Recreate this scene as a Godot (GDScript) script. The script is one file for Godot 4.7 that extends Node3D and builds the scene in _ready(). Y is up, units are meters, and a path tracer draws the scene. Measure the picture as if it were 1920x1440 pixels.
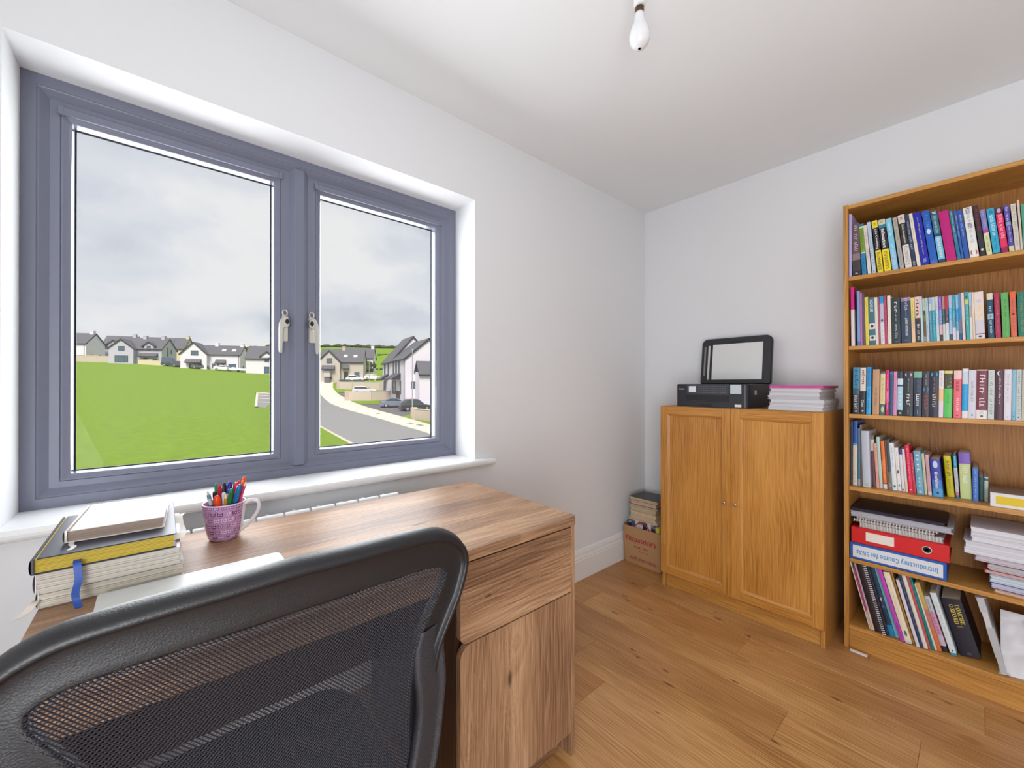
extends Node3D

# A small study with a window over a hillside estate. y up, metres; the window wall is x = 0, the back wall z = 0.

class MB:
	# collects triangles for one part; faces are given counter-clockwise seen from outside
	var v := PackedVector3Array()
	var n := PackedVector3Array()
	var uv := PackedVector2Array()
	var c := PackedColorArray()
	var ix := PackedInt32Array()
	var col := Color.WHITE
	var grain := 0
	var uvo := Vector2.ZERO
	var xf := Transform3D.IDENTITY
	var mir := false

	func at(t: Transform3D) -> MB:
		xf = t
		mir = t.basis.determinant() < 0.0
		return self

	func tint(k: Color) -> MB:
		col = k
		return self

	func put(p: Vector3, nn: Vector3, face: Vector3) -> int:
		var m := 0
		var a := face.abs()
		if a.y > a.x and a.y >= a.z: m = 1
		elif a.z > a.x and a.z > a.y: m = 2
		var t := Vector2.ZERO
		if m == grain: t = Vector2(p[(m + 1) % 3], p[(m + 2) % 3])
		else: t = Vector2(p[grain], p[3 - grain - m])
		v.append(xf * p)
		n.append((xf.basis * nn).normalized())
		uv.append(t + uvo)
		c.append(col)
		return v.size() - 1

	func tri(a: Vector3, b: Vector3, d: Vector3, out := Vector3.ZERO) -> void:
		var nn := (b - a).cross(d - a)
		if nn.length_squared() < 1e-20: return
		nn = nn.normalized()
		if out != Vector3.ZERO and nn.dot(out) < 0:
			var s := b
			b = d
			d = s
			nn = -nn
		var i := put(a, nn, nn)
		put(d, nn, nn)
		put(b, nn, nn)
		ix.append_array([i, i + 2, i + 1] if mir else [i, i + 1, i + 2])

	func quad(a: Vector3, b: Vector3, d: Vector3, e: Vector3, out := Vector3.ZERO) -> void:
		var nn := (d - a).cross(e - b)
		if nn.length_squared() < 1e-20: return
		nn = nn.normalized()
		if out != Vector3.ZERO and nn.dot(out) < 0:
			var s := b
			b = e
			e = s
			nn = -nn
		var i := put(a, nn, nn)
		put(e, nn, nn)
		put(d, nn, nn)
		put(b, nn, nn)
		ix.append_array([i, i + 2, i + 1, i, i + 3, i + 2] if mir else [i, i + 1, i + 2, i, i + 2, i + 3])

	func box(lo: Vector3, hi: Vector3, bev := 0.0) -> MB:
		var m := (lo + hi) / 2
		var h := (hi - lo) / 2
		bev = minf(bev, minf(h.x, minf(h.y, h.z)) * 0.98)
		for a in 3:
			var b := (a + 1) % 3
			var d := (a + 2) % 3
			for s in [-1.0, 1.0]:
				var q: Array[Vector3] = []
				for k in [[-1, -1], [1, -1], [1, 1], [-1, 1]]:
					var p := Vector3.ZERO
					p[a] = s * h[a]
					p[b] = k[0] * (h[b] - bev)
					p[d] = k[1] * (h[d] - bev)
					q.append(m + p)
				var o := Vector3.ZERO
				o[a] = s
				quad(q[0], q[1], q[2], q[3], o)
			if bev > 0.0:
				for s in [-1.0, 1.0]:
					for t in [-1.0, 1.0]:
						var q2: Array[Vector3] = []
						for k in [[-1, 0], [1, 0], [1, 1], [-1, 1]]:
							var p := Vector3.ZERO
							p[a] = k[0] * (h[a] - bev)
							p[b] = s * (h[b] - (0.0 if k[1] == 0 else bev))
							p[d] = t * (h[d] - (bev if k[1] == 0 else 0.0))
							q2.append(m + p)
						var o := Vector3.ZERO
						o[b] = s
						o[d] = t
						quad(q2[0], q2[1], q2[2], q2[3], o)
		if bev > 0.0:
			for s in [-1.0, 1.0]:
				for t in [-1.0, 1.0]:
					for w in [-1.0, 1.0]:
						var o := Vector3(s, t, w)
						tri(m + Vector3(s * h.x, t * (h.y - bev), w * (h.z - bev)), m + Vector3(s * (h.x - bev), t * h.y, w * (h.z - bev)), m + Vector3(s * (h.x - bev), t * (h.y - bev), w * h.z), o)
		return self

	# a smooth sheet through rows of points; normals face rows x columns (flip to turn them)
	func grid(P: Array, wi := false, wj := false, flip := false) -> MB:
		var ni := P.size()
		var nj: int = P[0].size()
		var base := v.size()
		for i in ni:
			for j in nj:
				var i0 := (i - 1 + ni) % ni if wi else maxi(i - 1, 0)
				var i1 := (i + 1) % ni if wi else mini(i + 1, ni - 1)
				var j0 := (j - 1 + nj) % nj if wj else maxi(j - 1, 0)
				var j1 := (j + 1) % nj if wj else mini(j + 1, nj - 1)
				var du: Vector3 = P[i1][j] - P[i0][j]
				var dv: Vector3 = P[i][j1] - P[i][j0]
				var nn := du.cross(dv)
				if nn.length_squared() < 1e-22:
					nn = Vector3.UP
				nn = nn.normalized() * (-1.0 if flip else 1.0)
				put(P[i][j], nn, nn)
		for i in (ni if wi else ni - 1):
			for j in (nj if wj else nj - 1):
				var a := base + i * nj + j
				var b := base + ((i + 1) % ni) * nj + j
				var d := base + ((i + 1) % ni) * nj + (j + 1) % nj
				var e := base + i * nj + (j + 1) % nj
				if flip != mir: ix.append_array([a, b, d, a, d, e])
				else: ix.append_array([a, d, b, a, e, d])
		return self

	# turned about y: profile of (radius, height) from the bottom up
	func lathe(prof: Array, sides := 24) -> MB:
		var rows: Array = []
		for p in prof:
			var r := PackedVector3Array()
			for k in sides:
				var a := TAU * k / sides
				r.append(Vector3(p[0] * cos(a), p[1], p[0] * sin(a)))
			rows.append(r)
		return grid(rows, false, true, false)

	# a round bar along points; radius may be a number or one per point
	func tube(pts: Array, rad, sides := 8, caps := true, closed := false) -> MB:
		var rows: Array = []
		var up := Vector3.UP
		var m := pts.size()
		for i in m:
			var p: Vector3 = pts[i]
			var q0: Vector3 = pts[(i - 1 + m) % m] if closed else pts[maxi(i - 1, 0)]
			var q1: Vector3 = pts[(i + 1) % m] if closed else pts[mini(i + 1, m - 1)]
			var t := (q1 - q0).normalized()
			if absf(t.dot(up)) > 0.95:
				up = Vector3.RIGHT if absf(t.x) < 0.9 else Vector3.FORWARD
			var s := t.cross(up).normalized()
			var w := s.cross(t)
			up = w
			var r: float = rad if rad is float else rad[i]
			var row := PackedVector3Array()
			for k in sides:
				var a := TAU * k / sides
				row.append(p + (s * cos(a) + w * sin(a)) * r)
			rows.append(row)
		grid(rows, closed, true, false)
		if caps and not closed:
			for e in [0, m - 1]:
				var o: Vector3 = (pts[0] - pts[1]) if e == 0 else (pts[m - 1] - pts[m - 2])
				for k in range(1, sides - 1):
					tri(rows[e][0], rows[e][k], rows[e][k + 1], o)
		return self

	# a flat outline in x, y pulled from z0 to z1, its front edges chamfered by bev
	func prism(pts: PackedVector2Array, z0: float, z1: float, bev := 0.0) -> MB:
		var inner := pts
		if bev > 0.0:
			var q := Geometry2D.offset_polygon(pts, -bev, Geometry2D.JOIN_MITER)
			if q.size() == 1 and q[0].size() == pts.size():
				var best := 0
				for k in q[0].size():
					if q[0][k].distance_squared_to(pts[0]) < q[0][best].distance_squared_to(pts[0]): best = k
				inner = PackedVector2Array()
				for k in q[0].size(): inner.append(q[0][(best + k) % q[0].size()])
				if inner[1].distance_to(pts[1]) > inner[inner.size() - 1].distance_to(pts[1]):
					var back := PackedVector2Array([inner[0]])
					for k in range(inner.size() - 1, 0, -1): back.append(inner[k])
					inner = back
			else:
				bev = 0.0
		var area := 0.0
		for k in pts.size(): area += pts[k].cross(pts[(k + 1) % pts.size()])
		var sg := 1.0 if area > 0 else -1.0
		var T := Geometry2D.triangulate_polygon(inner)
		for k in range(0, T.size(), 3):
			tri(Vector3(inner[T[k]].x, inner[T[k]].y, z1), Vector3(inner[T[k + 1]].x, inner[T[k + 1]].y, z1), Vector3(inner[T[k + 2]].x, inner[T[k + 2]].y, z1), Vector3(0, 0, z1 - z0))
		T = Geometry2D.triangulate_polygon(pts)
		for k in range(0, T.size(), 3):
			tri(Vector3(pts[T[k]].x, pts[T[k]].y, z0), Vector3(pts[T[k + 1]].x, pts[T[k + 1]].y, z0), Vector3(pts[T[k + 2]].x, pts[T[k + 2]].y, z0), Vector3(0, 0, z0 - z1))
		var zb := z1 - bev * signf(z1 - z0)
		for k in pts.size():
			var a := pts[k]
			var b := pts[(k + 1) % pts.size()]
			var o := Vector3((b - a).y, -(b - a).x, 0) * sg
			quad(Vector3(a.x, a.y, z0), Vector3(b.x, b.y, z0), Vector3(b.x, b.y, zb), Vector3(a.x, a.y, zb), o)
			if bev > 0.0:
				var a2 := inner[k]
				var b2 := inner[(k + 1) % pts.size()]
				quad(Vector3(a.x, a.y, zb), Vector3(b.x, b.y, zb), Vector3(b2.x, b2.y, z1), Vector3(a2.x, a2.y, z1), o.normalized() + Vector3(0, 0, signf(z1 - z0)))
		return self

	func mesh() -> ArrayMesh:
		var a := []
		a.resize(Mesh.ARRAY_MAX)
		a[Mesh.ARRAY_VERTEX] = v
		a[Mesh.ARRAY_NORMAL] = n
		a[Mesh.ARRAY_TEX_UV] = uv
		a[Mesh.ARRAY_COLOR] = c
		a[Mesh.ARRAY_INDEX] = ix
		var m := ArrayMesh.new()
		m.add_surface_from_arrays(Mesh.PRIMITIVE_TRIANGLES, a)
		return m


var M := {}
var taken := {}
var rng := RandomNumberGenerator.new()


func numbered(called: String) -> String:
	var k: int = taken.get(called, 0)
	taken[called] = k + 1
	return called if k == 0 else "%s_%03d" % [called, k]


func thing(called: String, label: String, category: String, at := Vector3.ZERO, group := "") -> Node3D:
	var o := Node3D.new()
	o.name = numbered(called)
	add_child(o)
	o.position = at
	return tag(o, label, category, group)


func tag(o: Node3D, label: String, category: String, group := "") -> Node3D:
	o.set_meta("label", label)
	o.set_meta("category", category)
	if group: o.set_meta("group", group)
	return o


func obj(called: String, shape, m: Material, parent: Node = null) -> MeshInstance3D:
	var o := MeshInstance3D.new()
	o.mesh = shape.mesh() if shape is MB else shape
	o.material_override = m
	if parent == null:
		o.name = numbered(called)
		add_child(o)
	else:
		o.name = called
		parent.add_child(o, true)
	return o


func struct(called: String, shape, m: Material, parent: Node = null) -> MeshInstance3D:
	var o := obj(called, shape, m, parent)
	o.set_meta("kind", "structure")
	return o


func lin(r: float, g: float, b: float) -> Color:
	return Color(r / 255.0, g / 255.0, b / 255.0).srgb_to_linear()


func rgb(r: float, g: float, b: float) -> Color:
	return Color(r / 255.0, g / 255.0, b / 255.0)


func mat(k: Color, rough := 0.6, metal := 0.0) -> StandardMaterial3D:
	var m := StandardMaterial3D.new()
	m.albedo_color = k
	m.roughness = rough
	m.metallic = metal
	return m


func vmat(rough := 0.5) -> StandardMaterial3D:
	var m := mat(Color.WHITE, rough)
	m.vertex_color_use_as_albedo = true
	return m


# fills rows with four threads and joins them
func in_rows(rows: Array, line: Callable) -> PackedByteArray:
	var some := func(k: int) -> void:
		for y in range(k, rows.size(), 4): line.call(y)
	var all := []
	for k in 4:
		var t := Thread.new()
		t.start(some.bind(k))
		all.append(t)
	for t in all: t.wait_to_finish()
	var data := PackedByteArray()
	for q in rows: data.append_array(q)
	return data


# straight-grained boards: u runs along the grain. tones: dark to light; stave: how wide the joined strips are (0: none)
func wood(w: int, h: int, mw: float, mh: float, tones: Array, sd: int, ring := 28.0, streak := 0.5, stave := 0.0, knots := 0) -> ImageTexture:
	var na := FastNoiseLite.new()
	na.seed = sd
	na.noise_type = FastNoiseLite.TYPE_SIMPLEX_SMOOTH
	na.fractal_octaves = 3
	na.frequency = 1.0
	var nb := FastNoiseLite.new()
	nb.seed = sd + 9
	nb.noise_type = FastNoiseLite.TYPE_SIMPLEX
	nb.fractal_octaves = 2
	nb.frequency = 1.0
	var r := RandomNumberGenerator.new()
	r.seed = sd
	var kn := []
	for k in knots: kn.append(Vector3(r.randf() * mw, r.randf() * mh, r.randf_range(0.006, 0.016)))
	var g := Gradient.new()
	g.offsets = PackedFloat32Array([0.0, 0.35, 0.65, 1.0])
	g.colors = PackedColorArray(tones)
	var offs := []
	for k in 64: offs.append([r.randf() * 40.0, r.randf_range(-0.22, 0.22), r.randf_range(0.02, 0.2)])
	var rows := []
	rows.resize(h)
	var line := func(y: int) -> void:
		var px := PackedByteArray()
		px.resize(w * 3)
		var b := y * mh / h
		var s := 0
		if stave > 0.0: s = int(b / stave)
		var of: Array = offs[s % 64]
		for x in w:
			var a := x * mw / w
			var bb := b
			var kd := 0.0
			for q in kn:
				var dx: float = (a - q.x) / 3.2
				var dy: float = b - q.y
				var d2 := sqrt(dx * dx + dy * dy)
				if d2 < 0.09:
					bb += signf(dy) * q.z * exp(-d2 * 38.0) * 1.3
					kd = maxf(kd, clampf(1.25 - d2 / (q.z * 0.55), 0.0, 1.0))
			var wob := na.get_noise_3d(a * 1.3, bb * 5.0, of[0])
			var pith: float = bb - (of[2] if stave > 0.0 else mh * 0.5) - (s * stave) + wob * 0.035
			var rr := sqrt(pith * pith + 0.0016 + 0.004 * absf(na.get_noise_2d(a * 0.8 + of[0], 7.3)))
			var fr := fposmod(rr * ring * 9.0 + of[0], 1.0)
			var rings := smoothstep(0.0, 0.75, fr) * (1.0 - smoothstep(0.86, 1.0, fr))
			var st := nb.get_noise_2d(a * 5.0 + of[0], bb * 420.0) * 0.6 + nb.get_noise_2d(a * 2.0, bb * 130.0 + of[0]) * 0.5
			var t: float = 0.58 - rings * 0.26 * (1.0 - streak * 0.5) + st * streak * 0.5 + wob * 0.3 + (of[1] if stave > 0.0 else 0.0)
			var k := g.sample(clampf(t, 0.0, 1.0))
			if kd > 0.0: k = k.lerp(tones[0].darkened(0.35), kd * 0.8)
			px[x * 3] = clampi(int(k.r * 255.0 + 0.5), 0, 255)
			px[x * 3 + 1] = clampi(int(k.g * 255.0 + 0.5), 0, 255)
			px[x * 3 + 2] = clampi(int(k.b * 255.0 + 0.5), 0, 255)
		rows[y] = px
	var data := in_rows(rows, line)
	return ImageTexture.create_from_image(Image.create_from_data(w, h, false, Image.FORMAT_RGB8, data))


func wood_mat(t: Texture2D, mw: float, mh: float, rough: float) -> StandardMaterial3D:
	var m := mat(Color.WHITE, rough)
	m.albedo_texture = t
	m.uv1_scale = Vector3(1.0 / mw, 1.0 / mh, 1)
	return m


func noise_tex(freq: float, sd: int, octaves := 3, size := 256, as_normal := false, bump := 4.0) -> NoiseTexture2D:
	var nz := FastNoiseLite.new()
	nz.seed = sd
	nz.frequency = freq
	nz.fractal_octaves = octaves
	var t := NoiseTexture2D.new()
	t.noise = nz
	t.width = size
	t.height = size
	t.seamless = true
	t.as_normal_map = as_normal
	t.bump_strength = bump
	return t


func round_rect(x0: float, y0: float, x1: float, y1: float, r, seg := 5) -> PackedVector2Array:
	# corner radii: one number or [bottom-left, bottom-right, top-right, top-left]
	var rr: Array = r if r is Array else [r, r, r, r]
	var out := PackedVector2Array()
	var cs := [[x0, y0, 1, 1, PI], [x1, y0, -1, 1, PI * 1.5], [x1, y1, -1, -1, 0.0], [x0, y1, 1, -1, PI * 0.5]]
	for k in 4:
		var q: Array = cs[k]
		var rad: float = rr[k]
		if rad <= 0.0:
			out.append(Vector2(q[0], q[1]))
			continue
		for i in seg + 1:
			var a: float = q[4] + PI / 2 * i / seg
			out.append(Vector2(q[0] + q[2] * rad + cos(a) * rad, q[1] + q[3] * rad + sin(a) * rad))
	return out


# lettering fitted into a box w wide and h high, centred on the xy plane facing +z
func lettering(text: String, w: float, h: float, depth := 0.0004, font := "Droid Sans", bold := true) -> ArrayMesh:
	if text.begins_with("~"): return print_bars(int(text.substr(1)), w, h, depth)
	var tm := TextMesh.new()
	var f := SystemFont.new()
	f.font_names = PackedStringArray([font])
	if bold: f.font_weight = 700
	tm.font = f
	tm.text = text
	tm.font_size = 24
	tm.pixel_size = 0.01
	tm.depth = 0.01
	tm.curve_step = 2.0
	var a := tm.get_mesh_arrays()
	var vv: PackedVector3Array = a[Mesh.ARRAY_VERTEX]
	var lo := Vector3(1e9, 1e9, 1e9)
	var hi := -lo
	for p in vv:
		lo = lo.min(p)
		hi = hi.max(p)
	var sz := (hi - lo).max(Vector3(1e-6, 1e-6, 1e-6))
	var s := Vector3(w / sz.x, h / sz.y, depth / sz.z)
	for k in vv.size(): vv[k] = (vv[k] - (lo + hi) / 2) * s
	a[Mesh.ARRAY_VERTEX] = vv
	var m := ArrayMesh.new()
	m.add_surface_from_arrays(Mesh.PRIMITIVE_TRIANGLES, a)
	return m


# print too small to read: short strokes in word groups
func print_bars(words: int, w: float, h: float, depth: float) -> ArrayMesh:
	var b := MB.new()
	var r := RandomNumberGenerator.new()
	r.seed = words * 77 + int(w * 9000)
	var lens := []
	var total := 0.0
	for k in words:
		var l := r.randi_range(3, 7)
		lens.append(l)
		total += l + 1.2
	var u := w / (total - 1.2)
	var x := -w / 2
	for l in lens:
		for i in l:
			var up := h * (0.5 if r.randf() < 0.3 else 0.3)
			b.box(Vector3(x + u * 0.12, -h * 0.38, -depth / 2), Vector3(x + u * 0.42, up, depth / 2))
			if r.randf() < 0.75:
				var yy: float = [-h * 0.38, -h * 0.05, up - h * 0.16][r.randi() % 3]
				b.box(Vector3(x + u * 0.42, yy, -depth / 2), Vector3(x + u * 0.85, yy + h * 0.16, depth / 2))
			x += u
		x += u * 1.2
	return b.mesh()


func facing(origin: Vector3, right: Vector3, up: Vector3) -> Transform3D:
	return Transform3D(Basis(right.normalized(), up.normalized(), right.cross(up).normalized()), origin)


func _ready() -> void:
	rng.seed = 4
	# camera
	var cam := Camera3D.new()
	cam.name = "camera"
	cam.fov = rad_to_deg(2.0 * atan(720.0 / 759.0))
	cam.near = 0.05
	cam.far = 2000.0
	add_child(cam)
	cam.position = Vector3(1.618, 1.192, 2.693)
	cam.rotation = Vector3(atan(2.0 / 759.0), deg_to_rad(49.2), 0)
	cam.current = true
	# sky, exposure
	var env := Environment.new()
	env.background_mode = Environment.BG_SKY
	env.tonemap_mode = Environment.TONE_MAPPER_LINEAR
	env.tonemap_exposure = 1.0
	env.sdfgi_enabled = true
	env.ssao_enabled = true
	env.ssil_enabled = true
	var sky := Sky.new()
	sky.sky_material = cloud_sky()
	env.sky = sky
	env.background_energy_multiplier = 1.0
	var we := WorldEnvironment.new()
	we.name = "world_environment"
	we.environment = env
	add_child(we)
	# sun behind thin cloud, high behind the house: it lights the hillside and never reaches in through the window
	var sun := DirectionalLight3D.new()
	sun.name = "sun"
	sun.light_energy = 1.35
	sun.light_angular_distance = 24.0
	sun.light_color = Color(1.0, 0.98, 0.94)
	sun.shadow_enabled = true
	sun.sky_mode = DirectionalLight3D.SKY_MODE_LIGHT_ONLY
	add_child(sun)
	sun.look_at_from_position(Vector3(40, 62, 30), Vector3.ZERO, Vector3.UP)
	# daylight at the window
	var day := AreaLight3D.new()
	day.name = "window_daylight"
	day.area_size = Vector2(1.9, 1.6)
	day.light_energy = 6.8
	day.light_color = Color(0.97, 0.985, 1.0)
	day.shadow_enabled = true
	add_child(day)
	day.look_at_from_position(Vector3(-0.75, 1.55, 2.27), Vector3(2.0, 1.35, 2.1), Vector3.UP)
	# soft light from the rest of the room behind the camera
	var soft := AreaLight3D.new()
	soft.name = "room_light"
	soft.area_size = Vector2(1.0, 1.4)
	soft.light_energy = 4.7
	soft.light_color = Color(0.975, 0.985, 1.0)
	soft.shadow_enabled = true
	add_child(soft)
	soft.look_at_from_position(Vector3(2.1, 1.05, 3.40), Vector3(1.2, 2.1, 0.9), Vector3.UP)
	materials()
	room()
	window()
	outside()
	bookcase()
	cabinet()
	desk()
	desk_things()
	chair()
	bag_corner()
	printer()
	shelf_things()


func cloud_sky() -> PanoramaSkyMaterial:
	# broken grey cloud over a brighter layer, thinning towards the horizon
	var w := 1024
	var h := 512
	var n1 := FastNoiseLite.new()
	n1.seed = 21
	n1.noise_type = FastNoiseLite.TYPE_SIMPLEX_SMOOTH
	n1.frequency = 1.15
	n1.fractal_octaves = 5
	n1.fractal_gain = 0.52
	n1.domain_warp_enabled = true
	n1.domain_warp_amplitude = 0.5
	n1.domain_warp_frequency = 0.6
	var n2 := FastNoiseLite.new()
	n2.seed = 5
	n2.noise_type = FastNoiseLite.TYPE_SIMPLEX_SMOOTH
	n2.frequency = 0.7
	n2.fractal_octaves = 4
	var dark := Color(0.36, 0.40, 0.47)
	var mid := Color(0.63, 0.67, 0.745)
	var light := Color(0.82, 0.825, 0.83)
	var horizon := Color(0.80, 0.81, 0.82)
	var rows := []
	rows.resize(h)
	var line := func(y: int) -> void:
		var px := PackedFloat32Array()
		px.resize(w * 3)
		var el := (0.5 - (y + 0.5) / h) * PI
		for x in w:
			var az := (x + 0.5) / w * TAU
			var k := Color(0.30, 0.31, 0.31)
			if el > -0.02:
				var d := 1.0 / (sin(maxf(el, 0.0)) + 0.3)
				var p := Vector2(sin(az), cos(az)) * d * cos(el)
				var q := n1.get_noise_2d(p.x * 0.9 + 3.0, p.y * 0.9)
				var r := n2.get_noise_2d(p.x * 0.8 + 7.0, p.y * 0.8 - 2.0)
				var t := 0.60 + q * 0.95 + r * 0.6
				k = dark.lerp(mid, clampf(t * 2.0, 0, 1)) if t < 0.5 else mid.lerp(light, clampf(t * 2.0 - 1.0, 0, 1))
				k = k.lerp(horizon, exp(-maxf(el, 0.0) * 9.0) * 0.8)
			px[x * 3] = k.r
			px[x * 3 + 1] = k.g
			px[x * 3 + 2] = k.b
		rows[y] = px.to_byte_array()
	var data := in_rows(rows, line)
	var im := Image.create_from_data(w, h, false, Image.FORMAT_RGBF, data)
	var m := PanoramaSkyMaterial.new()
	m.panorama = ImageTexture.create_from_image(im)
	return m


func materials() -> void:
	M.wall = mat(rgb(235, 236, 238), 0.9)
	M.wall.normal_enabled = true
	M.wall.normal_texture = noise_tex(0.03, 3, 4, 512, true, 1.2)
	M.wall.normal_scale = 0.12
	M.wall.uv1_triplanar = true
	M.wall.uv1_scale = Vector3(1.2, 1.2, 1.2)
	M.ceiling = mat(rgb(241, 243, 244), 0.95)
	M.trim = mat(rgb(240, 241, 241), 0.35)
	M.upvc = mat(rgb(120, 123, 141), 0.4)
	M.upvc.normal_enabled = true
	M.upvc.normal_texture = noise_tex(0.09, 8, 3, 256, true, 2.0)
	M.upvc.normal_scale = 0.15
	M.upvc.uv1_triplanar = true
	M.upvc.uv1_scale = Vector3(6, 6, 6)
	M.bead = mat(rgb(124, 128, 146), 0.16)
	M.bead.clearcoat_enabled = true
	M.bead.clearcoat = 0.8
	M.bead.clearcoat_roughness = 0.12
	M.gasket = mat(rgb(24, 25, 28), 0.6)
	M.glass = mat(Color(1, 1, 1, 0.02), 0.02)
	M.glass.transparency = BaseMaterial3D.TRANSPARENCY_ALPHA
	M.glass.metallic_specular = 0.12
	M.satin = mat(rgb(206, 203, 194), 0.32, 0.75)
	M.black_hole = mat(rgb(20, 20, 22), 0.7)
	M.white_plastic = mat(rgb(232, 232, 230), 0.35)
	var oak_tones := [rgb(150, 98, 42), rgb(188, 132, 62), rgb(205, 150, 78), rgb(220, 168, 96)]
	var oak := wood(1024, 512, 2.1, 0.85, oak_tones, 11, 9.0, 0.75)
	M.oak = wood_mat(oak, 2.1, 0.85, 0.42)
	M.oak_door = wood_mat(oak, 2.1, 0.85, 0.38)
	M.oak_door.albedo_color = rgb(255, 246, 232)
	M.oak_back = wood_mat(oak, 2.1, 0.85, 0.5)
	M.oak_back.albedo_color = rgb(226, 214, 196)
	var walnut_tones := [rgb(96, 68, 50), rgb(142, 106, 78), rgb(172, 134, 102), rgb(200, 164, 130)]
	var walnut := wood(1024, 512, 1.5, 0.72, walnut_tones, 31, 11.0, 0.8, 0.09, 5)
	M.walnut = wood_mat(walnut, 1.5, 0.72, 0.36)
	M.walnut_top = wood_mat(walnut, 1.5, 0.72, 0.46)
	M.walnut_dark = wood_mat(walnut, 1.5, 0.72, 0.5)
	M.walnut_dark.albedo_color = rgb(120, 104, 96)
	var floor_tones := [rgb(132, 92, 54), rgb(180, 132, 80), rgb(206, 160, 106), rgb(224, 184, 132)]
	var fl := wood(1792, 896, 2.8, 1.1, floor_tones, 52, 10.0, 0.7, 0.0, 34)
	for k in 3:
		var m := wood_mat(fl, 2.8, 1.1, 0.34)
		m.albedo_color = [rgb(255, 250, 244), rgb(244, 232, 220), rgb(236, 226, 220)][k]
		M["plank%d" % k] = m
	M.cover = vmat(0.42)
	M.matt = vmat(0.75)
	M.cover_gloss = vmat(0.2)
	M.pen = vmat(0.25)
	M.knob = mat(rgb(176, 160, 132), 0.3, 0.8)
	M.pages = mat(rgb(226, 218, 200), 0.85)
	M.print = vmat(0.6)


func room() -> void:
	var H := 2.457
	var W := 2.75
	var D := 3.5
	var t := 0.32
	# window wall with its opening
	var b := MB.new()
	b.box(Vector3(-t, -0.3, -t), Vector3(0, H + 0.2, 1.536))
	b.box(Vector3(-t, -0.3, 3.003), Vector3(0, H + 0.2, D + t))
	b.box(Vector3(-t, -0.3, 1.536), Vector3(0, 0.80, 3.003))
	b.box(Vector3(-t, 2.10, 1.536), Vector3(0, H + 0.2, 3.003))
	struct("wall_left", b, M.wall)
	struct("wall_back", MB.new().box(Vector3(0, -0.3, -t), Vector3(W, H + 0.2, 0)), M.wall)
	struct("wall_right", MB.new().box(Vector3(W, -0.3, -t), Vector3(W + t, H + 0.2, D + t)), M.wall)
	struct("wall_front", MB.new().box(Vector3(0, -0.3, D), Vector3(W, H + 0.2, D + t)), M.wall)
	struct("ceiling", MB.new().box(Vector3(0, H, 0), Vector3(W, H + 0.2, D)), M.ceiling)
	var fl := struct("floor", MB.new().box(Vector3(0, -0.3, 0), Vector3(W, -0.0125, D)), mat(rgb(40, 26, 16), 0.8))
	# laminate planks, each one its own piece
	var starts := {0: 0.0, 1: 0.328, 2: 0.904, 3: 0.188, 4: 1.155, 5: 0.44, 6: 0.628, 7: 0.05, 8: 0.82, 9: 0.31}
	for row in range(-1, 16):
		var z0 := 0.3805 + 0.1925 * (row - 1)
		var z1 := minf(z0 + 0.1925, D)
		z0 = maxf(z0, 0.0)
		if z1 - z0 < 0.01: continue
		var s: float = starts.get(row, fposmod(row * 0.47, 1.297))
		var x := s - 1.297
		while x < W:
			var a := maxf(x, 0.0)
			var e := minf(x + 1.297, W)
			if e - a > 0.004:
				var p := MB.new()
				p.grain = 0
				p.uvo = Vector2(rng.randf_range(0.0, 1.4) - a, rng.randf_range(0.0, 0.9) - z0)
				p.box(Vector3(a + 0.0003, -0.012, z0 + 0.0003), Vector3(e - 0.0003, 0, z1 - 0.0003), 0.0011)
				obj("plank", p, M["plank%d" % [0, 1, 0, 2, 1][rng.randi() % 5]], fl)
			x += 1.297
	# skirting: a plain board with a stepped, rounded top
	var prof := PackedVector2Array([Vector2(0, 0), Vector2(0.018, 0), Vector2(0.018, 0.118), Vector2(0.0165, 0.122), Vector2(0.0165, 0.132), Vector2(0.013, 0.142), Vector2(0.012, 0.158), Vector2(0.009, 0.170), Vector2(0.006, 0.178), Vector2(0, 0.180)])
	struct("baseboard_left", MB.new().at(facing(Vector3(0, 0, D), Vector3.RIGHT, Vector3.UP)).prism(prof, -D + 0.0, 0.0), M.trim)
	struct("baseboard_back", MB.new().at(facing(Vector3(0.018, 0, 0), Vector3(0, 0, 1), Vector3.UP)).prism(prof, 0.018 - W, 0.0), M.trim)
	# sill board: rounded nose, ends running past the reveal
	var nose := PackedVector2Array([Vector2(-0.20, 0.797), Vector2(0.030, 0.797), Vector2(0.037, 0.801), Vector2(0.041, 0.808), Vector2(0.042, 0.816), Vector2(0.040, 0.823), Vector2(0.035, 0.828), Vector2(0.028, 0.8295), Vector2(-0.20, 0.8295)])
	var sb := MB.new()
	sb.at(facing(Vector3.ZERO, Vector3.RIGHT, Vector3.UP)).prism(nose, 1.5362, 3.0028)
	sb.prism(PackedVector2Array([Vector2(0.0005, 0.797), Vector2(0.030, 0.797), Vector2(0.037, 0.801), Vector2(0.041, 0.808), Vector2(0.042, 0.816), Vector2(0.040, 0.823), Vector2(0.035, 0.828), Vector2(0.028, 0.8295), Vector2(0.0005, 0.8295)]), 1.438, 1.5362)
	sb.prism(PackedVector2Array([Vector2(0.0005, 0.797), Vector2(0.030, 0.797), Vector2(0.037, 0.801), Vector2(0.041, 0.808), Vector2(0.042, 0.816), Vector2(0.040, 0.823), Vector2(0.035, 0.828), Vector2(0.028, 0.8295), Vector2(0.0005, 0.8295)]), 3.0028, 3.10)
	struct("trim_1", sb, M.trim)
	# bare bulb in its holder, hanging from the ceiling
	var bp := Vector3(0.957, H, 1.622)
	var L := thing("ceiling_bulb", "bare pearl light bulb hanging from a white holder under the ceiling", "light bulb", bp)
	bulb(L)


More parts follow.
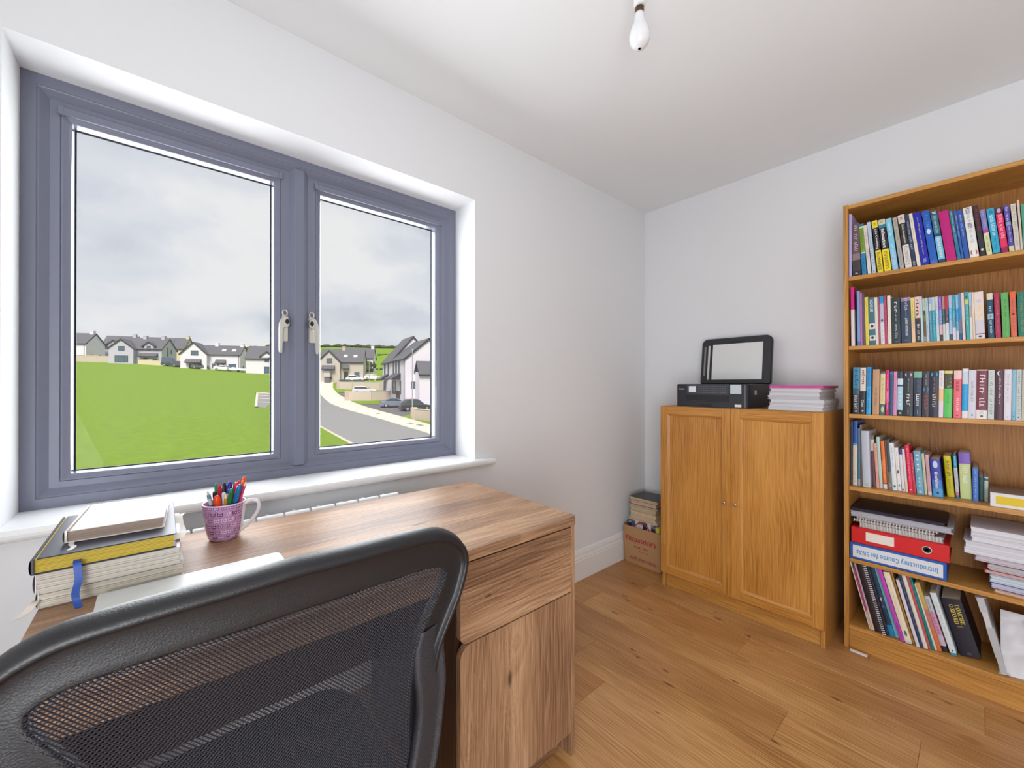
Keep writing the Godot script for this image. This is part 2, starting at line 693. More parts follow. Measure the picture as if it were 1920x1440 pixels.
func bulb(L: Node3D) -> void:
	obj("ceiling_rose", MB.new().lathe([[0.0, -0.022], [0.03, -0.021], [0.042, -0.014], [0.046, 0.0], [0.0, 0.0]], 28), M.white_plastic, L)
	obj("lamp_holder", MB.new().lathe([[0.0, -0.140], [0.0155, -0.140], [0.0165, -0.133], [0.0165, -0.110], [0.0195, -0.107], [0.0195, -0.082], [0.012, -0.068], [0.004, -0.06], [0.004, -0.02]], 24), M.white_plastic, L)
	obj("bulb_cap", MB.new().lathe([[0.0, -0.1620], [0.0128, -0.1620], [0.0132, -0.1580], [0.0132, -0.1440], [0.0, -0.1440]], 24), mat(rgb(92, 66, 48), 0.35, 0.6), L)
	var g := mat(rgb(232, 233, 235), 0.22)
	g.subsurf_scatter_enabled = true
	g.subsurf_scatter_strength = 0.1
	obj("glass_envelope", MB.new().lathe([[0.0, -0.2660], [0.009, -0.2650], [0.018, -0.2600], [0.0255, -0.2510], [0.0295, -0.2390], [0.030, -0.2280], [0.0275, -0.2150], [0.0225, -0.2010], [0.0175, -0.1880], [0.0145, -0.1760], [0.0135, -0.1660], [0.0128, -0.1600], [0.0, -0.1600]], 28), g, L)


# a mitred frame in the plane x = const; prof: (inset, x) from its outer edge inwards; k: how much of the inset each side takes [bottom, right, top, left]
func ring(z0: float, z1: float, y0: float, y1: float, prof: Array, k := [1.0, 1.0, 1.0, 1.0]) -> MB:
	var b := MB.new()
	var cor := func(i: int, q: Array) -> Vector3:
		var d: float = q[0]
		match i:
			0: return Vector3(q[1], y0 + d * k[0], z1 - d * k[3])
			1: return Vector3(q[1], y0 + d * k[0], z0 + d * k[1])
			2: return Vector3(q[1], y1 - d * k[2], z0 + d * k[1])
		return Vector3(q[1], y1 - d * k[2], z1 - d * k[3])
	var inn := [Vector3(0, 1, 0), Vector3(0, 0, 1), Vector3(0, -1, 0), Vector3(0, 0, -1)]
	for j in prof.size() - 1:
		var p: Array = prof[j]
		var q: Array = prof[j + 1]
		for s in 4:
			b.grain = 2 if s % 2 == 0 else 1
			var o: Vector3 = inn[s] * (p[1] - q[1]) + Vector3(q[0] - p[0], 0, 0)
			b.quad(cor.call(s, p), cor.call((s + 1) % 4, p), cor.call((s + 1) % 4, q), cor.call(s, q), o)
	return b


func window() -> void:
	var w := thing("window_1", "wide grey plastic window with two sashes over the desk", "window")
	w.remove_meta("category")
	w.remove_meta("label")
	w.set_meta("kind", "structure")
	obj("frame", ring(1.5365, 3.0025, 0.8298, 2.0995, [[0.0, -0.26], [0.0, -0.172], [0.030, -0.172], [0.0315, -0.1735], [0.033, -0.172], [0.036, -0.1735], [0.044, -0.182], [0.052, -0.190], [0.054, -0.192], [0.054, -0.26]]), M.upvc, w)
	var mu := MB.new()
	mu.grain = 1
	var mp := PackedVector2Array([Vector2(2.2405, -0.192), Vector2(2.2445, -0.188), Vector2(2.2535, -0.1775), Vector2(2.2585, -0.1725), Vector2(2.262, -0.1705), Vector2(2.290, -0.1705), Vector2(2.2935, -0.1725), Vector2(2.2985, -0.1775), Vector2(2.3075, -0.188), Vector2(2.3115, -0.192), Vector2(2.3115, -0.25), Vector2(2.2405, -0.25)])
	mu.at(Transform3D(Basis(Vector3(0, 0, 1), Vector3(1, 0, 0), Vector3(0, 1, 0)), Vector3.ZERO)).prism(mp, 0.872, 2.058)
	obj("mullion", mu, M.upvc, w)
	for s in 2:
		var z0: float = [2.311, 1.588][s]
		var z1: float = [2.956, 2.241][s]
		var k := [0.86, 1.0, 1.12, 1.0]
		var sash := obj("sash", ring(z0, z1, 0.8775, 2.052, [[0.0, -0.26], [0.0, -0.192], [0.028, -0.192], [0.0295, -0.1945], [0.031, -0.192], [0.034, -0.1925], [0.046, -0.2]], k), M.upvc, w)
		obj("glazing_bead", ring(z0, z1, 0.8775, 2.052, [[0.046, -0.2], [0.0495, -0.2025], [0.0515, -0.206], [0.0545, -0.2395]], k), M.bead, sash)
		obj("gasket", ring(z0, z1, 0.8775, 2.052, [[0.0545, -0.2395], [0.0555, -0.2375], [0.0575, -0.2385], [0.0575, -0.2425]], k), M.gasket, sash)
		var ins := 0.05
		obj("pane", MB.new().box(Vector3(-0.246, 0.8775 + ins * 0.86, z0 + ins), Vector3(-0.242, 2.052 - ins * 1.12, z1 - ins)), M.glass, sash)
		# night vent along the top rail
		var v := MB.new()
		v.box(Vector3(-0.1925, 2.0065, z0 + 0.026), Vector3(-0.181, 2.029, z1 - 0.033), 0.002)
		obj("trickle_vent", v, M.upvc, w)
		var cap := MB.new()
		cap.box(Vector3(-0.1925, 2.005, z1 - 0.037), Vector3(-0.179, 2.0305, z1 - 0.024), 0.0015)
		cap.box(Vector3(-0.1925, 2.005, z0 + 0.024), Vector3(-0.179, 2.0305, z0 + 0.037), 0.0015)
		obj("vent_cap", cap, M.upvc, w)
		window_handle(w, [2.3255, 2.2275][s], [1.0, -1.0][s])


# crank handle: loop above, keyed boss, blade hanging to the outside (dir: towards +z or -z)
func window_handle(w: Node3D, z: float, dir: float) -> void:
	var X := Transform3D(Basis(Vector3(0, 0, dir), Vector3(0, 1, 0), Vector3(1, 0, 0)), Vector3(-0.192, 1.4, z))
	var h := Node3D.new()
	h.name = "handle"
	w.add_child(h, true)
	var base := MB.new().at(X)
	base.prism(round_rect(-0.011, -0.035, 0.011, 0.068, [0.006, 0.006, 0.0, 0.0], 4), 0.0, 0.007, 0.0015)
	var loop: Array = []
	for i in 20:
		var a := TAU * i / 20
		loop.append(Vector3(0.0085 * cos(a), 0.079 + 0.0115 * sin(a), 0.0045))
	base.tube(loop, 0.0033, 8, false, true)
	obj("handle_base", base, M.satin, h)
	var lv := PackedVector2Array([Vector2(-0.014, 0.030), Vector2(-0.013, 0.050), Vector2(-0.008, 0.062), Vector2(0.002, 0.066), Vector2(0.010, 0.062), Vector2(0.017, 0.050), Vector2(0.022, 0.036), Vector2(0.0235, 0.015), Vector2(0.0235, -0.060), Vector2(0.0225, -0.078), Vector2(0.018, -0.082), Vector2(0.0125, -0.080), Vector2(0.0105, -0.070), Vector2(0.0085, -0.030), Vector2(0.008, 0.012), Vector2(0.003, 0.019), Vector2(-0.009, 0.023)])
	obj("lever", MB.new().at(X.translated(Vector3(0.006, 0, 0))).prism(lv, 0.0, 0.020, 0.004), M.satin, h)
	var key := MB.new().at(X.translated(Vector3(0.006, 0, 0)))
	var kp := PackedVector2Array()
	for i in 14:
		var a := TAU * i / 14
		kp.append(Vector2(-0.004 + 0.0072 * cos(a), 0.043 + (0.009 if sin(a) > 0 else 0.011) * sin(a)))
	key.prism(kp, 0.018, 0.0205)
	obj("keyhole", key, M.black_hole, h)


# the hillside: height above the study's floor at a point of the land; flat by the house, rising to the houses opposite
func land(x: float, z: float) -> float:
	var d := Vector2(x - 1.618, z - 2.693)
	var a := deg_to_rad(49.2)
	var w := d.x * -sin(a) + d.y * -cos(a)
	var r := d.x * cos(a) + d.y * -sin(a)
	var u := r / maxf(w, 4.0)
	var us := [-1.3, -1.078, -0.935, -0.83, -0.711, -0.6, -0.45, -0.37, -0.29, -0.15]
	var es := [8.3, 7.0, 6.4, 5.8, 4.75, 3.9, 3.2, 3.1, 2.8, 2.4]
	var top: float = es[0] if u < us[0] else es[9]
	for i in 9:
		if u >= us[i] and u < us[i + 1]:
			top = lerpf(es[i], es[i + 1], (u - us[i]) / (us[i + 1] - us[i]))
	var k := 1.25 + 1.9 * smoothstep(-0.62, -0.44, u)
	var s := maxf((w - 16.0) / 98.0, 0.0)
	if s <= 1.0: return 1.192 - 4.1 + (top + 4.1) * pow(s, k)
	return 1.192 + top - minf(w - 114.0, 90.0) * 0.01


func on_land(x: float, z: float, up := 0.0) -> Vector3:
	return Vector3(x, land(x, z) + up, z)


# a strip laid on the land between two edges of as many points
func strip(e0: Array, e1: Array, up: float, thick: float, across := 3, along := 4) -> MB:
	var b := MB.new()
	var rows: Array = []
	for i in e0.size() - 1:
		for s in (along + (1 if i == e0.size() - 2 else 0)):
			var t := float(s) / along
			var a: Vector2 = e0[i].lerp(e0[i + 1], t)
			var c: Vector2 = e1[i].lerp(e1[i + 1], t)
			var row := PackedVector3Array()
			row.append(on_land(a.x, a.y, up - thick))
			for j in across + 1:
				var p := a.lerp(c, float(j) / across)
				row.append(on_land(p.x, p.y, up))
			row.append(on_land(c.x, c.y, up - thick))
			rows.append(row)
	var flip: bool = (rows[1][1] - rows[0][1]).cross(rows[0][across + 1] - rows[0][1]).y < 0
	b.grid(rows, false, false, flip)
	return b


func outside_materials() -> void:
	M.grass = mat(rgb(122, 152, 8), 0.95)
	M.grass.albedo_texture = ImageTexture.create_from_image(grass_image())
	M.grass.uv1_triplanar = true
	M.grass.uv1_world_triplanar = true
	M.grass.uv1_scale = Vector3(0.11, 0.11, 0.11)
	M.tarmac = mat(rgb(138, 137, 138), 0.95)
	M.tarmac_dark = mat(rgb(104, 100, 102), 0.95)
	M.concrete = mat(rgb(216, 206, 192), 0.9)
	M.blockwall = mat(rgb(196, 180, 168), 0.9)
	M.render_white = mat(rgb(226, 220, 232), 0.85)
	M.render_grey = mat(rgb(188, 184, 200), 0.85)
	M.render_beige = mat(rgb(190, 180, 170), 0.85)
	M.render_cream = mat(rgb(214, 198, 170), 0.85)
	M.slate = mat(rgb(92, 90, 97), 0.55)
	M.eaves = mat(rgb(48, 48, 56), 0.5)
	M.win = mat(rgb(84, 100, 118), 0.12)
	M.win_frame = mat(rgb(70, 76, 84), 0.5)
	M.rooflight = mat(rgb(214, 220, 228), 0.15)
	M.tyre = mat(rgb(34, 34, 36), 0.8)
	M.alloy = mat(rgb(176, 178, 182), 0.35, 0.6)
	M.pole = mat(rgb(164, 164, 160), 0.6)
	M.wood_grey = mat(rgb(104, 98, 92), 0.9)
	M.hedge = mat(rgb(62, 72, 36), 0.95)


func grass_image() -> Image:
	var n := FastNoiseLite.new()
	n.seed = 17
	n.frequency = 0.02
	n.fractal_octaves = 5
	n.fractal_gain = 0.7
	var src := n.get_seamless_image(512, 512)
	var rows := []
	rows.resize(512)
	var line := func(y: int) -> void:
		var px := PackedByteArray()
		px.resize(512 * 3)
		for x in 512:
			var t := src.get_pixel(x, y).r
			var k := Color(0.80, 0.84, 0.62).lerp(Color(1.0, 1.0, 0.92), t)
			px[x * 3] = int(k.r * 255)
			px[x * 3 + 1] = int(k.g * 255)
			px[x * 3 + 2] = int(k.b * 255)
		rows[y] = px
	return Image.create_from_data(512, 512, false, Image.FORMAT_RGB8, in_rows(rows, line))


func outside() -> void:
	outside_materials()
	# land
	var rows: Array = []
	var a := deg_to_rad(49.2)
	for i in 74:
		var w := 9.0 + pow(i / 73.0, 1.35) * 190.0
		var row := PackedVector3Array()
		for j in 70:
			var u := -1.75 + j * 0.034
			var x := 1.618 - sin(a) * w + cos(a) * u * w
			var z := 2.693 - cos(a) * w - sin(a) * u * w
			row.append(on_land(x, z) if x < -1.0 else Vector3(minf(x, -1.0), land(-1.0, z), z))
		rows.append(row)
	var lawn := struct("ground", MB.new().grid(rows, false, false, (rows[1][0] - rows[0][0]).cross(rows[0][1] - rows[0][0]).y < 0), M.grass)
	lawn.set_meta("label", "bright green open lawn rising to the houses opposite")
	# roads and pavements
	var kerb := [Vector2(-117.5, -30.2), Vector2(-107, -26.8), Vector2(-98.4, -24.9), Vector2(-91.1, -22.8), Vector2(-83.9, -21.1), Vector2(-77.6, -20), Vector2(-69.4, -18.6), Vector2(-58.6, -17.55), Vector2(-48.75, -16.85), Vector2(-42.1, -16.1), Vector2(-34.8, -15.1), Vector2(-29.45, -14.35), Vector2(-24.8, -13.2), Vector2(-12, -9.5)]
	var left := [Vector2(-117.0, -24), Vector2(-108, -20.5), Vector2(-100, -18.2), Vector2(-92, -16.2), Vector2(-85, -14.8), Vector2(-78, -13.5), Vector2(-70, -12.3), Vector2(-60, -11.3), Vector2(-50.6, -10.2), Vector2(-45, -9.55), Vector2(-41.4, -9.03), Vector2(-34, -8.2), Vector2(-26.7, -7.33), Vector2(-12, -5.4)]
	var back := [Vector2(-122, -36), Vector2(-110.5, -32.5), Vector2(-105.4, -30.1), Vector2(-100.5, -28.4), Vector2(-94.4, -26.6), Vector2(-85.9, -24.8), Vector2(-77.9, -23.5), Vector2(-69.85, -22.24), Vector2(-59, -20.85), Vector2(-46.65, -19.44), Vector2(-40, -18.5), Vector2(-35.2, -17.6), Vector2(-30.2, -16.5), Vector2(-14, -12.5)]
	struct_tag(obj("estate_road", strip(left, kerb, 0.03, 0.3), M.tarmac), "grey tarmac estate road curving up past the parked cars", "road")
	var kerb_out: Array = []
	for i in left.size():
		kerb_out.append(left[i] + (left[i] - kerb[i]).normalized() * 0.18)
	struct_tag(obj("kerb", strip(left, kerb_out, 0.09, 0.3, 1), M.concrete), "pale kerb edging the lawn beside the road", "kerb")
	var path := thing("footpath", "pale concrete footpath curving along the far side of the road", "footpath")
	path.remove_meta("category")
	path.set_meta("kind", "structure")
	for i in kerb.size() - 1:
		for h in 2:
			var p0 := [kerb[i].lerp(kerb[i + 1], h * 0.5 + 0.004), kerb[i].lerp(kerb[i + 1], h * 0.5 + 0.496)]
			var p1 := [back[i].lerp(back[i + 1], h * 0.5 + 0.004), back[i].lerp(back[i + 1], h * 0.5 + 0.496)]
			obj("slab", strip(p0, p1, 0.12, 0.4, 2, 2), M.concrete, path)
	for q in [Vector2(-49.5, -18.4), Vector2(-36.3, -16.4), Vector2(-34.1, -16.3)]:
		obj("drain_cover", MB.new().at(Transform3D(Basis(), on_land(q.x, q.y, 0.12))).box(Vector3(-0.45, -0.02, -0.22), Vector3(0.45, 0.015, 0.22)), M.tarmac_dark, path)
	var dr0 := [Vector2(-70.5, -22.4), Vector2(-62, -21.3), Vector2(-52, -20.1), Vector2(-44.3, -19.2)]
	var dr1 := [Vector2(-70.5, -36), Vector2(-62, -34), Vector2(-50, -30), Vector2(-38, -24)]
	struct_tag(obj("driveway", strip(dr0, dr1, 0.05, 0.3), M.tarmac_dark), "dark tarmac driveway under the blue-grey saloon and the black car", "driveway")
	struct_tag(obj("driveway", strip([Vector2(-86, -24.9), Vector2(-78, -23.6), Vector2(-73, -22.8)], [Vector2(-85.5, -34), Vector2(-78, -33), Vector2(-72.8, -30)], 0.05, 0.3), M.tarmac_dark), "dark driveway under the silver estate car", "driveway")
	var park := thing("parking_bay", "grey tarmac lay-by with a white kerb cut into the lawn", "parking bay")
	obj("tarmac", strip([Vector2(-66.4, -7.8), Vector2(-49.4, -5.1)], [Vector2(-69.35, -12.5), Vector2(-52, -10.3)], 0.03, 0.3), M.tarmac, park)
	obj("kerb_edge", strip([Vector2(-66.4, -7.5), Vector2(-49.4, -4.8)], [Vector2(-66.4, -7.8), Vector2(-49.4, -5.1)], 0.10, 0.4, 1), M.concrete, park)
	obj("kerb_edge", strip([Vector2(-66.4, -7.5), Vector2(-69.8, -12.5)], [Vector2(-66.7, -7.4), Vector2(-70.1, -12.4)], 0.10, 0.4, 1), M.concrete, park)
	for i in 3:
		var t0 := (i + 0.7) / 4.0
		var pa := Vector2(-66.4, -7.8).lerp(Vector2(-49.4, -5.1), t0)
		var pb := Vector2(-69.35, -12.5).lerp(Vector2(-52, -10.3), t0)
		obj("bay_line", strip([pa, pb], [pa + Vector2(0.12, 0), pb + Vector2(0.12, 0)], 0.045, 0.05, 1), M.concrete, park)
	for q in [[Vector2(-71.8, -22.7), Vector2(-69.2, -26.9), Vector2(-64.6, -21.9), Vector2(-62.9, -24.7), "small front lawn below the long pale garden wall"], [Vector2(-92.5, -26.4), Vector2(-95.4, -28), Vector2(-86.5, -25.2), Vector2(-86.8, -28), "small green verge above the silver estate car"], [Vector2(-44.3, -19.25), Vector2(-46.5, -21.7), Vector2(-41.1, -18.95), Vector2(-41.3, -20.4), "scrap of grass at the foot of the lamp post"]]:
		struct_tag(obj("grass_verge", strip([q[0], q[2]], [q[1], q[3]], 0.08, 0.2), M.grass), q[4], "grass")
	# garden walls
	garden_wall([Vector2(-72.0, -22.1), Vector2(-69.5, -25.6), Vector2(-68.75, -34.3)], 1.75, "long pale block garden wall behind the blue-grey saloon", true)
	garden_wall([Vector2(-92.8, -27.2), Vector2(-86.5, -34.4)], 1.7, "pale rendered garden wall between the estate car and the dark hatchbacks", true)
	garden_wall([Vector2(-107.0, -32.4), Vector2(-101.75, -39.3)], 1.5, "low stone-coloured wall below the two white cars far up the road", true)
	garden_wall([Vector2(-41.06, -19.25), Vector2(-37.4, -19.6)], 1.25, "pale garden wall with a pier beside the lamp post", true)
	garden_wall([Vector2(-159.5, 21.5), Vector2(-155.6, 16.0), Vector2(-153.4, 13.4)], 1.75, "brown fence-like wall before the left-hand white gable", true, M.blockwall)
	garden_wall([Vector2(-146.0, 7.6), Vector2(-139.4, 1.9)], 1.35, "low tan stone wall before the grey semi-detached houses", false, M.render_cream)
	# houses
	var win := "window"
	house("house", Vector3(-166.12, 7.9, 22.4), 61.8, 12.0, 7.0, 4.9, 7.9, M.render_white, [["chimney", 5.3], ["rwin", -1.6, 0.9, 0.5, 0.9], ["rwin", 1.5, 0.9, 0.5, 0.9], ["pipe", 5.6]], "white house with a plain gable end at the left edge of the lawn")
	house("house", Vector3(-152.42, 6.6, 6.47), 61.7, 11.9, 7.0, 4.6, 7.7, M.render_grey, [["gable", -2.7, 5.6, 7.0, 1.4], ["gwin", -2.6, 3.9, 1.3, 1.1, 1.4], ["gwin", -2.6, 0.8, 2.9, 1.7, 1.4], ["dormer", 2.9, 2.6, 6.5], ["dwin", 2.9, 4.2, 0.8, 1.1], ["canopy", 2.9, 2.5, 4.4, 1.1], ["door", 2.2, 1.2], ["win", 4.4, 0.5, 0.7, 1.1], ["rwin", -0.8, 2.6, 0.35, 2.5], ["rwin", 0.9, 3.5, 0.35, 1.1], ["chimney", 0.2], ["chimney", 4.6]], "grey rendered semi-detached house with front gable, dormer and dark porch roof")
	house("house", Vector3(-170.52, 7.4, 11.78), 69.9, 7.5, 7.0, 5.2, 8.7, M.render_grey, [["dormer", -0.9, 2.6, 7.2], ["dwin", -0.9, 5.0, 0.8, 1.0], ["win", -2.0, 0.6, 0.8, 1.9], ["chimney", 2.8]], "grey house with a dormer half hidden behind the left of the grey semi-detached pair")
	house("house", Vector3(-168.75, 6.6, 0.99), 65.3, 11.0, 7.5, 6.2, 9.7, M.render_cream, [["solar", 0.5, 2.8], ["chimney", 5.0]], "cream house with a solar panel on its dark roof")
	house("house", Vector3(-133.31, 4.6, -8.51), 66.4, 12.74, 7.0, 4.7, 7.2, M.render_white, [["gable", -3.6, 5.7, 7.6, 1.2], ["gwin", -3.4, 4.3, 1.5, 1.1, 1.2], ["gcanopy", -3.6, 2.4, 3.4, 1.0, 1.2], ["gdoor", -3.4, 2.4, 1.2], ["canopy", 2.0, 2.4, 2.3, 1.0], ["door", 2.0, 1.5], ["win", 0.4, 1.0, 0.6, 1.2], ["win", 4.6, 0.9, 1.6, 1.2], ["sky", 2.9], ["sky", 5.2], ["chimney", 0.0], ["chimney", 6.0], ["pipe", 6.1], ["rwin", -1.0, 1.2, 0.4, 0.5], ["rwin", 1.4, 1.2, 0.4, 0.5]], "white detached house with front gable, two rooflights and two slate porches")
	house("house", Vector3(-120.22, 3.6, -18.55), 68.2, 9.0, 7.0, 4.4, 7.6, M.render_white, [["dormer", 0.1, 2.7, 6.1], ["dwin", 0.1, 3.5, 0.8, 1.0], ["win", 0.1, 0.6, 1.1, 1.6], ["gable", 3.2, 4.6, 7.2, 1.0]], "white house with a dormer beside the window's central bar")
	house("house", Vector3(-107.55, 2.4, -33.38), 62.6, 10.25, 7.0, 4.75, 8.1, M.render_beige, [["gable", -2.8, 5.0, 7.4, 1.2], ["gwin", -2.7, 4.3, 1.2, 1.15, 1.2], ["gcanopy", -2.9, 2.8, 3.0, 1.0, 1.2], ["canopy", 1.0, 3.0, 1.6, 0.9], ["door", 1.0, 1.0], ["win", 3.6, 0.7, 1.1, 1.3], ["sky", 1.2], ["sky", 3.6], ["chimney", 0.0]], "beige house with front gable at the top of the road")
	house("house", Vector3(-119.48, 4.2, -41.5), 60.5, 9.0, 7.0, 4.9, 7.9, M.render_white, [["chimney", 4.2], ["sky", 2.0]], "white gabled house behind the beige house at the road top")
	house("house", Vector3(-63.41, -1.9, -32.02), -10.44, 9.0, 8.0, 7.5, 10.9, M.render_white, [["tall", -3.0], ["tall", -1.2], ["tall", 0.6], ["canopy", -2.6, 4.2, 2.6, 1.5], ["canopy", 0.4, 4.2, 2.6, 1.5], ["win", -2.6, 1.6, 1.8, 2.2], ["door", 0.0, 2.4], ["win", 1.6, 1.6, 0.6, 2.2], ["pipe", 3.9], ["rwin", -2.6, 2.6, 0.8, 1.0], ["rlean", 0.6, 6.0, 4.0], ["rwin", 1.0, 1.2, 0.6, 2.4]], "big white house with slate porches at the right of the window")
	house("house", Vector3(-71.37, -1.3, -33.49), -10.44, 7.2, 8.0, 6.9, 11.6, M.render_white, [["tall", -1.6], ["tall", 1.2], ["canopy", -0.6, 3.6, 2.6, 1.4], ["win", -1.6, 1.2, 1.4, 2.0]], "taller white house stepping up behind the big white house")
	# vehicles
	car("car", Vector2(-57.4, -24.5), 66.0, 4.5, 1.46, 0, lin(116, 124, 142), "blue-grey saloon car on the near driveway")
	car("car", Vector2(-50.6, -24.4), 78.0, 4.5, 1.66, 2, lin(44, 46, 48), "black car half cut off by the window frame")
	car("car", Vector2(-82.4, -29.2), 62.0, 4.75, 1.5, 1, lin(214, 216, 220), "silver estate car on the middle driveway")
	car("car", Vector2(-97.6, -30.6), 62.0, 4.3, 1.45, 2, lin(58, 58, 68), "dark purple-grey hatchback behind the pale garden wall")
	car("car", Vector2(-95.4, -33.2), 62.0, 4.3, 1.45, 1, lin(92, 96, 106), "grey estate car beside the dark hatchback")
	car("car", Vector2(-103.0, -34.6), 60.0, 4.4, 1.5, 2, lin(232, 232, 234), "white car before the beige house")
	car("car", Vector2(-102.4, -39.0), 60.0, 4.4, 1.3, 1, lin(236, 236, 236), "white car farther right, before the white gabled house")
	car("van", Vector2(-137.4, 0.9), 66.0, 4.2, 2.2, 3, lin(48, 52, 66), "dark blue van beside the grey semi-detached house")
	car("car", Vector2(-134.8, -1.0), 66.0, 4.0, 1.5, 2, lin(62, 66, 84), "small dark car right beside the dark blue van")
	car("car", Vector2(-130.4, -4.6), 90.0, 3.9, 1.45, 2, lin(92, 92, 88), "dark hatchback before the white front gable")
	car("car", Vector2(-125.4, -9.2), 58.0, 4.3, 1.4, 0, lin(232, 234, 236), "white saloon car before the white detached house")
	boat()
	trailer()
	for q in [[Vector2(-41.7, -19.36), 8.0, "tall grey street lamp post by the near driveway"], [Vector2(-93.2, -34.4), 6.2, "slim pale street lamp post far up the road"]]:
		var g := on_land(q[0].x, q[0].y)
		var l := thing("lamp_post", q[2], "lamp post", g)
		obj("pole", MB.new().tube([Vector3.ZERO, Vector3(0, 1.2, 0), Vector3(0, 1.21, 0), Vector3(0, q[1], 0)], [0.10, 0.10, 0.065, 0.045], 10), M.pole, l)
		obj("lamp_head", MB.new().at(Transform3D(Basis(Vector3.UP, deg_to_rad(150)), Vector3(0, q[1], 0))).tube([Vector3(0, -0.05, 0), Vector3(0.15, 0.02, 0), Vector3(0.4, 0.06, 0), Vector3(0.95, 0.08, 0), Vector3(1.0, 0.08, 0)], [0.04, 0.05, 0.11, 0.10, 0.03], 10), M.pole, l)
	for q in [[Vector2(-162.3, -14.0), 8.3, "bare wooden pole rising behind the two-rooflight house"], [Vector2(-157.6, -19.4), 8.0, "wooden pole with a crossbar behind the right chimney"], [Vector2(-146.1, -22.1), 7.6, "wooden pole nearest the window's central bar"], [Vector2(-176.1, 2.0), 10.2, "wooden pole behind the cream house"]]:
		var p := thing("utility_pole", q[2], "pole", on_land(q[0].x, q[0].y))
		obj("post", MB.new().tube([Vector3.ZERO, Vector3(0, q[1], 0)], [0.16, 0.12], 8), M.wood_grey, p)
		obj("crossbar", MB.new().at(Transform3D(Basis(Vector3.UP, 1.1), Vector3(0, q[1] - 0.4, 0))).box(Vector3(-0.8, -0.06, -0.06), Vector3(0.8, 0.06, 0.06)), M.wood_grey, p)
	hills()


func struct_tag(o: Node3D, label: String, _category: String) -> void:
	o.set_meta("kind", "structure")
	o.set_meta("label", label)


func garden_wall(pts: Array, h: float, label: String, pier: bool, m: Material = null) -> void:
	if m == null: m = M.blockwall
	var o := thing("garden_wall", label, "wall")
	for i in pts.size() - 1:
		var n := maxi(1, int(pts[i].distance_to(pts[i + 1]) / 3.0))
		for k in n:
			var a: Vector2 = pts[i].lerp(pts[i + 1], float(k) / n)
			var c: Vector2 = pts[i].lerp(pts[i + 1], float(k + 1) / n)
			var g := (on_land(a.x, a.y) + on_land(c.x, c.y)) / 2
			var T := Transform3D(Basis(Vector3.UP, -(c - a).angle()), g)
			var l := a.distance_to(c)
			obj("wall_panel", MB.new().at(T).box(Vector3(-l / 2, -1.0, -0.1), Vector3(l / 2 - 0.03, h - 0.08, 0.1)), m, o)
			obj("coping", MB.new().at(T).box(Vector3(-l / 2, h - 0.08, -0.15), Vector3(l / 2 - 0.02, h, 0.15), 0.02), M.concrete, o)
	if pier:
		for p in [pts[0], pts[pts.size() - 1]]:
			obj("pier", MB.new().at(Transform3D(Basis(), on_land(p.x, p.y))).box(Vector3(-0.3, -1.0, -0.3), Vector3(0.3, h + 0.12, 0.3), 0.02), m, o)


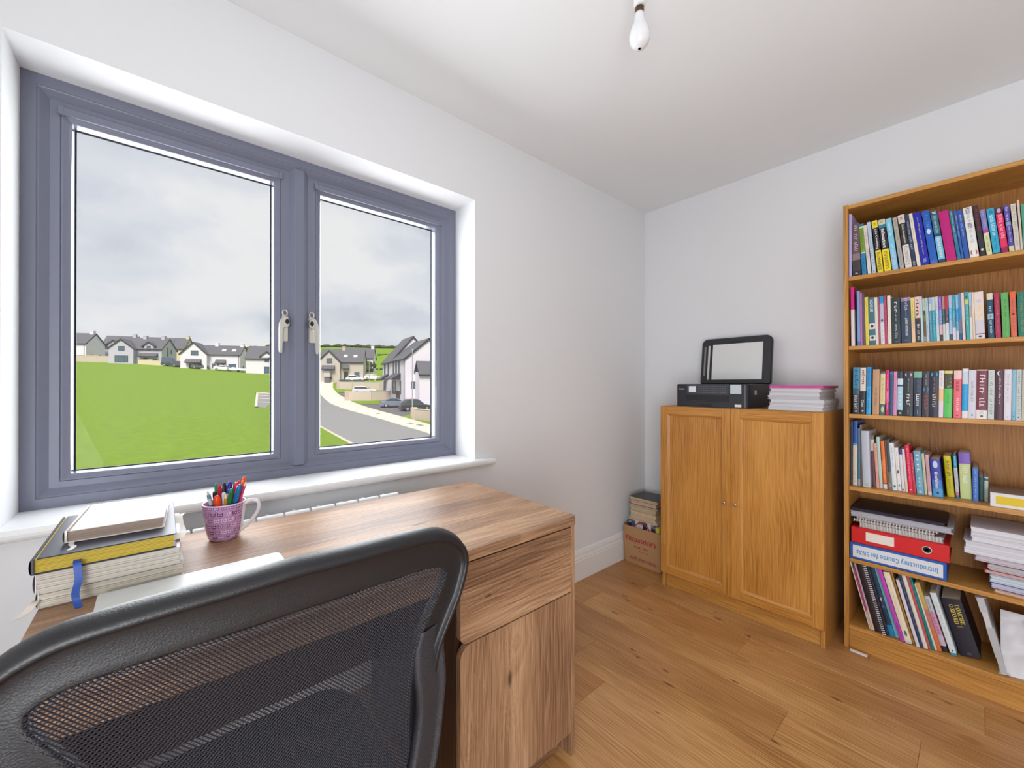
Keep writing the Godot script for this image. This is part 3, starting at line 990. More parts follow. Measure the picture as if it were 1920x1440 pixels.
# a gabled house; its front faces +z before it is turned. Heights are above its base
func house(called: String, at: Vector3, yaw: float, L: float, W: float, he: float, hr: float, wallm: Material, feats: Array, label: String) -> void:
	var o := thing(called, label, "house", at)
	o.rotation.y = deg_to_rad(yaw)
	var side := Transform3D(Basis(Vector3(0, 0, 1), Vector3(0, 1, 0), Vector3(-1, 0, 0)), Vector3.ZERO)
	var sec := PackedVector2Array([Vector2(-W / 2, -2.5), Vector2(W / 2, -2.5), Vector2(W / 2, he), Vector2(0, hr - 0.12), Vector2(-W / 2, he)])
	obj("walls", MB.new().at(side).prism(sec, -L / 2, L / 2), wallm, o)
	roof(o, Transform3D.IDENTITY, L + 0.35, W, he, hr, "roof")
	for f in feats:
		match f[0]:
			"gable":
				var gx: float = f[1]
				var gw: float = f[2]
				var pj: float = f[4]
				var gs := PackedVector2Array([Vector2(gx - gw / 2, -2.5), Vector2(gx + gw / 2, -2.5), Vector2(gx + gw / 2, he), Vector2(gx, f[3] - 0.12), Vector2(gx - gw / 2, he)])
				obj("front_gable", MB.new().prism(gs, 0.0, W / 2 + pj), wallm, o)
				roof(o, Transform3D(Basis(Vector3(0, 0, 1), Vector3(0, 1, 0), Vector3(-1, 0, 0)), Vector3(gx, 0, (W / 2 + pj) / 2 + 0.1)), W / 2 + pj + 0.2, gw, he, f[3], "gable_roof")
			"dormer":
				var ds := PackedVector2Array([Vector2(f[1] - f[2] / 2 + 0.15, he - 1.4), Vector2(f[1] + f[2] / 2 - 0.15, he - 1.4), Vector2(f[1] + f[2] / 2 - 0.15, f[3] - f[2] * 0.42), Vector2(f[1], f[3] - 0.15), Vector2(f[1] - f[2] / 2 + 0.15, f[3] - f[2] * 0.42)])
				obj("dormer_wall", MB.new().prism(ds, 0.0, W / 2 + 0.03), wallm, o)
				roof(o, Transform3D(Basis(Vector3(0, 0, 1), Vector3(0, 1, 0), Vector3(-1, 0, 0)), Vector3(f[1], 0, W / 4 + 0.12)), W / 2 + 0.25, f[2], f[3] - f[2] * 0.42, f[3], "dormer_roof")
			"win": pane(o, Transform3D(Basis(), Vector3(f[1], f[2], W / 2)), f[3], f[4])
			"dwin": pane(o, Transform3D(Basis(), Vector3(f[1], f[2], W / 2 + 0.03)), f[3], f[4])
			"gwin": pane(o, Transform3D(Basis(), Vector3(f[1], f[2], W / 2 + f[5])), f[3], f[4])
			"rwin": pane(o, Transform3D(Basis(Vector3(0, 0, -1), Vector3(0, 1, 0), Vector3(1, 0, 0)), Vector3(L / 2, f[2], -f[1])), f[3], f[4])
			"tall": pane(o, Transform3D(Basis(), Vector3(f[1], he - 2.6, W / 2)), 0.75, 2.3)
			"door", "gdoor":
				var dz := W / 2 + (1.2 if f[0] == "gdoor" else 0.0)
				obj("door", MB.new().at(Transform3D(Basis(), Vector3(f[1], 0, dz))).box(Vector3(-f[2] / 2, -0.1, -0.05), Vector3(f[2] / 2, 2.1, 0.05), 0.02), M.eaves, o)
			"canopy", "gcanopy":
				var cz := W / 2 + (float(f[5]) if f.size() > 5 else 0.0)
				var w2: float = f[3] / 2
				var b := MB.new()
				var y: float = f[2]
				b.quad(Vector3(f[1] - w2, y, cz + f[4]), Vector3(f[1] + w2, y, cz + f[4]), Vector3(f[1] + w2, y + 0.95, cz), Vector3(f[1] - w2, y + 0.95, cz), Vector3(0, 1, 1))
				obj("porch_roof", b, M.slate, o)
				var tr := MB.new()
				tr.box(Vector3(f[1] - w2, y - 0.16, cz - 0.02), Vector3(f[1] + w2, y - 0.01, cz + f[4]), 0.02)
				for s in [-1, 1]:
					tr.tri(Vector3(f[1] + s * w2, y, cz + f[4]), Vector3(f[1] + s * w2, y, cz), Vector3(f[1] + s * w2, y + 0.94, cz), Vector3(s, 0, 0))
				obj("porch_trim", tr, M.eaves, o)
			"chimney":
				obj("chimney", MB.new().at(Transform3D(Basis(), Vector3(clampf(f[1], -L / 2 + 0.5, L / 2 - 0.5), 0, 0))).box(Vector3(-0.4, hr - 1.0, -0.45), Vector3(0.4, hr + 0.75, 0.45)).box(Vector3(-0.46, hr + 0.6, -0.5), Vector3(0.46, hr + 0.8, 0.5)), wallm, o)
			"sky":
				var t := 0.42
				var n := Vector3(0, W / 2, hr - he).normalized()
				var p := Vector3(f[1] - L * 0.05, lerpf(he, hr, t), lerpf(W / 2, 0, t)) + n * 0.12
				obj("rooflight", MB.new().at(facing(p, Vector3.RIGHT, Vector3(0, hr - he, -W / 2))).box(Vector3(-0.45, -0.5, 0), Vector3(0.45, 0.5, 0.09), 0.02), M.rooflight, o)
			"solar":
				var n := Vector3(0, W / 2, hr - he).normalized()
				var p := Vector3(f[1], lerpf(he, hr, 0.5), W / 4) + n * 0.14
				obj("solar_panel", MB.new().at(facing(p, Vector3.RIGHT, Vector3(0, hr - he, -W / 2))).box(Vector3(-f[2] / 2, -1.6, 0), Vector3(f[2] / 2, 1.6, 0.06), 0.02), M.win, o)
			"pipe":
				obj("downpipe", MB.new().tube([Vector3(f[1], 0, W / 2 + 0.06), Vector3(f[1], he - 0.1, W / 2 + 0.06)], 0.05, 6), M.eaves, o)
			"rlean":
				var b := MB.new()
				b.box(Vector3(L / 2, -0.5, -f[1] - f[2] / 2), Vector3(L / 2 + 2.4, 5.2, -f[1] + f[2] / 2))
				obj("side_wing", b, wallm, o)
				roof(o, Transform3D(Basis(Vector3(0, 0, -1), Vector3(0, 1, 0), Vector3(1, 0, 0)), Vector3(L / 2 + 1.2, 0, -f[1])), f[2] + 0.3, 2.5, 5.1, 6.9, "wing_roof")


func roof(o: Node3D, T: Transform3D, L: float, W: float, he: float, hr: float, called: String) -> void:
	var b := MB.new().at(T)
	var th := 0.13
	var ov := 0.28
	var k := (hr - he) / (W / 2)
	for s in [-1.0, 1.0]:
		var n := Vector3(0, W / 2, s * (hr - he)).normalized() * th
		var e := Vector3(0, he - ov * k, s * (W / 2 + ov))
		var r := Vector3(0, hr, 0)
		for q in [[e + n, r + Vector3(0, th, 0), n + Vector3(0, 0.001, 0)], [e, r, -n]]:
			b.quad(q[0] + Vector3(-L / 2, 0, 0), q[0] + Vector3(L / 2, 0, 0), q[1] + Vector3(L / 2, 0, 0), q[1] + Vector3(-L / 2, 0, 0), q[2])
	var rf := obj(called, b, M.slate, o)
	var t := MB.new().at(T)
	for s in [-1.0, 1.0]:
		var n := Vector3(0, W / 2, s * (hr - he)).normalized() * th
		var e := Vector3(0, he - ov * k, s * (W / 2 + ov))
		var r := Vector3(0, hr, 0)
		t.box(Vector3(-L / 2, e.y - 0.1, e.z - 0.08), Vector3(L / 2, e.y + 0.12, e.z + 0.08))
		for x in [-1.0, 1.0]:
			var X := Vector3(x * (L / 2 + 0.02), 0, 0)
			t.quad(X + e - n * 1.2, X + r - Vector3(0, 0.26, 0), X + r + Vector3(0, th, 0), X + e + n, Vector3(x, 0, 0))
			t.quad(X * 0.985 + e - n * 1.2, X * 0.985 + r - Vector3(0, 0.26, 0), X + r - Vector3(0, 0.26, 0), X + e - n * 1.2, Vector3(0, -1, 0))
	obj("roof_trim", t, M.eaves, rf)


func pane(o: Node3D, T: Transform3D, w: float, h: float) -> void:
	var f := MB.new().at(T)
	f.box(Vector3(-w / 2 - 0.06, -0.06, -0.02), Vector3(w / 2 + 0.06, 0.02, 0.07))
	f.box(Vector3(-w / 2 - 0.06, h - 0.02, -0.02), Vector3(w / 2 + 0.06, h + 0.06, 0.07))
	for x in [-w / 2 - 0.02, w / 2 + 0.02]:
		f.box(Vector3(x - 0.04, 0, -0.02), Vector3(x + 0.04, h, 0.07))
	var n := int(w / 0.65)
	for k in range(1, n): f.box(Vector3(-w / 2 + w * k / n - 0.025, 0, -0.02), Vector3(-w / 2 + w * k / n + 0.025, h, 0.06))
	var m := obj("window", f, M.win_frame, o)
	obj("pane", MB.new().at(T).box(Vector3(-w / 2, 0, -0.02), Vector3(w / 2, h, 0.03)), M.win, m)


# kinds: 0 saloon, 1 estate, 2 hatchback, 3 van. The car points along +x before it is turned
func car(called: String, p: Vector2, yaw: float, L: float, H: float, kind: int, paint: Color, label: String) -> void:
	var o := thing(called, label, called, on_land(p.x, p.y, 0.06))
	o.rotation.y = deg_to_rad(yaw)
	var f := on_land(p.x + cos(deg_to_rad(yaw)), p.y - sin(deg_to_rad(yaw))).y - on_land(p.x, p.y).y
	o.rotation.z = atan(f)
	var r := L / 2
	var rear := [[-0.93, 0.62], [-0.52, 0.98]]
	var lower := PackedVector2Array([Vector2(-r, 0.34), Vector2(-r * 0.97, 0.2), Vector2(r * 0.96, 0.2), Vector2(r, 0.36), Vector2(r * 0.985, 0.62), Vector2(r * 0.9, 0.74), Vector2(r * 0.45, 0.9), Vector2(-r * 0.9, 0.95), Vector2(-r * 0.99, 0.82)])
	var X := Transform3D(Basis(), Vector3.ZERO)
	var pm := mat(paint.linear_to_srgb(), 0.2)
	pm.clearcoat_enabled = true
	pm.clearcoat = 1.0
	var body := MB.new()
	body.prism(lower, 0.0, 0.87, 0.09)
	body.prism(lower, 0.0, -0.87, 0.0)
	obj("body", body, pm, o)
	var back: float = [-0.78, -0.95, -0.93, -0.97][kind]
	var top_back: float = [-0.42, -0.8, -0.62, -0.95][kind]
	var cab := PackedVector2Array([Vector2(r * back, 0.9), Vector2(r * 0.5, 0.86), Vector2(r * 0.12, H - 0.06), Vector2(-r * 0.1, H), Vector2(r * (top_back + 0.12), H), Vector2(r * top_back, H - 0.08)])
	var cb := MB.new()
	cb.prism(cab, 0.0, 0.74, 0.10)
	cb.prism(cab, 0.0, -0.74, 0.0)
	obj("cabin", cb, pm, o)
	var gl := MB.new()
	var lo := 0.95
	var hi := H - 0.13
	for s in [-1.0, 1.0]:
		gl.prism(PackedVector2Array([Vector2(r * (back * 0.88), lo), Vector2(r * 0.38, lo), Vector2(r * 0.10, hi), Vector2(r * (top_back + 0.03), hi)]), s * 0.68, s * 0.752)
	gl.quad(Vector3(r * 0.5, 0.93, -0.6), Vector3(r * 0.5, 0.93, 0.6), Vector3(r * 0.15, H - 0.1, 0.55), Vector3(r * 0.15, H - 0.1, -0.55), Vector3(1, 1, 0))
	gl.quad(Vector3(r * (back - 0.005), 0.97, -0.6), Vector3(r * (back - 0.005), 0.97, 0.6), Vector3(r * (top_back - 0.02), H - 0.12, 0.55), Vector3(r * (top_back - 0.02), H - 0.12, -0.55), Vector3(-1, 1, 0))
	obj("windows", gl, M.win_frame if kind != 3 else M.win, o)
	for x in [-0.6, 0.62]:
		for s in [-1.0, 1.0]:
			var W := Transform3D(Basis(Vector3(1, 0, 0), Vector3(0, 0, s), Vector3(0, -s, 0)), Vector3(x * r, 0.31, s * 0.66))
			var wh := obj("wheel", MB.new().at(W).lathe([[0.0, 0.0], [0.31, 0.0], [0.325, 0.03], [0.325, 0.18], [0.30, 0.215], [0.0, 0.215]], 18), M.tyre, o)
			obj("wheel_trim", MB.new().at(W).lathe([[0.0, 0.20], [0.21, 0.20], [0.2, 0.222], [0.08, 0.226], [0.0, 0.226]], 14), M.alloy, wh)
	var li := MB.new()
	for s in [-1.0, 1.0]: li.box(Vector3(-r * 1.002, 0.7, s * 0.66 - 0.17), Vector3(-r * 0.93, 0.86, s * 0.66 + 0.17), 0.02)
	obj("tail_lights", li, mat(rgb(150, 40, 36), 0.25), o)


func boat() -> void:
	var o := thing("covered_boat", "long low white covered boat on its trailer before the white house", "boat", on_land(-120.9, -12.9, 0.05))
	o.rotation.y = deg_to_rad(52)
	var rows: Array = []
	for i in 13:
		var t := i / 12.0
		var hw := 0.95 * sqrt(maxf(1.0 - pow(t, 3.0), 0.02))
		var row := PackedVector3Array()
		for j in 9:
			var q := j / 8.0
			row.append(Vector3(-2.8 + t * 5.8, 0.55 + sin(q * PI) * (0.75 - 0.35 * t) * (0.8 + 0.2 * cos(t * 6.0)), (q * 2.0 - 1.0) * hw))
		rows.append(row)
	obj("cover", MB.new().grid(rows, false, false, true), M.render_white, o)
	obj("hull", MB.new().box(Vector3(-2.7, 0.25, -0.8), Vector3(2.2, 0.58, 0.8), 0.15), M.render_white, o)
	for s in [-1.0, 1.0]:
		obj("wheel", MB.new().at(Transform3D(Basis(Vector3(1, 0, 0), Vector3(0, 0, s), Vector3(0, -s, 0)), Vector3(-0.8, 0.28, s * 0.7))).lathe([[0.0, 0.0], [0.28, 0.0], [0.28, 0.18], [0.0, 0.18]], 16), M.tyre, o)


func trailer() -> void:
	var o := thing("trailer", "small pale box trailer with a flat lid before the beige house", "trailer", on_land(-104.8, -28.6, 0.0))
	o.position.y += 0.9
	o.rotation.y = deg_to_rad(150)
	obj("box", MB.new().box(Vector3(-1.5, 0.5, -0.75), Vector3(1.5, 1.6, 0.75), 0.04), M.render_beige, o)
	obj("lid", MB.new().box(Vector3(-1.6, 1.6, -0.85), Vector3(1.6, 1.85, 0.85), 0.06), mat(rgb(150, 172, 186), 0.4), o)
	for s in [-1.0, 1.0]:
		obj("wheel", MB.new().at(Transform3D(Basis(Vector3(1, 0, 0), Vector3(0, 0, s), Vector3(0, -s, 0)), Vector3(0, 0.3, s * 0.6))).lathe([[0.0, 0.0], [0.3, 0.0], [0.3, 0.2], [0.0, 0.2]], 16), M.tyre, o)
	obj("skirt", MB.new().box(Vector3(-1.3, -1.4, -0.6), Vector3(1.3, 0.5, 0.6)), M.tarmac_dark, o)


func hills() -> void:
	var a := deg_to_rad(49.2)
	var n := FastNoiseLite.new()
	n.seed = 3
	n.frequency = 0.004
	var rows: Array = []
	var crest := PackedVector3Array()
	for i in 22:
		var w := 175.0 + i * 17.0
		var row := PackedVector3Array()
		for j in 60:
			var u := -1.5 + j * 0.036
			var x := 1.618 - sin(a) * w + cos(a) * u * w
			var z := 2.693 - cos(a) * w - sin(a) * u * w
			var t := i / 21.0
			var rise := 0.094 * w - 1.5
			rise -= smoothstep(-0.62, -0.9, u) * w * 0.05
			var y := lerpf(land(x, z) - 1.0, 1.192 + rise * smoothstep(0.0, 1.0, t) + 4.0 * n.get_noise_2d(x, z), smoothstep(0.02, 0.9, t))
			row.append(Vector3(x, y, z))
			if i == 21: crest.append(Vector3(x, y, z))
		rows.append(row)
	struct("ground_hill", MB.new().grid(rows, false, false, (rows[1][0] - rows[0][0]).cross(rows[0][1] - rows[0][0]).y < 0), M.grass)
	# scrubby hedges along the crest and the field edges
	var r := RandomNumberGenerator.new()
	r.seed = 8
	var hb := MB.new()
	var blob := func(p: Vector3, s: float) -> void:
		var rr: Array = []
		for i in 5:
			var row := PackedVector3Array()
			for j in 7:
				var th := PI * i / 4.0
				var ph := TAU * j / 7.0
				var k := s * r.randf_range(0.75, 1.2)
				row.append(p + Vector3(sin(th) * cos(ph) * k * 1.5, -cos(th) * k * 0.8 + s * 0.3, sin(th) * sin(ph) * k * 1.5))
			rr.append(row)
		hb.grid(rr, false, true, false)
	for j in crest.size() - 1:
		for k in 10:
			blob.call(crest[j].lerp(crest[j + 1], k / 10.0) + Vector3(r.randf_range(-2, 2), 0.5, r.randf_range(-2, 2)), r.randf_range(1.2, 3.4))
	for i in [7, 12, 16]:
		for j in 59:
			for k in 6:
				blob.call(rows[i][j].lerp(rows[i][j + 1], k / 6.0) + Vector3(r.randf_range(-2, 2), 0.2, r.randf_range(-2, 2)), r.randf_range(0.7, 1.7))
	for k in 60:
		var w := r.randf_range(118, 126)
		var u := r.randf_range(-0.39, -0.352)
		var x := 1.618 - sin(a) * w + cos(a) * u * w
		var z := 2.693 - cos(a) * w - sin(a) * u * w
		blob.call(on_land(x, z, r.randf_range(0.5, 3.5)), r.randf_range(0.8, 1.8))
	var h := obj("hedgerows", hb, M.hedge)
	tag(h, "dark scrubby hedgerows along the hill crest and field edges", "hedge")
	h.set_meta("kind", "stuff")


# a board whose grain runs along an axis, with its own stretch of the veneer
func board(lo: Vector3, hi: Vector3, grain: int, bev := 0.0012) -> MB:
	var b := MB.new()
	b.grain = grain
	b.uvo = Vector2(rng.randf() * 2.0, rng.randf() * 2.0)
	return b.box(lo, hi, bev)


func bookcase() -> void:
	var X0 := 1.206
	var X1 := 2.006
	var zf := 0.33
	var zb := 0.05
	var o := thing("bookcase", "tall oak veneer bookcase packed with books against the back wall", "bookcase", Vector3(X0, 0, zb))
	var at := func(lo: Vector3, hi: Vector3) -> Array: return [lo - Vector3(X0, 0, zb), hi - Vector3(X0, 0, zb)]
	for s in 2:
		var x: float = [X0, X1 - 0.018][s]
		var q: Array = at.call(Vector3(x, 0, zb), Vector3(x + 0.018, 2.014, zf))
		obj("side_panel", board(q[0], q[1], 1), M.oak, o)
	var t: Array = at.call(Vector3(X0 + 0.018, 1.994, zb + 0.004), Vector3(X1 - 0.018, 2.012, zf - 0.001))
	obj("top_panel", board(t[0], t[1], 0), M.oak, o)
	for y in [1.6846, 1.3691, 1.061, 0.7333, 0.4074]:
		var q: Array = at.call(Vector3(X0 + 0.0185, y - 0.0178, zb + 0.01), Vector3(X1 - 0.0185, y, zf - 0.002))
		obj("shelf", board(q[0], q[1], 0), M.oak, o)
	var bt: Array = at.call(Vector3(X0 + 0.018, 0.088, zb + 0.004), Vector3(X1 - 0.018, 0.106, zf - 0.001))
	obj("bottom_panel", board(bt[0], bt[1], 0), M.oak, o)
	var kk: Array = at.call(Vector3(X0 + 0.018, 0, zf - 0.022), Vector3(X1 - 0.018, 0.088, zf - 0.008))
	obj("plinth", board(kk[0], kk[1], 0), M.oak, o)
	var bk: Array = at.call(Vector3(X0 + 0.006, 0.03, zb), Vector3(X1 - 0.006, 2.005, zb + 0.004))
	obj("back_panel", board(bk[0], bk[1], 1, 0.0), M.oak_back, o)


func cabinet() -> void:
	var o := thing("cabinet", "low oak cabinet with two framed doors under the open printer", "cabinet", Vector3(0.3715, 0, 0.03))
	var off := Vector3(0.3715, 0, 0.03)
	var W := 0.7865
	var D := 0.40
	for s in 2:
		var x: float = [0.0, W - 0.018][s]
		obj("side_panel", board(Vector3(x, 0, 0), Vector3(x + 0.018, 1.0695, D), 1), M.oak, o)
	obj("top_panel", board(Vector3(0.018, 1.0515, 0.002), Vector3(W - 0.018, 1.069, D - 0.001), 0), M.oak, o)
	obj("bottom_panel", board(Vector3(0.018, 0.085, 0.002), Vector3(W - 0.018, 0.103, D - 0.002), 0), M.oak, o)
	obj("plinth", board(Vector3(0.018, 0, D - 0.03), Vector3(W - 0.018, 0.085, D - 0.014), 0), M.oak, o)
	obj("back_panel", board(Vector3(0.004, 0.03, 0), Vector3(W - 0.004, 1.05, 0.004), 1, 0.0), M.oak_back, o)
	for s in 2:
		var x0: float = [0.0005, W / 2 + 0.0012][s]
		var x1: float = [W / 2 - 0.0012, W - 0.0005][s]
		var y0 := 0.088
		var y1 := 1.0665
		var z0 := D + 0.002
		var z1 := D + 0.020
		var st := 0.044
		var d := obj("door", board(Vector3(x0 + st - 0.002, y0 + st - 0.002, z0 + 0.002), Vector3(x1 - st + 0.002, y1 - st + 0.002, z0 + 0.010), 1, 0.0), M.oak_door, o)
		for x in [x0, x1 - st]:
			obj("stile", board(Vector3(x, y0, z0), Vector3(x + st, y1, z1), 1, 0.0016), M.oak_door, d)
		for y in [y0, y1 - st]:
			obj("rail", board(Vector3(x0 + st, y, z0), Vector3(x1 - st, y + st, z1), 0, 0.0016), M.oak_door, d)
		# sloping moulding inside the frame
		var mo := MB.new()
		var a := [x0 + st, x1 - st, y0 + st, y1 - st]
		var m := 0.011
		mo.grain = 1
		mo.quad(Vector3(a[0], a[2], z1 - 0.001), Vector3(a[0], a[3], z1 - 0.001), Vector3(a[0] + m, a[3] - m, z0 + 0.0102), Vector3(a[0] + m, a[2] + m, z0 + 0.0102), Vector3(1, 0, 1))
		mo.quad(Vector3(a[1], a[2], z1 - 0.001), Vector3(a[1], a[3], z1 - 0.001), Vector3(a[1] - m, a[3] - m, z0 + 0.0102), Vector3(a[1] - m, a[2] + m, z0 + 0.0102), Vector3(-1, 0, 1))
		mo.grain = 0
		mo.quad(Vector3(a[0], a[2], z1 - 0.001), Vector3(a[1], a[2], z1 - 0.001), Vector3(a[1] - m, a[2] + m, z0 + 0.0102), Vector3(a[0] + m, a[2] + m, z0 + 0.0102), Vector3(0, 1, 1))
		mo.quad(Vector3(a[0], a[3], z1 - 0.001), Vector3(a[1], a[3], z1 - 0.001), Vector3(a[1] - m, a[3] - m, z0 + 0.0102), Vector3(a[0] + m, a[3] - m, z0 + 0.0102), Vector3(0, -1, 1))
		obj("moulding", mo, M.oak_door, d)
		var kx: float = [x1 - 0.0265, x0 + 0.0265][s]
		var kn := MB.new().at(Transform3D(Basis(Vector3(1, 0, 0), Vector3(0, 0, 1), Vector3(0, -1, 0)), Vector3(kx, 0.5765, z1 - 0.0005)))
		kn.lathe([[0.0055, 0.0], [0.0045, 0.004], [0.0035, 0.010], [0.0045, 0.014], [0.0075, 0.017], [0.0085, 0.021], [0.0075, 0.0245], [0.0, 0.0255]], 18)
		obj("knob", kn, M.knob, d)


func desk() -> void:
	var o := thing("desk", "walnut veneer desk with a drawer and cupboard under the window", "desk", Vector3(0.152, 0, 1.675))
	var T := Transform3D(Basis(), -Vector3(0.152, 0, 1.675))
	var put := func(called: String, b: MB, m: Material, parent: Node) -> Node:
		return obj(called, b, m, parent)
	# top with rounded front corners
	var top := MB.new()
	top.grain = 2
	top.uvo = Vector2(0.1, 0.3)
	var plan := round_rect(0.152, -2.870, 0.765, -1.675, [0.004, 0.022, 0.022, 0.004], 6)
	top.at(T * Transform3D(Basis(Vector3(1, 0, 0), Vector3(0, 0, -1), Vector3(0, 1, 0)), Vector3.ZERO)).prism(plan, 0.743, 0.770, 0.0015)
	top.grain = 1
	obj("desk_top", top_uv(top), M.walnut_top, o)
	var e := MB.new().at(T)
	e.grain = 1
	e.box(Vector3(0.165, 0, 1.6815), Vector3(0.757, 0.743, 1.6995), 0.001)
	obj("end_panel", e, M.walnut, o)
	e = MB.new().at(T)
	e.grain = 1
	e.box(Vector3(0.165, 0, 2.846), Vector3(0.745, 0.743, 2.864), 0.001)
	obj("end_panel", e, M.walnut, o)
	e = MB.new().at(T)
	e.grain = 1
	e.uvo = Vector2(0.4, 0.2)
	e.box(Vector3(0.165, 0.0, 2.098), Vector3(0.722, 0.743, 2.116), 0.001)
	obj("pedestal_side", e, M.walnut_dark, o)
	e = MB.new().at(T)
	e.grain = 2
	e.box(Vector3(0.168, 0.205, 2.116), Vector3(0.184, 0.743, 2.846), 0.0)
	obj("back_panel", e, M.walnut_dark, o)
	e = MB.new().at(T)
	e.grain = 2
	e.box(Vector3(0.735, 0.682, 2.126), Vector3(0.752, 0.7425, 2.846), 0.001)
	obj("apron", e, M.walnut, o)
	e = MB.new().at(T)
	e.grain = 2
	e.box(Vector3(0.168, 0.0, 1.70), Vector3(0.184, 0.743, 2.098), 0.0)
	obj("pedestal_back", e, M.walnut_dark, o)
	e = MB.new().at(T)
	e.grain = 2
	e.box(Vector3(0.19, 0.0, 1.7145), Vector3(0.715, 0.085, 2.097), 0.001)
	obj("plinth", e, M.walnut, o)
	e = MB.new().at(T)
	e.grain = 2
	e.box(Vector3(0.19, 0.085, 1.70), Vector3(0.738, 0.737, 2.098), 0.0)
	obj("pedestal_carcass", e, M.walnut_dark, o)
	# fronts: seen from the room, x runs to the left of the drawing plane (z), y up
	var F := T * Transform3D(Basis(Vector3(0, 0, -1), Vector3(0, 1, 0), Vector3(1, 0, 0)), Vector3(0.742, 0, 0))
	var dr := MB.new().at(F)
	dr.grain = 0
	dr.uvo = Vector2(0.9, 0.05)
	dr.prism(round_rect(-2.124, 0.5325, -1.7035, 0.7365, [0.022, 0.001, 0.001, 0.001], 6), 0.0, 0.018, 0.0012)
	obj("drawer", dr, M.walnut, o)
	var dd := MB.new().at(F)
	dd.grain = 1
	dd.uvo = Vector2(0.3, 0.07)
	dd.prism(round_rect(-2.124, 0.082, -1.7035, 0.5285, [0.001, 0.001, 0.001, 0.034], 6), 0.0, 0.018, 0.0012)
	obj("cupboard_door", dd, M.walnut, o)


# the top's veneer runs along the desk (world z = -plan y)
func top_uv(b: MB) -> MB:
	for k in b.uv.size():
		var p := b.v[k]
		b.uv[k] = Vector2(p.z * 0.98 + 0.05, p.x + 0.03 + p.y * 0.6)
	return b


func radiator() -> void:
	var o := thing("radiator", "white sectional radiator between the desk and the window wall", "radiator", Vector3(0.03, 0.18, 1.985))
	var off := Vector3(0.03, 0.18, 1.985)
	for k in 11:
		var z0 := 1.985 + k * 0.0805
		var b := MB.new().at(Transform3D(Basis(), -off))
		# front blade with a rolled top
		var rows: Array = []
		for q in [[0.118, 0.19], [0.126, 0.20], [0.1275, 0.745], [0.125, 0.760], [0.118, 0.768], [0.108, 0.7695], [0.100, 0.764], [0.098, 0.750], [0.098, 0.19]]:
			var row := PackedVector3Array()
			for zz in [0.0025, 0.005, 0.0755, 0.078]:
				var ins: float = 0.003 if zz < 0.004 or zz > 0.077 else 0.0
				row.append(Vector3(q[0] - (ins if q[0] > 0.11 else -ins * 0.5), q[1] - (ins if q[1] > 0.7 else 0.0), z0 + zz))
			rows.append(row)
		b.grid(rows, false, false, true)
		b.box(Vector3(0.098, 0.2, z0 + 0.0026), Vector3(0.12, 0.762, z0 + 0.0774))
		obj("section", b, M.trim, o)
		var f := MB.new().at(Transform3D(Basis(), -off))
		f.box(Vector3(0.045, 0.2, z0 + 0.033), Vector3(0.1, 0.757, z0 + 0.045), 0.002)
		for q in [0.012, 0.066]: f.box(Vector3(0.05, 0.2, z0 + q), Vector3(0.1, 0.742, z0 + q + 0.002))
		f.box(Vector3(0.045, 0.2, z0 + 0.004), Vector3(0.048, 0.75, z0 + 0.076))
		obj("fin", f, M.trim, o)


func desk_things() -> void:
	radiator()
	# white closed laptop
	var l := thing("laptop", "closed white laptop lying before the pile of books on the desk", "laptop", Vector3(0.60, 0.7702, 2.63))
	l.rotation.y = 0.01
	var plan := round_rect(-0.12, -0.158, 0.12, 0.158, [0.004, 0.02, 0.02, 0.004], 5)
	plan = round_rect(-0.158, -0.12, 0.158, 0.12, [0.008, 0.008, 0.016, 0.004], 5)
	var L := Transform3D(Basis(Vector3(0, 0, -1), Vector3(-1, 0, 0), Vector3(0, 1, 0)), Vector3.ZERO)
	var wm := mat(rgb(226, 228, 226), 0.4)
	obj("base", MB.new().at(L).prism(plan, 0.0, 0.0045, 0.0008), wm, l)
	obj("lid", MB.new().at(L).prism(plan, 0.005, 0.0095, 0.0016), wm, l)
	# books piled flat
	flat_book("book", Vector3(0.31, 0.7702, 2.765), Vector3(0.296, 0.034, 0.212), 0.012, lin(214, 206, 198), lin(214, 206, 190), false, "worn softcover at the bottom of the desk pile", 3)
	flat_book("book", Vector3(0.325, 0.8046, 2.764), Vector3(0.300, 0.0358, 0.207), -0.02, lin(206, 202, 206), lin(196, 188, 176), false, "thick worn paperback second from the bottom of the desk pile", 2)
	flat_book("book", Vector3(0.318, 0.8410, 2.772), Vector3(0.320, 0.030, 0.205), 0.0, lin(30, 36, 58), lin(196, 170, 62), true, "dark navy hardback with gilt page edges and blue ribbon in the desk pile", 1)
	flat_book("book", Vector3(0.300, 0.8715, 2.760), Vector3(0.225, 0.025, 0.152), -0.05, lin(222, 212, 204), lin(172, 152, 138), true, "small pale hardback on top of the desk pile", 0)
	mug()


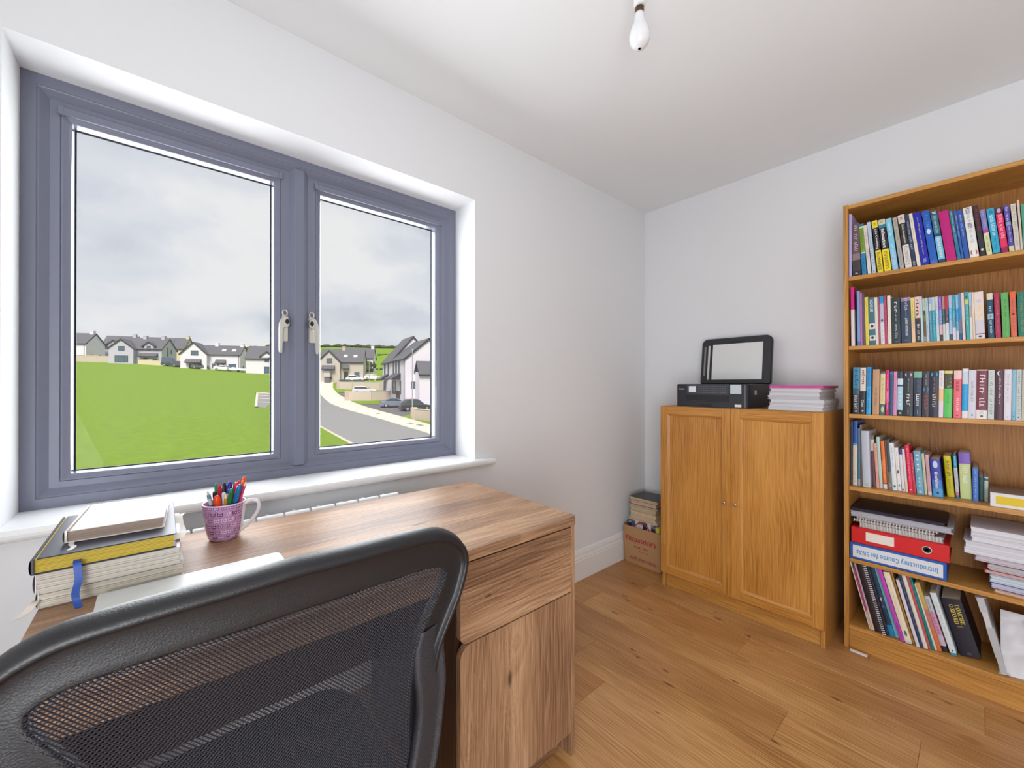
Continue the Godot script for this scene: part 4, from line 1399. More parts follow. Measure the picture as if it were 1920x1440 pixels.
# a book lying flat, its spine towards +z (left in the picture), its foot towards +x
func flat_book(called: String, at: Vector3, sz: Vector3, turn: float, cover: Color, page: Color, hard: bool, label: String, kind: int) -> void:
	var o := thing(called, label, "book", at, "books piled on the desk")
	o.rotation.y = turn
	var t := 0.0024 if hard else 0.0007
	var ov := 0.004 if hard else 0.0
	var x := sz.x / 2
	var z := sz.z / 2
	var c := MB.new().tint(cover)
	c.box(Vector3(-x, 0, -z), Vector3(x, t, z), t * 0.4)
	c.box(Vector3(-x, sz.y - t, -z), Vector3(x, sz.y, z - (0.006 if hard else 0.0)), t * 0.4)
	# rounded spine
	var rows: Array = []
	for i in 7:
		var a := PI * i / 6.0
		var row := PackedVector3Array()
		for xx in [-x, x]: row.append(Vector3(xx, sz.y / 2 - cos(a) * sz.y / 2, z + sin(a) * 0.004))
		rows.append(row)
	c.grid(rows, false, false, true)
	c.box(Vector3(-x, 0.0005, z - t), Vector3(x, sz.y - 0.0005, z + 0.001))
	obj("cover", c, M.cover if kind != 0 else M.cover_gloss, o)
	# page block in thin waves of leaves
	var p := MB.new()
	var n := 9
	var r := RandomNumberGenerator.new()
	r.seed = kind + 70
	for k in n:
		var y0 := t + (sz.y - 2 * t) * k / n
		var y1 := t + (sz.y - 2 * t) * (k + 1) / n
		var d := r.randf_range(0.0, 0.0022 if not hard else 0.0006)
		p.tint(page * r.randf_range(0.86, 1.06))
		p.box(Vector3(-x + ov + d, y0, -z + ov + d), Vector3(x - ov - d, y1 - 0.0004, z - t))
	obj("pages", p, M.matt, o)
	if kind == 1:
		var rb := MB.new().tint(lin(24, 74, 158))
		ribbon(rb, [Vector3(x - 0.02, 0.012, 0.045), Vector3(x + 0.003, 0.012, 0.045), Vector3(x + 0.010, 0.006, 0.044), Vector3(x + 0.013, -0.02, 0.042), Vector3(x + 0.013, -0.045, 0.046), Vector3(x + 0.015, -0.060, 0.044), Vector3(x + 0.026, -0.069, 0.040)], 0.0055)
		obj("ribbon", rb, M.cover, o)
	if kind == 0:
		var rb := MB.new().tint(lin(226, 226, 220))
		ribbon(rb, [Vector3(x - 0.03, 0.0008, 0.066), Vector3(x + 0.004, 0.001, 0.066), Vector3(x + 0.022, 0.0015, 0.064), Vector3(x + 0.036, 0.0012, 0.058), Vector3(x + 0.05, -0.001, 0.062)], 0.004)
		obj("ribbon", rb, M.cover, o)
		var g := MB.new().tint(lin(196, 186, 180))
		g.box(Vector3(-x, sz.y - 0.0004, z - 0.017), Vector3(x, sz.y + 0.0003, z - 0.014))
		obj("joint_groove", g, M.cover, o)
	if kind == 2:
		# loose leaves sticking out towards the mug
		var lv := MB.new().tint(lin(226, 222, 216))
		var rr: Array = []
		for i in 9:
			var row := PackedVector3Array()
			for j in 4:
				row.append(Vector3(-x + 0.02 + 0.03 * i, sz.y + 0.0006 + (0.012 * sin(i * 1.1) * j / 3.0 if j > 1 else 0.0), -z + 0.03 - 0.013 * j - (0.004 * sin(i * 2.0) if j == 3 else 0.0)))
			rr.append(row)
		obj("loose_leaf", lv.grid(rr), M.matt, o)
	if kind == 3:
		var tb := MB.new().tint(lin(226, 214, 200))
		ribbon(tb, [Vector3(x - 0.02, 0.016, z - 0.002), Vector3(x + 0.004, 0.016, z + 0.004), Vector3(x + 0.02, 0.006, z + 0.012), Vector3(x + 0.03, 0.002, z + 0.022)], 0.006)
		obj("bookmark", tb, M.cover, o)


# a thin two-sided band through points, lying across z
func ribbon(b: MB, pts: Array, half: float) -> void:
	var fine: Array = []
	var cv := Curve3D.new()
	for k in pts.size():
		var d: Vector3 = (pts[mini(k + 1, pts.size() - 1)] - pts[maxi(k - 1, 0)]) / 6.0
		cv.add_point(pts[k], -d, d)
	cv.bake_interval = 0.004
	fine = cv.get_baked_points()
	for s in [1.0, -1.0]:
		var rows: Array = []
		for k in fine.size():
			var t: Vector3 = (fine[mini(k + 1, fine.size() - 1)] - fine[maxi(k - 1, 0)]).normalized()
			var nrm: Vector3 = t.cross(Vector3(0, 0, 1)).normalized() * 0.0004 * s
			rows.append(PackedVector3Array([fine[k] + Vector3(0, 0, -half) + nrm, fine[k] + Vector3(0, 0, half) + nrm]))
		b.grid(rows, false, false, s < 0)


func mug() -> void:
	var at := Vector3(0.253, 0.7702, 2.563)
	var o := thing("mug", "lilac patterned mug crammed with pens on the desk", "mug", at)
	var china := mat(Color.WHITE, 0.12)
	china.albedo_texture = mug_print()
	china.clearcoat_enabled = true
	china.clearcoat = 0.6
	# outer wall with its own wrap-round texture
	var prof := [[0.0, 0.0], [0.030, 0.0], [0.0345, 0.003], [0.0385, 0.012], [0.0425, 0.03], [0.0460, 0.055], [0.0485, 0.080], [0.0500, 0.098], [0.0495, 0.1005], [0.0475, 0.1005], [0.0465, 0.098], [0.0440, 0.075], [0.0400, 0.035], [0.034, 0.010], [0.0, 0.007]]
	var b := MB.new()
	var sides := 40
	var rows: Array = []
	for p in prof:
		var row := PackedVector3Array()
		for k in sides + 1:
			var a := TAU * k / sides
			row.append(Vector3(p[0] * cos(a), p[1], p[0] * sin(a)))
		rows.append(row)
	b.grid(rows, false, false, false)
	for i in prof.size():
		for k in sides + 1:
			b.uv[i * (sides + 1) + k] = Vector2(float(k) / sides, clampf(1.0 - prof[i][1] / 0.1, 0.0, 1.0) if i > 2 and i < 8 else 0.005)
	obj("cup", b, china, o)
	# handle towards the right and the room, a flattened loop
	var hd := Vector3(0.35, 0, -0.937)
	var hp: Array = []
	var hr: Array = []
	for q in [[0.044, 0.088], [0.054, 0.096], [0.068, 0.099], [0.079, 0.094], [0.0825, 0.082], [0.079, 0.066], [0.069, 0.049], [0.056, 0.034], [0.046, 0.025], [0.039, 0.021]]:
		hp.append(hd * q[0] + Vector3(0, q[1], 0))
	var cv := Curve3D.new()
	for k in hp.size():
		var d: Vector3 = (hp[mini(k + 1, 9)] - hp[maxi(k - 1, 0)]) / 6.0
		cv.add_point(hp[k], -d, d)
	cv.bake_interval = 0.004
	var fine: Array = Array(cv.get_baked_points())
	for k in fine.size(): hr.append(0.0042 + 0.0016 * absf(2.0 * k / fine.size() - 1.0))
	obj("handle", MB.new().tube(fine, hr, 10), mat(rgb(228, 224, 226), 0.12), o)
	# pens, each its own thing: offset across (right of the picture), away, lean right, lean away, tip height, colour, thickness, kind, label
	var right := Vector3(0.653, 0, -0.757)
	var away := Vector3(-0.757, 0, -0.653)
	var P := [
		[-0.034, -0.012, -0.20, -0.10, 0.134, [214, 30, 70], 0.0042, 0, "thin crimson pen at the mug's far left rim"],
		[-0.030, 0.012, -0.17, 0.10, 0.146, [30, 128, 84], 0.0048, 1, "green capped pen behind the left of the bunch"],
		[-0.024, -0.022, -0.16, -0.22, 0.127, [104, 142, 158], 0.0046, 2, "grey-blue pen with a clear barrel, front left of the mug"],
		[-0.018, 0.008, -0.13, 0.08, 0.144, [214, 22, 62], 0.0050, 1, "crimson capped pen left of the light blue pen"],
		[-0.013, -0.016, -0.11, -0.12, 0.133, [28, 26, 30], 0.0054, 1, "black capped pen beside the orange felt tip"],
		[-0.008, 0.020, -0.06, 0.16, 0.142, [120, 176, 222], 0.0040, 2, "pale blue clear ballpoint at the back of the mug"],
		[-0.002, -0.024, -0.03, -0.22, 0.124, [238, 74, 24], 0.0085, 3, "fat orange felt tip at the front of the mug"],
		[-0.004, 0.006, -0.07, 0.05, 0.150, [34, 34, 36], 0.0050, 1, "black pen with a slanted cap in the middle of the bunch"],
		[0.006, 0.012, -0.03, 0.10, 0.152, [54, 44, 158], 0.0056, 1, "violet-blue capped pen standing in the middle"],
		[0.014, 0.020, 0.02, 0.18, 0.151, [120, 168, 96], 0.0044, 0, "light green pencil sharpened upwards at the back"],
		[0.009, -0.014, 0.02, -0.10, 0.129, [190, 196, 200], 0.0048, 2, "clear barrelled pen with a grey end, front middle"],
		[0.016, -0.004, 0.02, 0.02, 0.136, [28, 66, 160], 0.0048, 2, "blue ended ballpoint half hidden in the middle"],
		[0.020, 0.010, 0.08, 0.06, 0.150, [36, 28, 34], 0.0046, 1, "black pen leaning against the red markers"],
		[0.019, -0.022, 0.16, -0.18, 0.130, [206, 140, 52], 0.0042, 0, "ochre pencil with a pale end, front right"],
		[0.026, 0.016, 0.10, 0.10, 0.153, [222, 28, 56], 0.0060, 1, "red marker at the back right of the bunch"],
		[0.027, 0.004, 0.12, 0.05, 0.151, [226, 24, 60], 0.0058, 1, "bright red marker beside the black pen on the right"],
		[0.033, 0.020, 0.14, 0.16, 0.163, [240, 92, 40], 0.0052, 1, "tallest orange pen at the back right of the mug"],
		[0.027, -0.018, 0.30, -0.10, 0.141, [22, 112, 66], 0.0058, 1, "dark green pen leaning right at the front"],
		[0.036, 0.010, 0.22, 0.08, 0.155, [244, 120, 48], 0.0050, 1, "orange pen right of the tallest orange one"],
		[0.034, -0.006, 0.30, 0.02, 0.145, [206, 214, 222], 0.0046, 2, "clear ballpoint between the green and blue pens"],
		[0.038, -0.010, 0.36, -0.02, 0.150, [26, 108, 168], 0.0058, 1, "blue capped pen leaning right over the rim"],
		[0.041, 0.004, 0.40, 0.06, 0.156, [208, 60, 128], 0.0036, 0, "slim pink pen farthest right in the mug"]]
	for q in P:
		var pen := thing("pen", q[8], "pen", at, "pens in the lilac mug")
		var dir: Vector3 = (Vector3.UP + right * q[2] * 0.75 + away * q[3] * 0.75).normalized()
		var rim: Vector3 = (right * q[0] + away * q[1]) * 0.93 + Vector3(0, 0.098, 0)
		var low: Vector3 = rim - dir * (0.088 / dir.y)
		var tip: Vector3 = rim + dir * ((q[4] - 0.098) / dir.y)
		var k: Color = lin(q[5][0], q[5][1], q[5][2])
		var r: float = q[6]
		var ax: float = (tip - low).length()
		var s := dir.cross(Vector3(0, 0, 1)).normalized()
		var B := Transform3D(Basis(s, dir, s.cross(dir)), low)
		var barrel := MB.new().at(B)
		var cap := MB.new().at(B)
		match q[7]:
			0:
				barrel.tint(k).lathe([[0.0, 0.0], [r, 0.004], [r, ax - 0.016], [r * 0.95, ax - 0.014]], 8)
				cap.tint(k.lerp(lin(236, 214, 170), 0.75)).lathe([[r * 0.95, ax - 0.014], [r * 0.35, ax - 0.003], [0.0, ax]], 8)
			1:
				barrel.tint(k * 0.9).lathe([[0.0, 0.0], [r * 0.9, 0.004], [r * 0.9, ax - 0.045]], 12)
				cap.tint(k).lathe([[r * 0.9, ax - 0.045], [r * 1.06, ax - 0.044], [r * 1.02, ax - 0.012], [r * 0.85, ax - 0.004], [r * 0.5, ax], [0.0, ax + 0.0005]], 12)
				cap.box(Vector3(r * 0.95, ax - 0.040, -0.0016), Vector3(r * 1.5, ax - 0.004, 0.0016), 0.0006)
			2:
				barrel.tint(lin(206, 214, 222)).lathe([[0.0, 0.0], [r, 0.004], [r, ax - 0.012]], 8)
				cap.tint(k).lathe([[r, ax - 0.012], [r * 1.05, ax - 0.011], [r * 1.0, ax - 0.002], [r * 0.6, ax], [0.0, ax]], 12)
				cap.tint(k).lathe([[r * 1.02, ax - 0.05], [r * 1.08, ax - 0.048], [r * 1.08, ax - 0.032], [r * 1.02, ax - 0.03]], 12)
			3:
				barrel.tint(k * 0.92).lathe([[0.0, 0.0], [r * 0.9, 0.004], [r * 0.9, ax - 0.04]], 16)
				cap.tint(k).lathe([[r * 0.9, ax - 0.042], [r, ax - 0.04], [r * 0.98, ax - 0.014], [r * 0.8, ax - 0.005], [r * 0.45, ax], [0.0, ax + 0.001]], 16)
		obj("barrel", barrel, M.pen, pen)
		obj("cap" if q[7] != 0 else "point", cap, M.pen, pen)


# rows of little dark and pale faces on lilac, the plain white band beside the handle
func mug_print() -> ImageTexture:
	var W := 1024
	var H := 320
	var im := Image.create_empty(W, H, false, Image.FORMAT_RGB8)
	im.fill(rgb(190, 142, 190))
	var r := RandomNumberGenerator.new()
	r.seed = 12
	for row in 6:
		for c in 18:
			var x := c * 57 + (28 if row % 2 else 0)
			var y := 14 + row * 52
			var k: Color = [rgb(104, 52, 104), rgb(226, 206, 226), rgb(150, 96, 150)][r.randi() % 3]
			var l: Color = rgb(226, 206, 226) if k.g < 0.5 else rgb(110, 60, 112)
			im.fill_rect(Rect2i(x, y, 40, 22), k)
			im.fill_rect(Rect2i(x - 3, y - 8, 10, 12), k)
			im.fill_rect(Rect2i(x + 33, y - 8, 10, 12), k)
			im.fill_rect(Rect2i(x + 6, y + 6, 11, 8), l)
			im.fill_rect(Rect2i(x + 23, y + 6, 11, 8), l)
			im.fill_rect(Rect2i(x + 10, y + 22, 20, 12), k.lerp(rgb(190, 142, 190), 0.4))
			im.fill_rect(Rect2i(x + 15, y + 24, 10, 5), l)
	im.fill_rect(Rect2i(0, H - 12, W, 12), rgb(224, 214, 226))
	im.fill_rect(Rect2i(0, 0, W, 8), rgb(216, 192, 218))
	# the handle's side of the wall is left white
	var hc := int(W * fposmod(atan2(-0.937, 0.35) / TAU, 1.0))
	im.fill_rect(Rect2i(hc - 52, 0, 104, H), rgb(228, 224, 228))
	return ImageTexture.create_from_image(im)


# the back's surface: bowed across, leaning with height, hollowed at the small of the back
func back_x(dz: float, y: float) -> float:
	return 1.115 - 0.5 * dz * dz + 0.12 * (y - 0.95) - 0.012 * exp(-pow((y - 0.70) / 0.09, 2.0))


func smooth2(pts: Array, step := 0.006) -> PackedVector2Array:
	var cv := Curve2D.new()
	for k in pts.size():
		var a: Vector2 = pts[maxi(k - 1, 0)]
		var b: Vector2 = pts[mini(k + 1, pts.size() - 1)]
		var d := (b - a) * 0.16
		cv.add_point(pts[k], -d, d)
	cv.bake_interval = step
	return cv.get_baked_points()


func resample(pts: PackedVector2Array, n: int) -> PackedVector2Array:
	var len := [0.0]
	for k in range(1, pts.size()): len.append(len[k - 1] + pts[k].distance_to(pts[k - 1]))
	var out := PackedVector2Array()
	var j := 0
	for i in n:
		var t: float = len[len.size() - 1] * i / (n - 1)
		while j < pts.size() - 2 and len[j + 1] < t: j += 1
		out.append(pts[j].lerp(pts[j + 1], clampf((t - len[j]) / maxf(len[j + 1] - len[j], 1e-9), 0, 1)))
	return out


func chair() -> void:
	var zc := 2.575
	var o := thing("office_chair", "black mesh-backed office chair pushed up to the desk", "chair", Vector3(0.86, 0, zc))
	var T := Transform3D(Basis(), -Vector3(0.86, 0, zc))
	var black := mat(rgb(24, 23, 26), 0.45)
	black.normal_enabled = true
	black.normal_texture = noise_tex(0.16, 41, 3, 256, true, 6.0)
	black.normal_scale = 0.12
	black.uv1_triplanar = true
	black.uv1_scale = Vector3(9, 9, 9)
	var grey := mat(rgb(42, 41, 46), 0.55)
	grey.normal_enabled = true
	grey.normal_texture = noise_tex(0.2, 43, 3, 256, true, 8.0)
	grey.normal_scale = 0.5
	grey.uv1_triplanar = true
	grey.uv1_scale = Vector3(12, 12, 12)
	# half outlines from the top centre down one side to the bottom centre
	var ho := [Vector2(0, 0.996), Vector2(0.07, 0.9925), Vector2(0.12, 0.990), Vector2(0.175, 0.984), Vector2(0.20, 0.977), Vector2(0.224, 0.962), Vector2(0.243, 0.941), Vector2(0.252, 0.923), Vector2(0.253, 0.905), Vector2(0.245, 0.872), Vector2(0.234, 0.850), Vector2(0.218, 0.822), Vector2(0.207, 0.795), Vector2(0.203, 0.74), Vector2(0.203, 0.67), Vector2(0.200, 0.60), Vector2(0.186, 0.545), Vector2(0.155, 0.512), Vector2(0.10, 0.500), Vector2(0, 0.497)]
	var hi := [Vector2(0, 0.934), Vector2(0.05, 0.933), Vector2(0.10, 0.931), Vector2(0.14, 0.929), Vector2(0.17, 0.926), Vector2(0.192, 0.920), Vector2(0.204, 0.911), Vector2(0.205, 0.900), Vector2(0.199, 0.888), Vector2(0.181, 0.857), Vector2(0.1655, 0.828), Vector2(0.159, 0.80), Vector2(0.1565, 0.752), Vector2(0.158, 0.704), Vector2(0.160, 0.64), Vector2(0.155, 0.585), Vector2(0.138, 0.553), Vector2(0.10, 0.538), Vector2(0.05, 0.534), Vector2(0, 0.533)]
	var full := func(h: Array) -> PackedVector2Array:
		var s := smooth2(h)
		var out := s.duplicate()
		for k in range(s.size() - 2, 0, -1): out.append(Vector2(-s[k].x, s[k].y))
		return out
	# pair the outlines point by point, so that the band sweeps evenly round
	var so := PackedVector2Array()
	var si := PackedVector2Array()
	for part in [[0, 6], [6, 11], [11, 19]]:
		var a := resample(smooth2(ho.slice(part[0], part[1] + 1)), 22)
		var b := resample(smooth2(hi.slice(part[0], part[1] + 1)), 22)
		for k in (22 if part[1] == 19 else 21):
			so.append(a[k])
			si.append(b[k])
	var lo := so.duplicate()
	var li := si.duplicate()
	for k in range(so.size() - 2, 0, -1):
		lo.append(Vector2(-so[k].x, so[k].y))
		li.append(Vector2(-si[k].x, si[k].y))
	# section across the band, outer edge to inner: (share across, height of the near face)
	var sec := [[0.02, -0.020], [-0.005, -0.012], [0.0, -0.002], [0.05, 0.007], [0.12, 0.0115], [0.20, 0.0115], [0.235, 0.009], [0.27, 0.0035], [0.33, 0.0015], [0.45, 0.0], [0.62, -0.0005], [0.8, 0.0], [0.92, 0.0005], [0.98, -0.001], [1.0, -0.005], [0.99, -0.012], [0.94, -0.018], [0.5, -0.022]]
	var rows: Array = []
	for k in lo.size():
		var row := PackedVector3Array()
		for q in sec:
			var p := lo[k].lerp(li[k], q[0])
			row.append(Vector3(back_x(p.x, p.y) + q[1], p.y, zc + p.x))
		rows.append(row)
	var fb := MB.new().at(T).grid(rows, true, true, false)
	obj("back_frame", orient(fb, Vector3(1, 0, 0)), black, o)
	# piping where the mesh meets the frame
	var cord: Array = []
	for k in range(0, li.size(), 1): cord.append(Vector3(back_x(li[k].x, li[k].y) - 0.001, lerpf(li[k].y, 0.74, 0.012), zc + li[k].x * 0.988))
	obj("edge_cord", MB.new().at(T).tube(cord, 0.0011, 6, false, true), mat(rgb(70, 69, 74), 0.6), o)
	obj("back_mesh", knit(T, li, zc), M.knit, o).set_meta("kind", "stuff")
	# the two arms of the support behind the frame
	for s in [-1.0, 1.0]:
		var oe := resample(smooth2([Vector2(0.220, 0.832), Vector2(0.213, 0.800), Vector2(0.2165, 0.765), Vector2(0.219, 0.735), Vector2(0.2185, 0.69), Vector2(0.213, 0.645), Vector2(0.202, 0.600), Vector2(0.180, 0.545), Vector2(0.145, 0.50), Vector2(0.095, 0.470), Vector2(0.03, 0.455)]), 40)
		var ie := resample(smooth2([Vector2(0.1665, 0.832), Vector2(0.160, 0.805), Vector2(0.1605, 0.765), Vector2(0.166, 0.735), Vector2(0.1695, 0.70), Vector2(0.166, 0.665), Vector2(0.157, 0.625), Vector2(0.140, 0.57), Vector2(0.112, 0.525), Vector2(0.075, 0.50), Vector2(0.03, 0.49)]), 40)
		var rr: Array = []
		for k in 40:
			var t := k / 39.0
			var lift := 0.004 + 0.016 * smoothstep(0.02, 0.25, t) + 0.03 * smoothstep(0.5, 1.0, t)
			var row := PackedVector3Array()
			for q in [[0.05, -0.022], [0.0, -0.010], [0.015, -0.003], [0.08, 0.001], [0.16, -0.0005], [0.22, -0.004], [0.30, -0.0045], [0.6, -0.003], [0.85, -0.001], [0.96, -0.002], [1.0, -0.008], [0.96, -0.022]]:
				var p := oe[k].lerp(ie[k], q[0])
				row.append(Vector3(back_x(p.x, p.y) + lift + q[1], p.y, zc + s * p.x))
			rr.append(row)
		obj("back_support", orient(MB.new().at(T).grid(rr, false, true, s < 0), Vector3(1, 0, 0)), grey, o)
	# yoke down to the seat, seat, gas lift and five-star base
	obj("yoke", MB.new().at(T).tube([Vector3(1.10, 0.475, zc), Vector3(1.105, 0.42, zc), Vector3(1.07, 0.385, zc), Vector3(0.98, 0.375, zc), Vector3(0.84, 0.375, zc)], [0.034, 0.034, 0.032, 0.03, 0.05], 12), grey, o)
	var seat := MB.new().at(T * Transform3D(Basis(Vector3(1, 0, 0), Vector3(0, 0, -1), Vector3(0, 1, 0)), Vector3(0, 0, 0)))
	seat.prism(round_rect(0.575, -zc - 0.235, 1.055, -zc + 0.235, 0.09, 8), 0.405, 0.472, 0.022)
	var cloth := mat(rgb(30, 30, 36), 0.95)
	obj("seat", seat, cloth, o)
	obj("seat_pan", MB.new().at(T).box(Vector3(0.64, 0.375, zc - 0.17), Vector3(1.0, 0.405, zc + 0.17), 0.012), black, o)
	obj("gas_lift", MB.new().at(T * Transform3D(Basis(), Vector3(0.86, 0, zc))).lathe([[0.0, 0.09], [0.032, 0.09], [0.032, 0.24], [0.022, 0.245], [0.022, 0.38], [0.0, 0.38]], 20), black, o)
	for k in 5:
		var a := TAU * k / 5.0 + 0.3
		var d := Vector3(cos(a), 0, sin(a))
		var c := Vector3(0.86, 0, zc)
		var lg := obj("base_leg", MB.new().at(T).tube([c + Vector3(0, 0.115, 0), c + d * 0.08 + Vector3(0, 0.115, 0), c + d * 0.27 + Vector3(0, 0.082, 0), c + d * 0.29 + Vector3(0, 0.07, 0)], [0.032, 0.028, 0.02, 0.014], 10), black, o)
		for s in [-1.0, 1.0]:
			var side: Vector3 = d.cross(Vector3.UP) * s
			obj("caster", MB.new().at(T * Transform3D(Basis(side.cross(Vector3.UP).normalized(), side, Vector3.UP), c + d * 0.285 + side * 0.006 + Vector3(0, 0.029, 0))).lathe([[0.0, 0.0], [0.027, 0.0], [0.029, 0.004], [0.029, 0.014], [0.022, 0.019], [0.0, 0.02]], 16), black, lg)


# turn a sheet's faces so that those facing dir are its outside
func orient(b: MB, dir: Vector3) -> MB:
	var best := -1
	var far := -1e9
	for k in b.v.size():
		if b.v[k].dot(dir) > far:
			far = b.v[k].dot(dir)
			best = k
	if b.n[best].dot(dir) < 0:
		for k in b.n.size(): b.n[k] = -b.n[k]
		for k in range(0, b.ix.size(), 3):
			var t := b.ix[k + 1]
			b.ix[k + 1] = b.ix[k + 2]
			b.ix[k + 2] = t
	return b


# knitted back: a net of long hexagons made of fine rounded threads
func knit(T: Transform3D, loop: PackedVector2Array, zc: float) -> MB:
	M.knit = mat(rgb(32, 30, 38), 0.55)
	M.knit.rim_enabled = true
	M.knit.rim = 0.3
	var b := MB.new().at(T)
	var pw := 0.0046
	var ph := 0.0026
	var poly := Geometry2D.offset_polygon(loop, 0.004)[0]
	var inside := {}
	var span := {}
	# spans of the outline per row, so that each cell is a quick look-up
	var y0 := 0.49
	var nrow := 178
	for r in nrow:
		var y := y0 + r * ph
		var xs := []
		for k in poly.size():
			var a := poly[k]
			var c := poly[(k + 1) % poly.size()]
			if (a.y > y) != (c.y > y): xs.append(a.x + (c.x - a.x) * (y - a.y) / (c.y - a.y))
		if xs.size() >= 2: span[r] = [xs.min(), xs.max()]
	var w := 0.00064
	var put := func(p: Vector2, q: Vector2, th: float) -> void:
		var d := (q - p).normalized()
		var s := Vector2(-d.y, d.x) * th
		var A := Vector3(back_x(p.x, p.y), p.y, zc + p.x)
		var B := Vector3(back_x(q.x, q.y), q.y, zc + q.x)
		var S := Vector3(0, s.y, s.x)
		var up := Vector3(th * 0.9, 0, 0)
		b.quad(A + S - up * 0.4, B + S - up * 0.4, B + up, A + up, Vector3(0.6, S.y * 1000, S.z * 1000))
		b.quad(A - S - up * 0.4, B - S - up * 0.4, B + up, A + up, Vector3(0.6, -S.y * 1000, -S.z * 1000))
	for r in nrow - 2:
		if not span.has(r) or not span.has(r + 1) or not span.has(r + 2): continue
		var sp: Array = span[r + 1]
		var c0 := int(ceil(sp[0] / pw - 0.5))
		var c1 := int(floor(sp[1] / pw + 0.5))
		for c in range(c0, c1 + 1):
			var off := 0.5 if r % 2 else 0.0
			var n := Vector2((c + off) * pw, y0 + r * ph)
			if n.x < sp[0] or n.x > sp[1]: continue
			# a node splits into two threads going up, and joins the pair below by a short thick rib
			var neck := Vector2(n.x, n.y + ph * 0.42)
			put.call(n, neck, w * 1.75)
			put.call(neck, Vector2(n.x - pw / 2, n.y + ph), w * 1.2)
			put.call(neck, Vector2(n.x + pw / 2, n.y + ph), w * 1.2)
	return b


# a standing book: its spine faces +z, its foot's left corner is the origin; bands: [up to this share of the height, r, g, b]
func standing_book(o: Node3D, w: float, h: float, d: float, bands: Array, texts: Array) -> void:
	var c := MB.new()
	var bow := minf(w * 0.12, 0.0022)
	var t := minf(0.0011, w * 0.16)
	var y := 0.0
	var main := Color.BLACK
	var most := 0.0
	for q in bands:
		var y1: float = h * q[0]
		var k := lin(q[1], q[2], q[3])
		if y1 - y > most:
			most = y1 - y
			main = k
		c.tint(k)
		var rows: Array = []
		for i in 6:
			var a := PI * i / 5.0
			rows.append(PackedVector3Array([Vector3(w / 2 - cos(a) * w / 2, y, sin(a) * bow - bow), Vector3(w / 2 - cos(a) * w / 2, y1, sin(a) * bow - bow)]))
		c.grid(rows, false, false, false)
		for s in 2:
			c.box(Vector3([0.0, w - t][s], y, -d), Vector3([t, w][s], y1, -bow))
		y = y1
	c.tint(main)
	c.box(Vector3(t, 0.0, -bow - t), Vector3(w - t, h, -bow))
	obj("cover", c, M.cover, o)
	obj("pages", MB.new().box(Vector3(t, 0.0012, -d + 0.002), Vector3(w - t, h - 0.0012, -bow - t)), M.pages, o)
	for q in texts:
		if q[0] == "spiral":
			var sp := MB.new().tint(lin(226, 226, 230))
			for k in int(h / 0.0085):
				var ring_pts: Array = []
				for i in 8: ring_pts.append(Vector3(w / 2 + cos(TAU * i / 8.0) * w * 0.5, (k + 0.5) * 0.0085, sin(TAU * i / 8.0) * 0.005 + 0.003))
				sp.tube(ring_pts, 0.0016, 5, false, true)
			obj("spiral_binding", sp, M.cover, o)
			continue
		var kk := lin(q[3][0], q[3][1], q[3][2])
		var key := "ink%d" % kk.to_rgba32()
		if not M.has(key): M[key] = mat(kk.linear_to_srgb(), 0.55)
		var ht: float = h * (q[2] - q[1])
		var wt: float = w * q[4]
		var sh: ArrayMesh
		var T := facing(Vector3(w * (0.5 + (q[5] if q.size() > 5 else 0.0)), h * (q[1] + q[2]) / 2, 0.0001 - (0.0 if q[4] < 0.7 else bow * 0.3)), Vector3(0, -1, 0), Vector3(1, 0, 0))
		match q[0]:
			"@", "o", "8w", ")": sh = emblem(q[0], ht, wt)
			_: sh = lettering(q[0], ht, wt, 0.0004, "Droid Serif" if q[0] in ["CONCISE", "OXFORD"] else "Droid Sans")
		var l := obj("emblem" if q[0] in ["@", "o", "8w", ")"] else "lettering", sh, M[key], o)
		l.transform = T


func emblem(kind: String, a: float, b: float) -> ArrayMesh:
	var p := PackedVector2Array()
	match kind:
		")":
			for i in 11: p.append(Vector2(-cos(PI * i / 10.0) * a / 2, -sin(PI * i / 10.0) * b / 2))
			for i in range(9, 0, -1): p.append(Vector2(-cos(PI * i / 10.0) * a * 0.42 , -sin(PI * i / 10.0) * b * 0.22))
		"8w":
			for i in 16: p.append(Vector2(cos(TAU * i / 16.0) * a / 2, sin(TAU * i / 16.0) * b / 2 * (0.6 + 0.4 * absf(cos(TAU * i / 8.0)))))
		_:
			for i in 14: p.append(Vector2(cos(TAU * i / 14.0) * (a if kind == "@" else minf(a, b)) / 2, sin(TAU * i / 14.0) * (b if kind == "@" else minf(a, b)) / 2))
	return MB.new().prism(p, -0.0002, 0.0003).mesh()


func shelf_row(y: float, group: String, rows: Array) -> void:
	for q in rows:
		var a: float = q[3]
		var w: float = q[1]
		var at := Vector3(q[0], y + 0.0003, q[4])
		if a < 0.0: at += Vector3(w - w * cos(a), -w * sin(a), 0)
		var o := thing("book", q[8], "book", at, group)
		o.rotation.z = a
		standing_book(o, w, q[2], q[5], q[6], q[7])


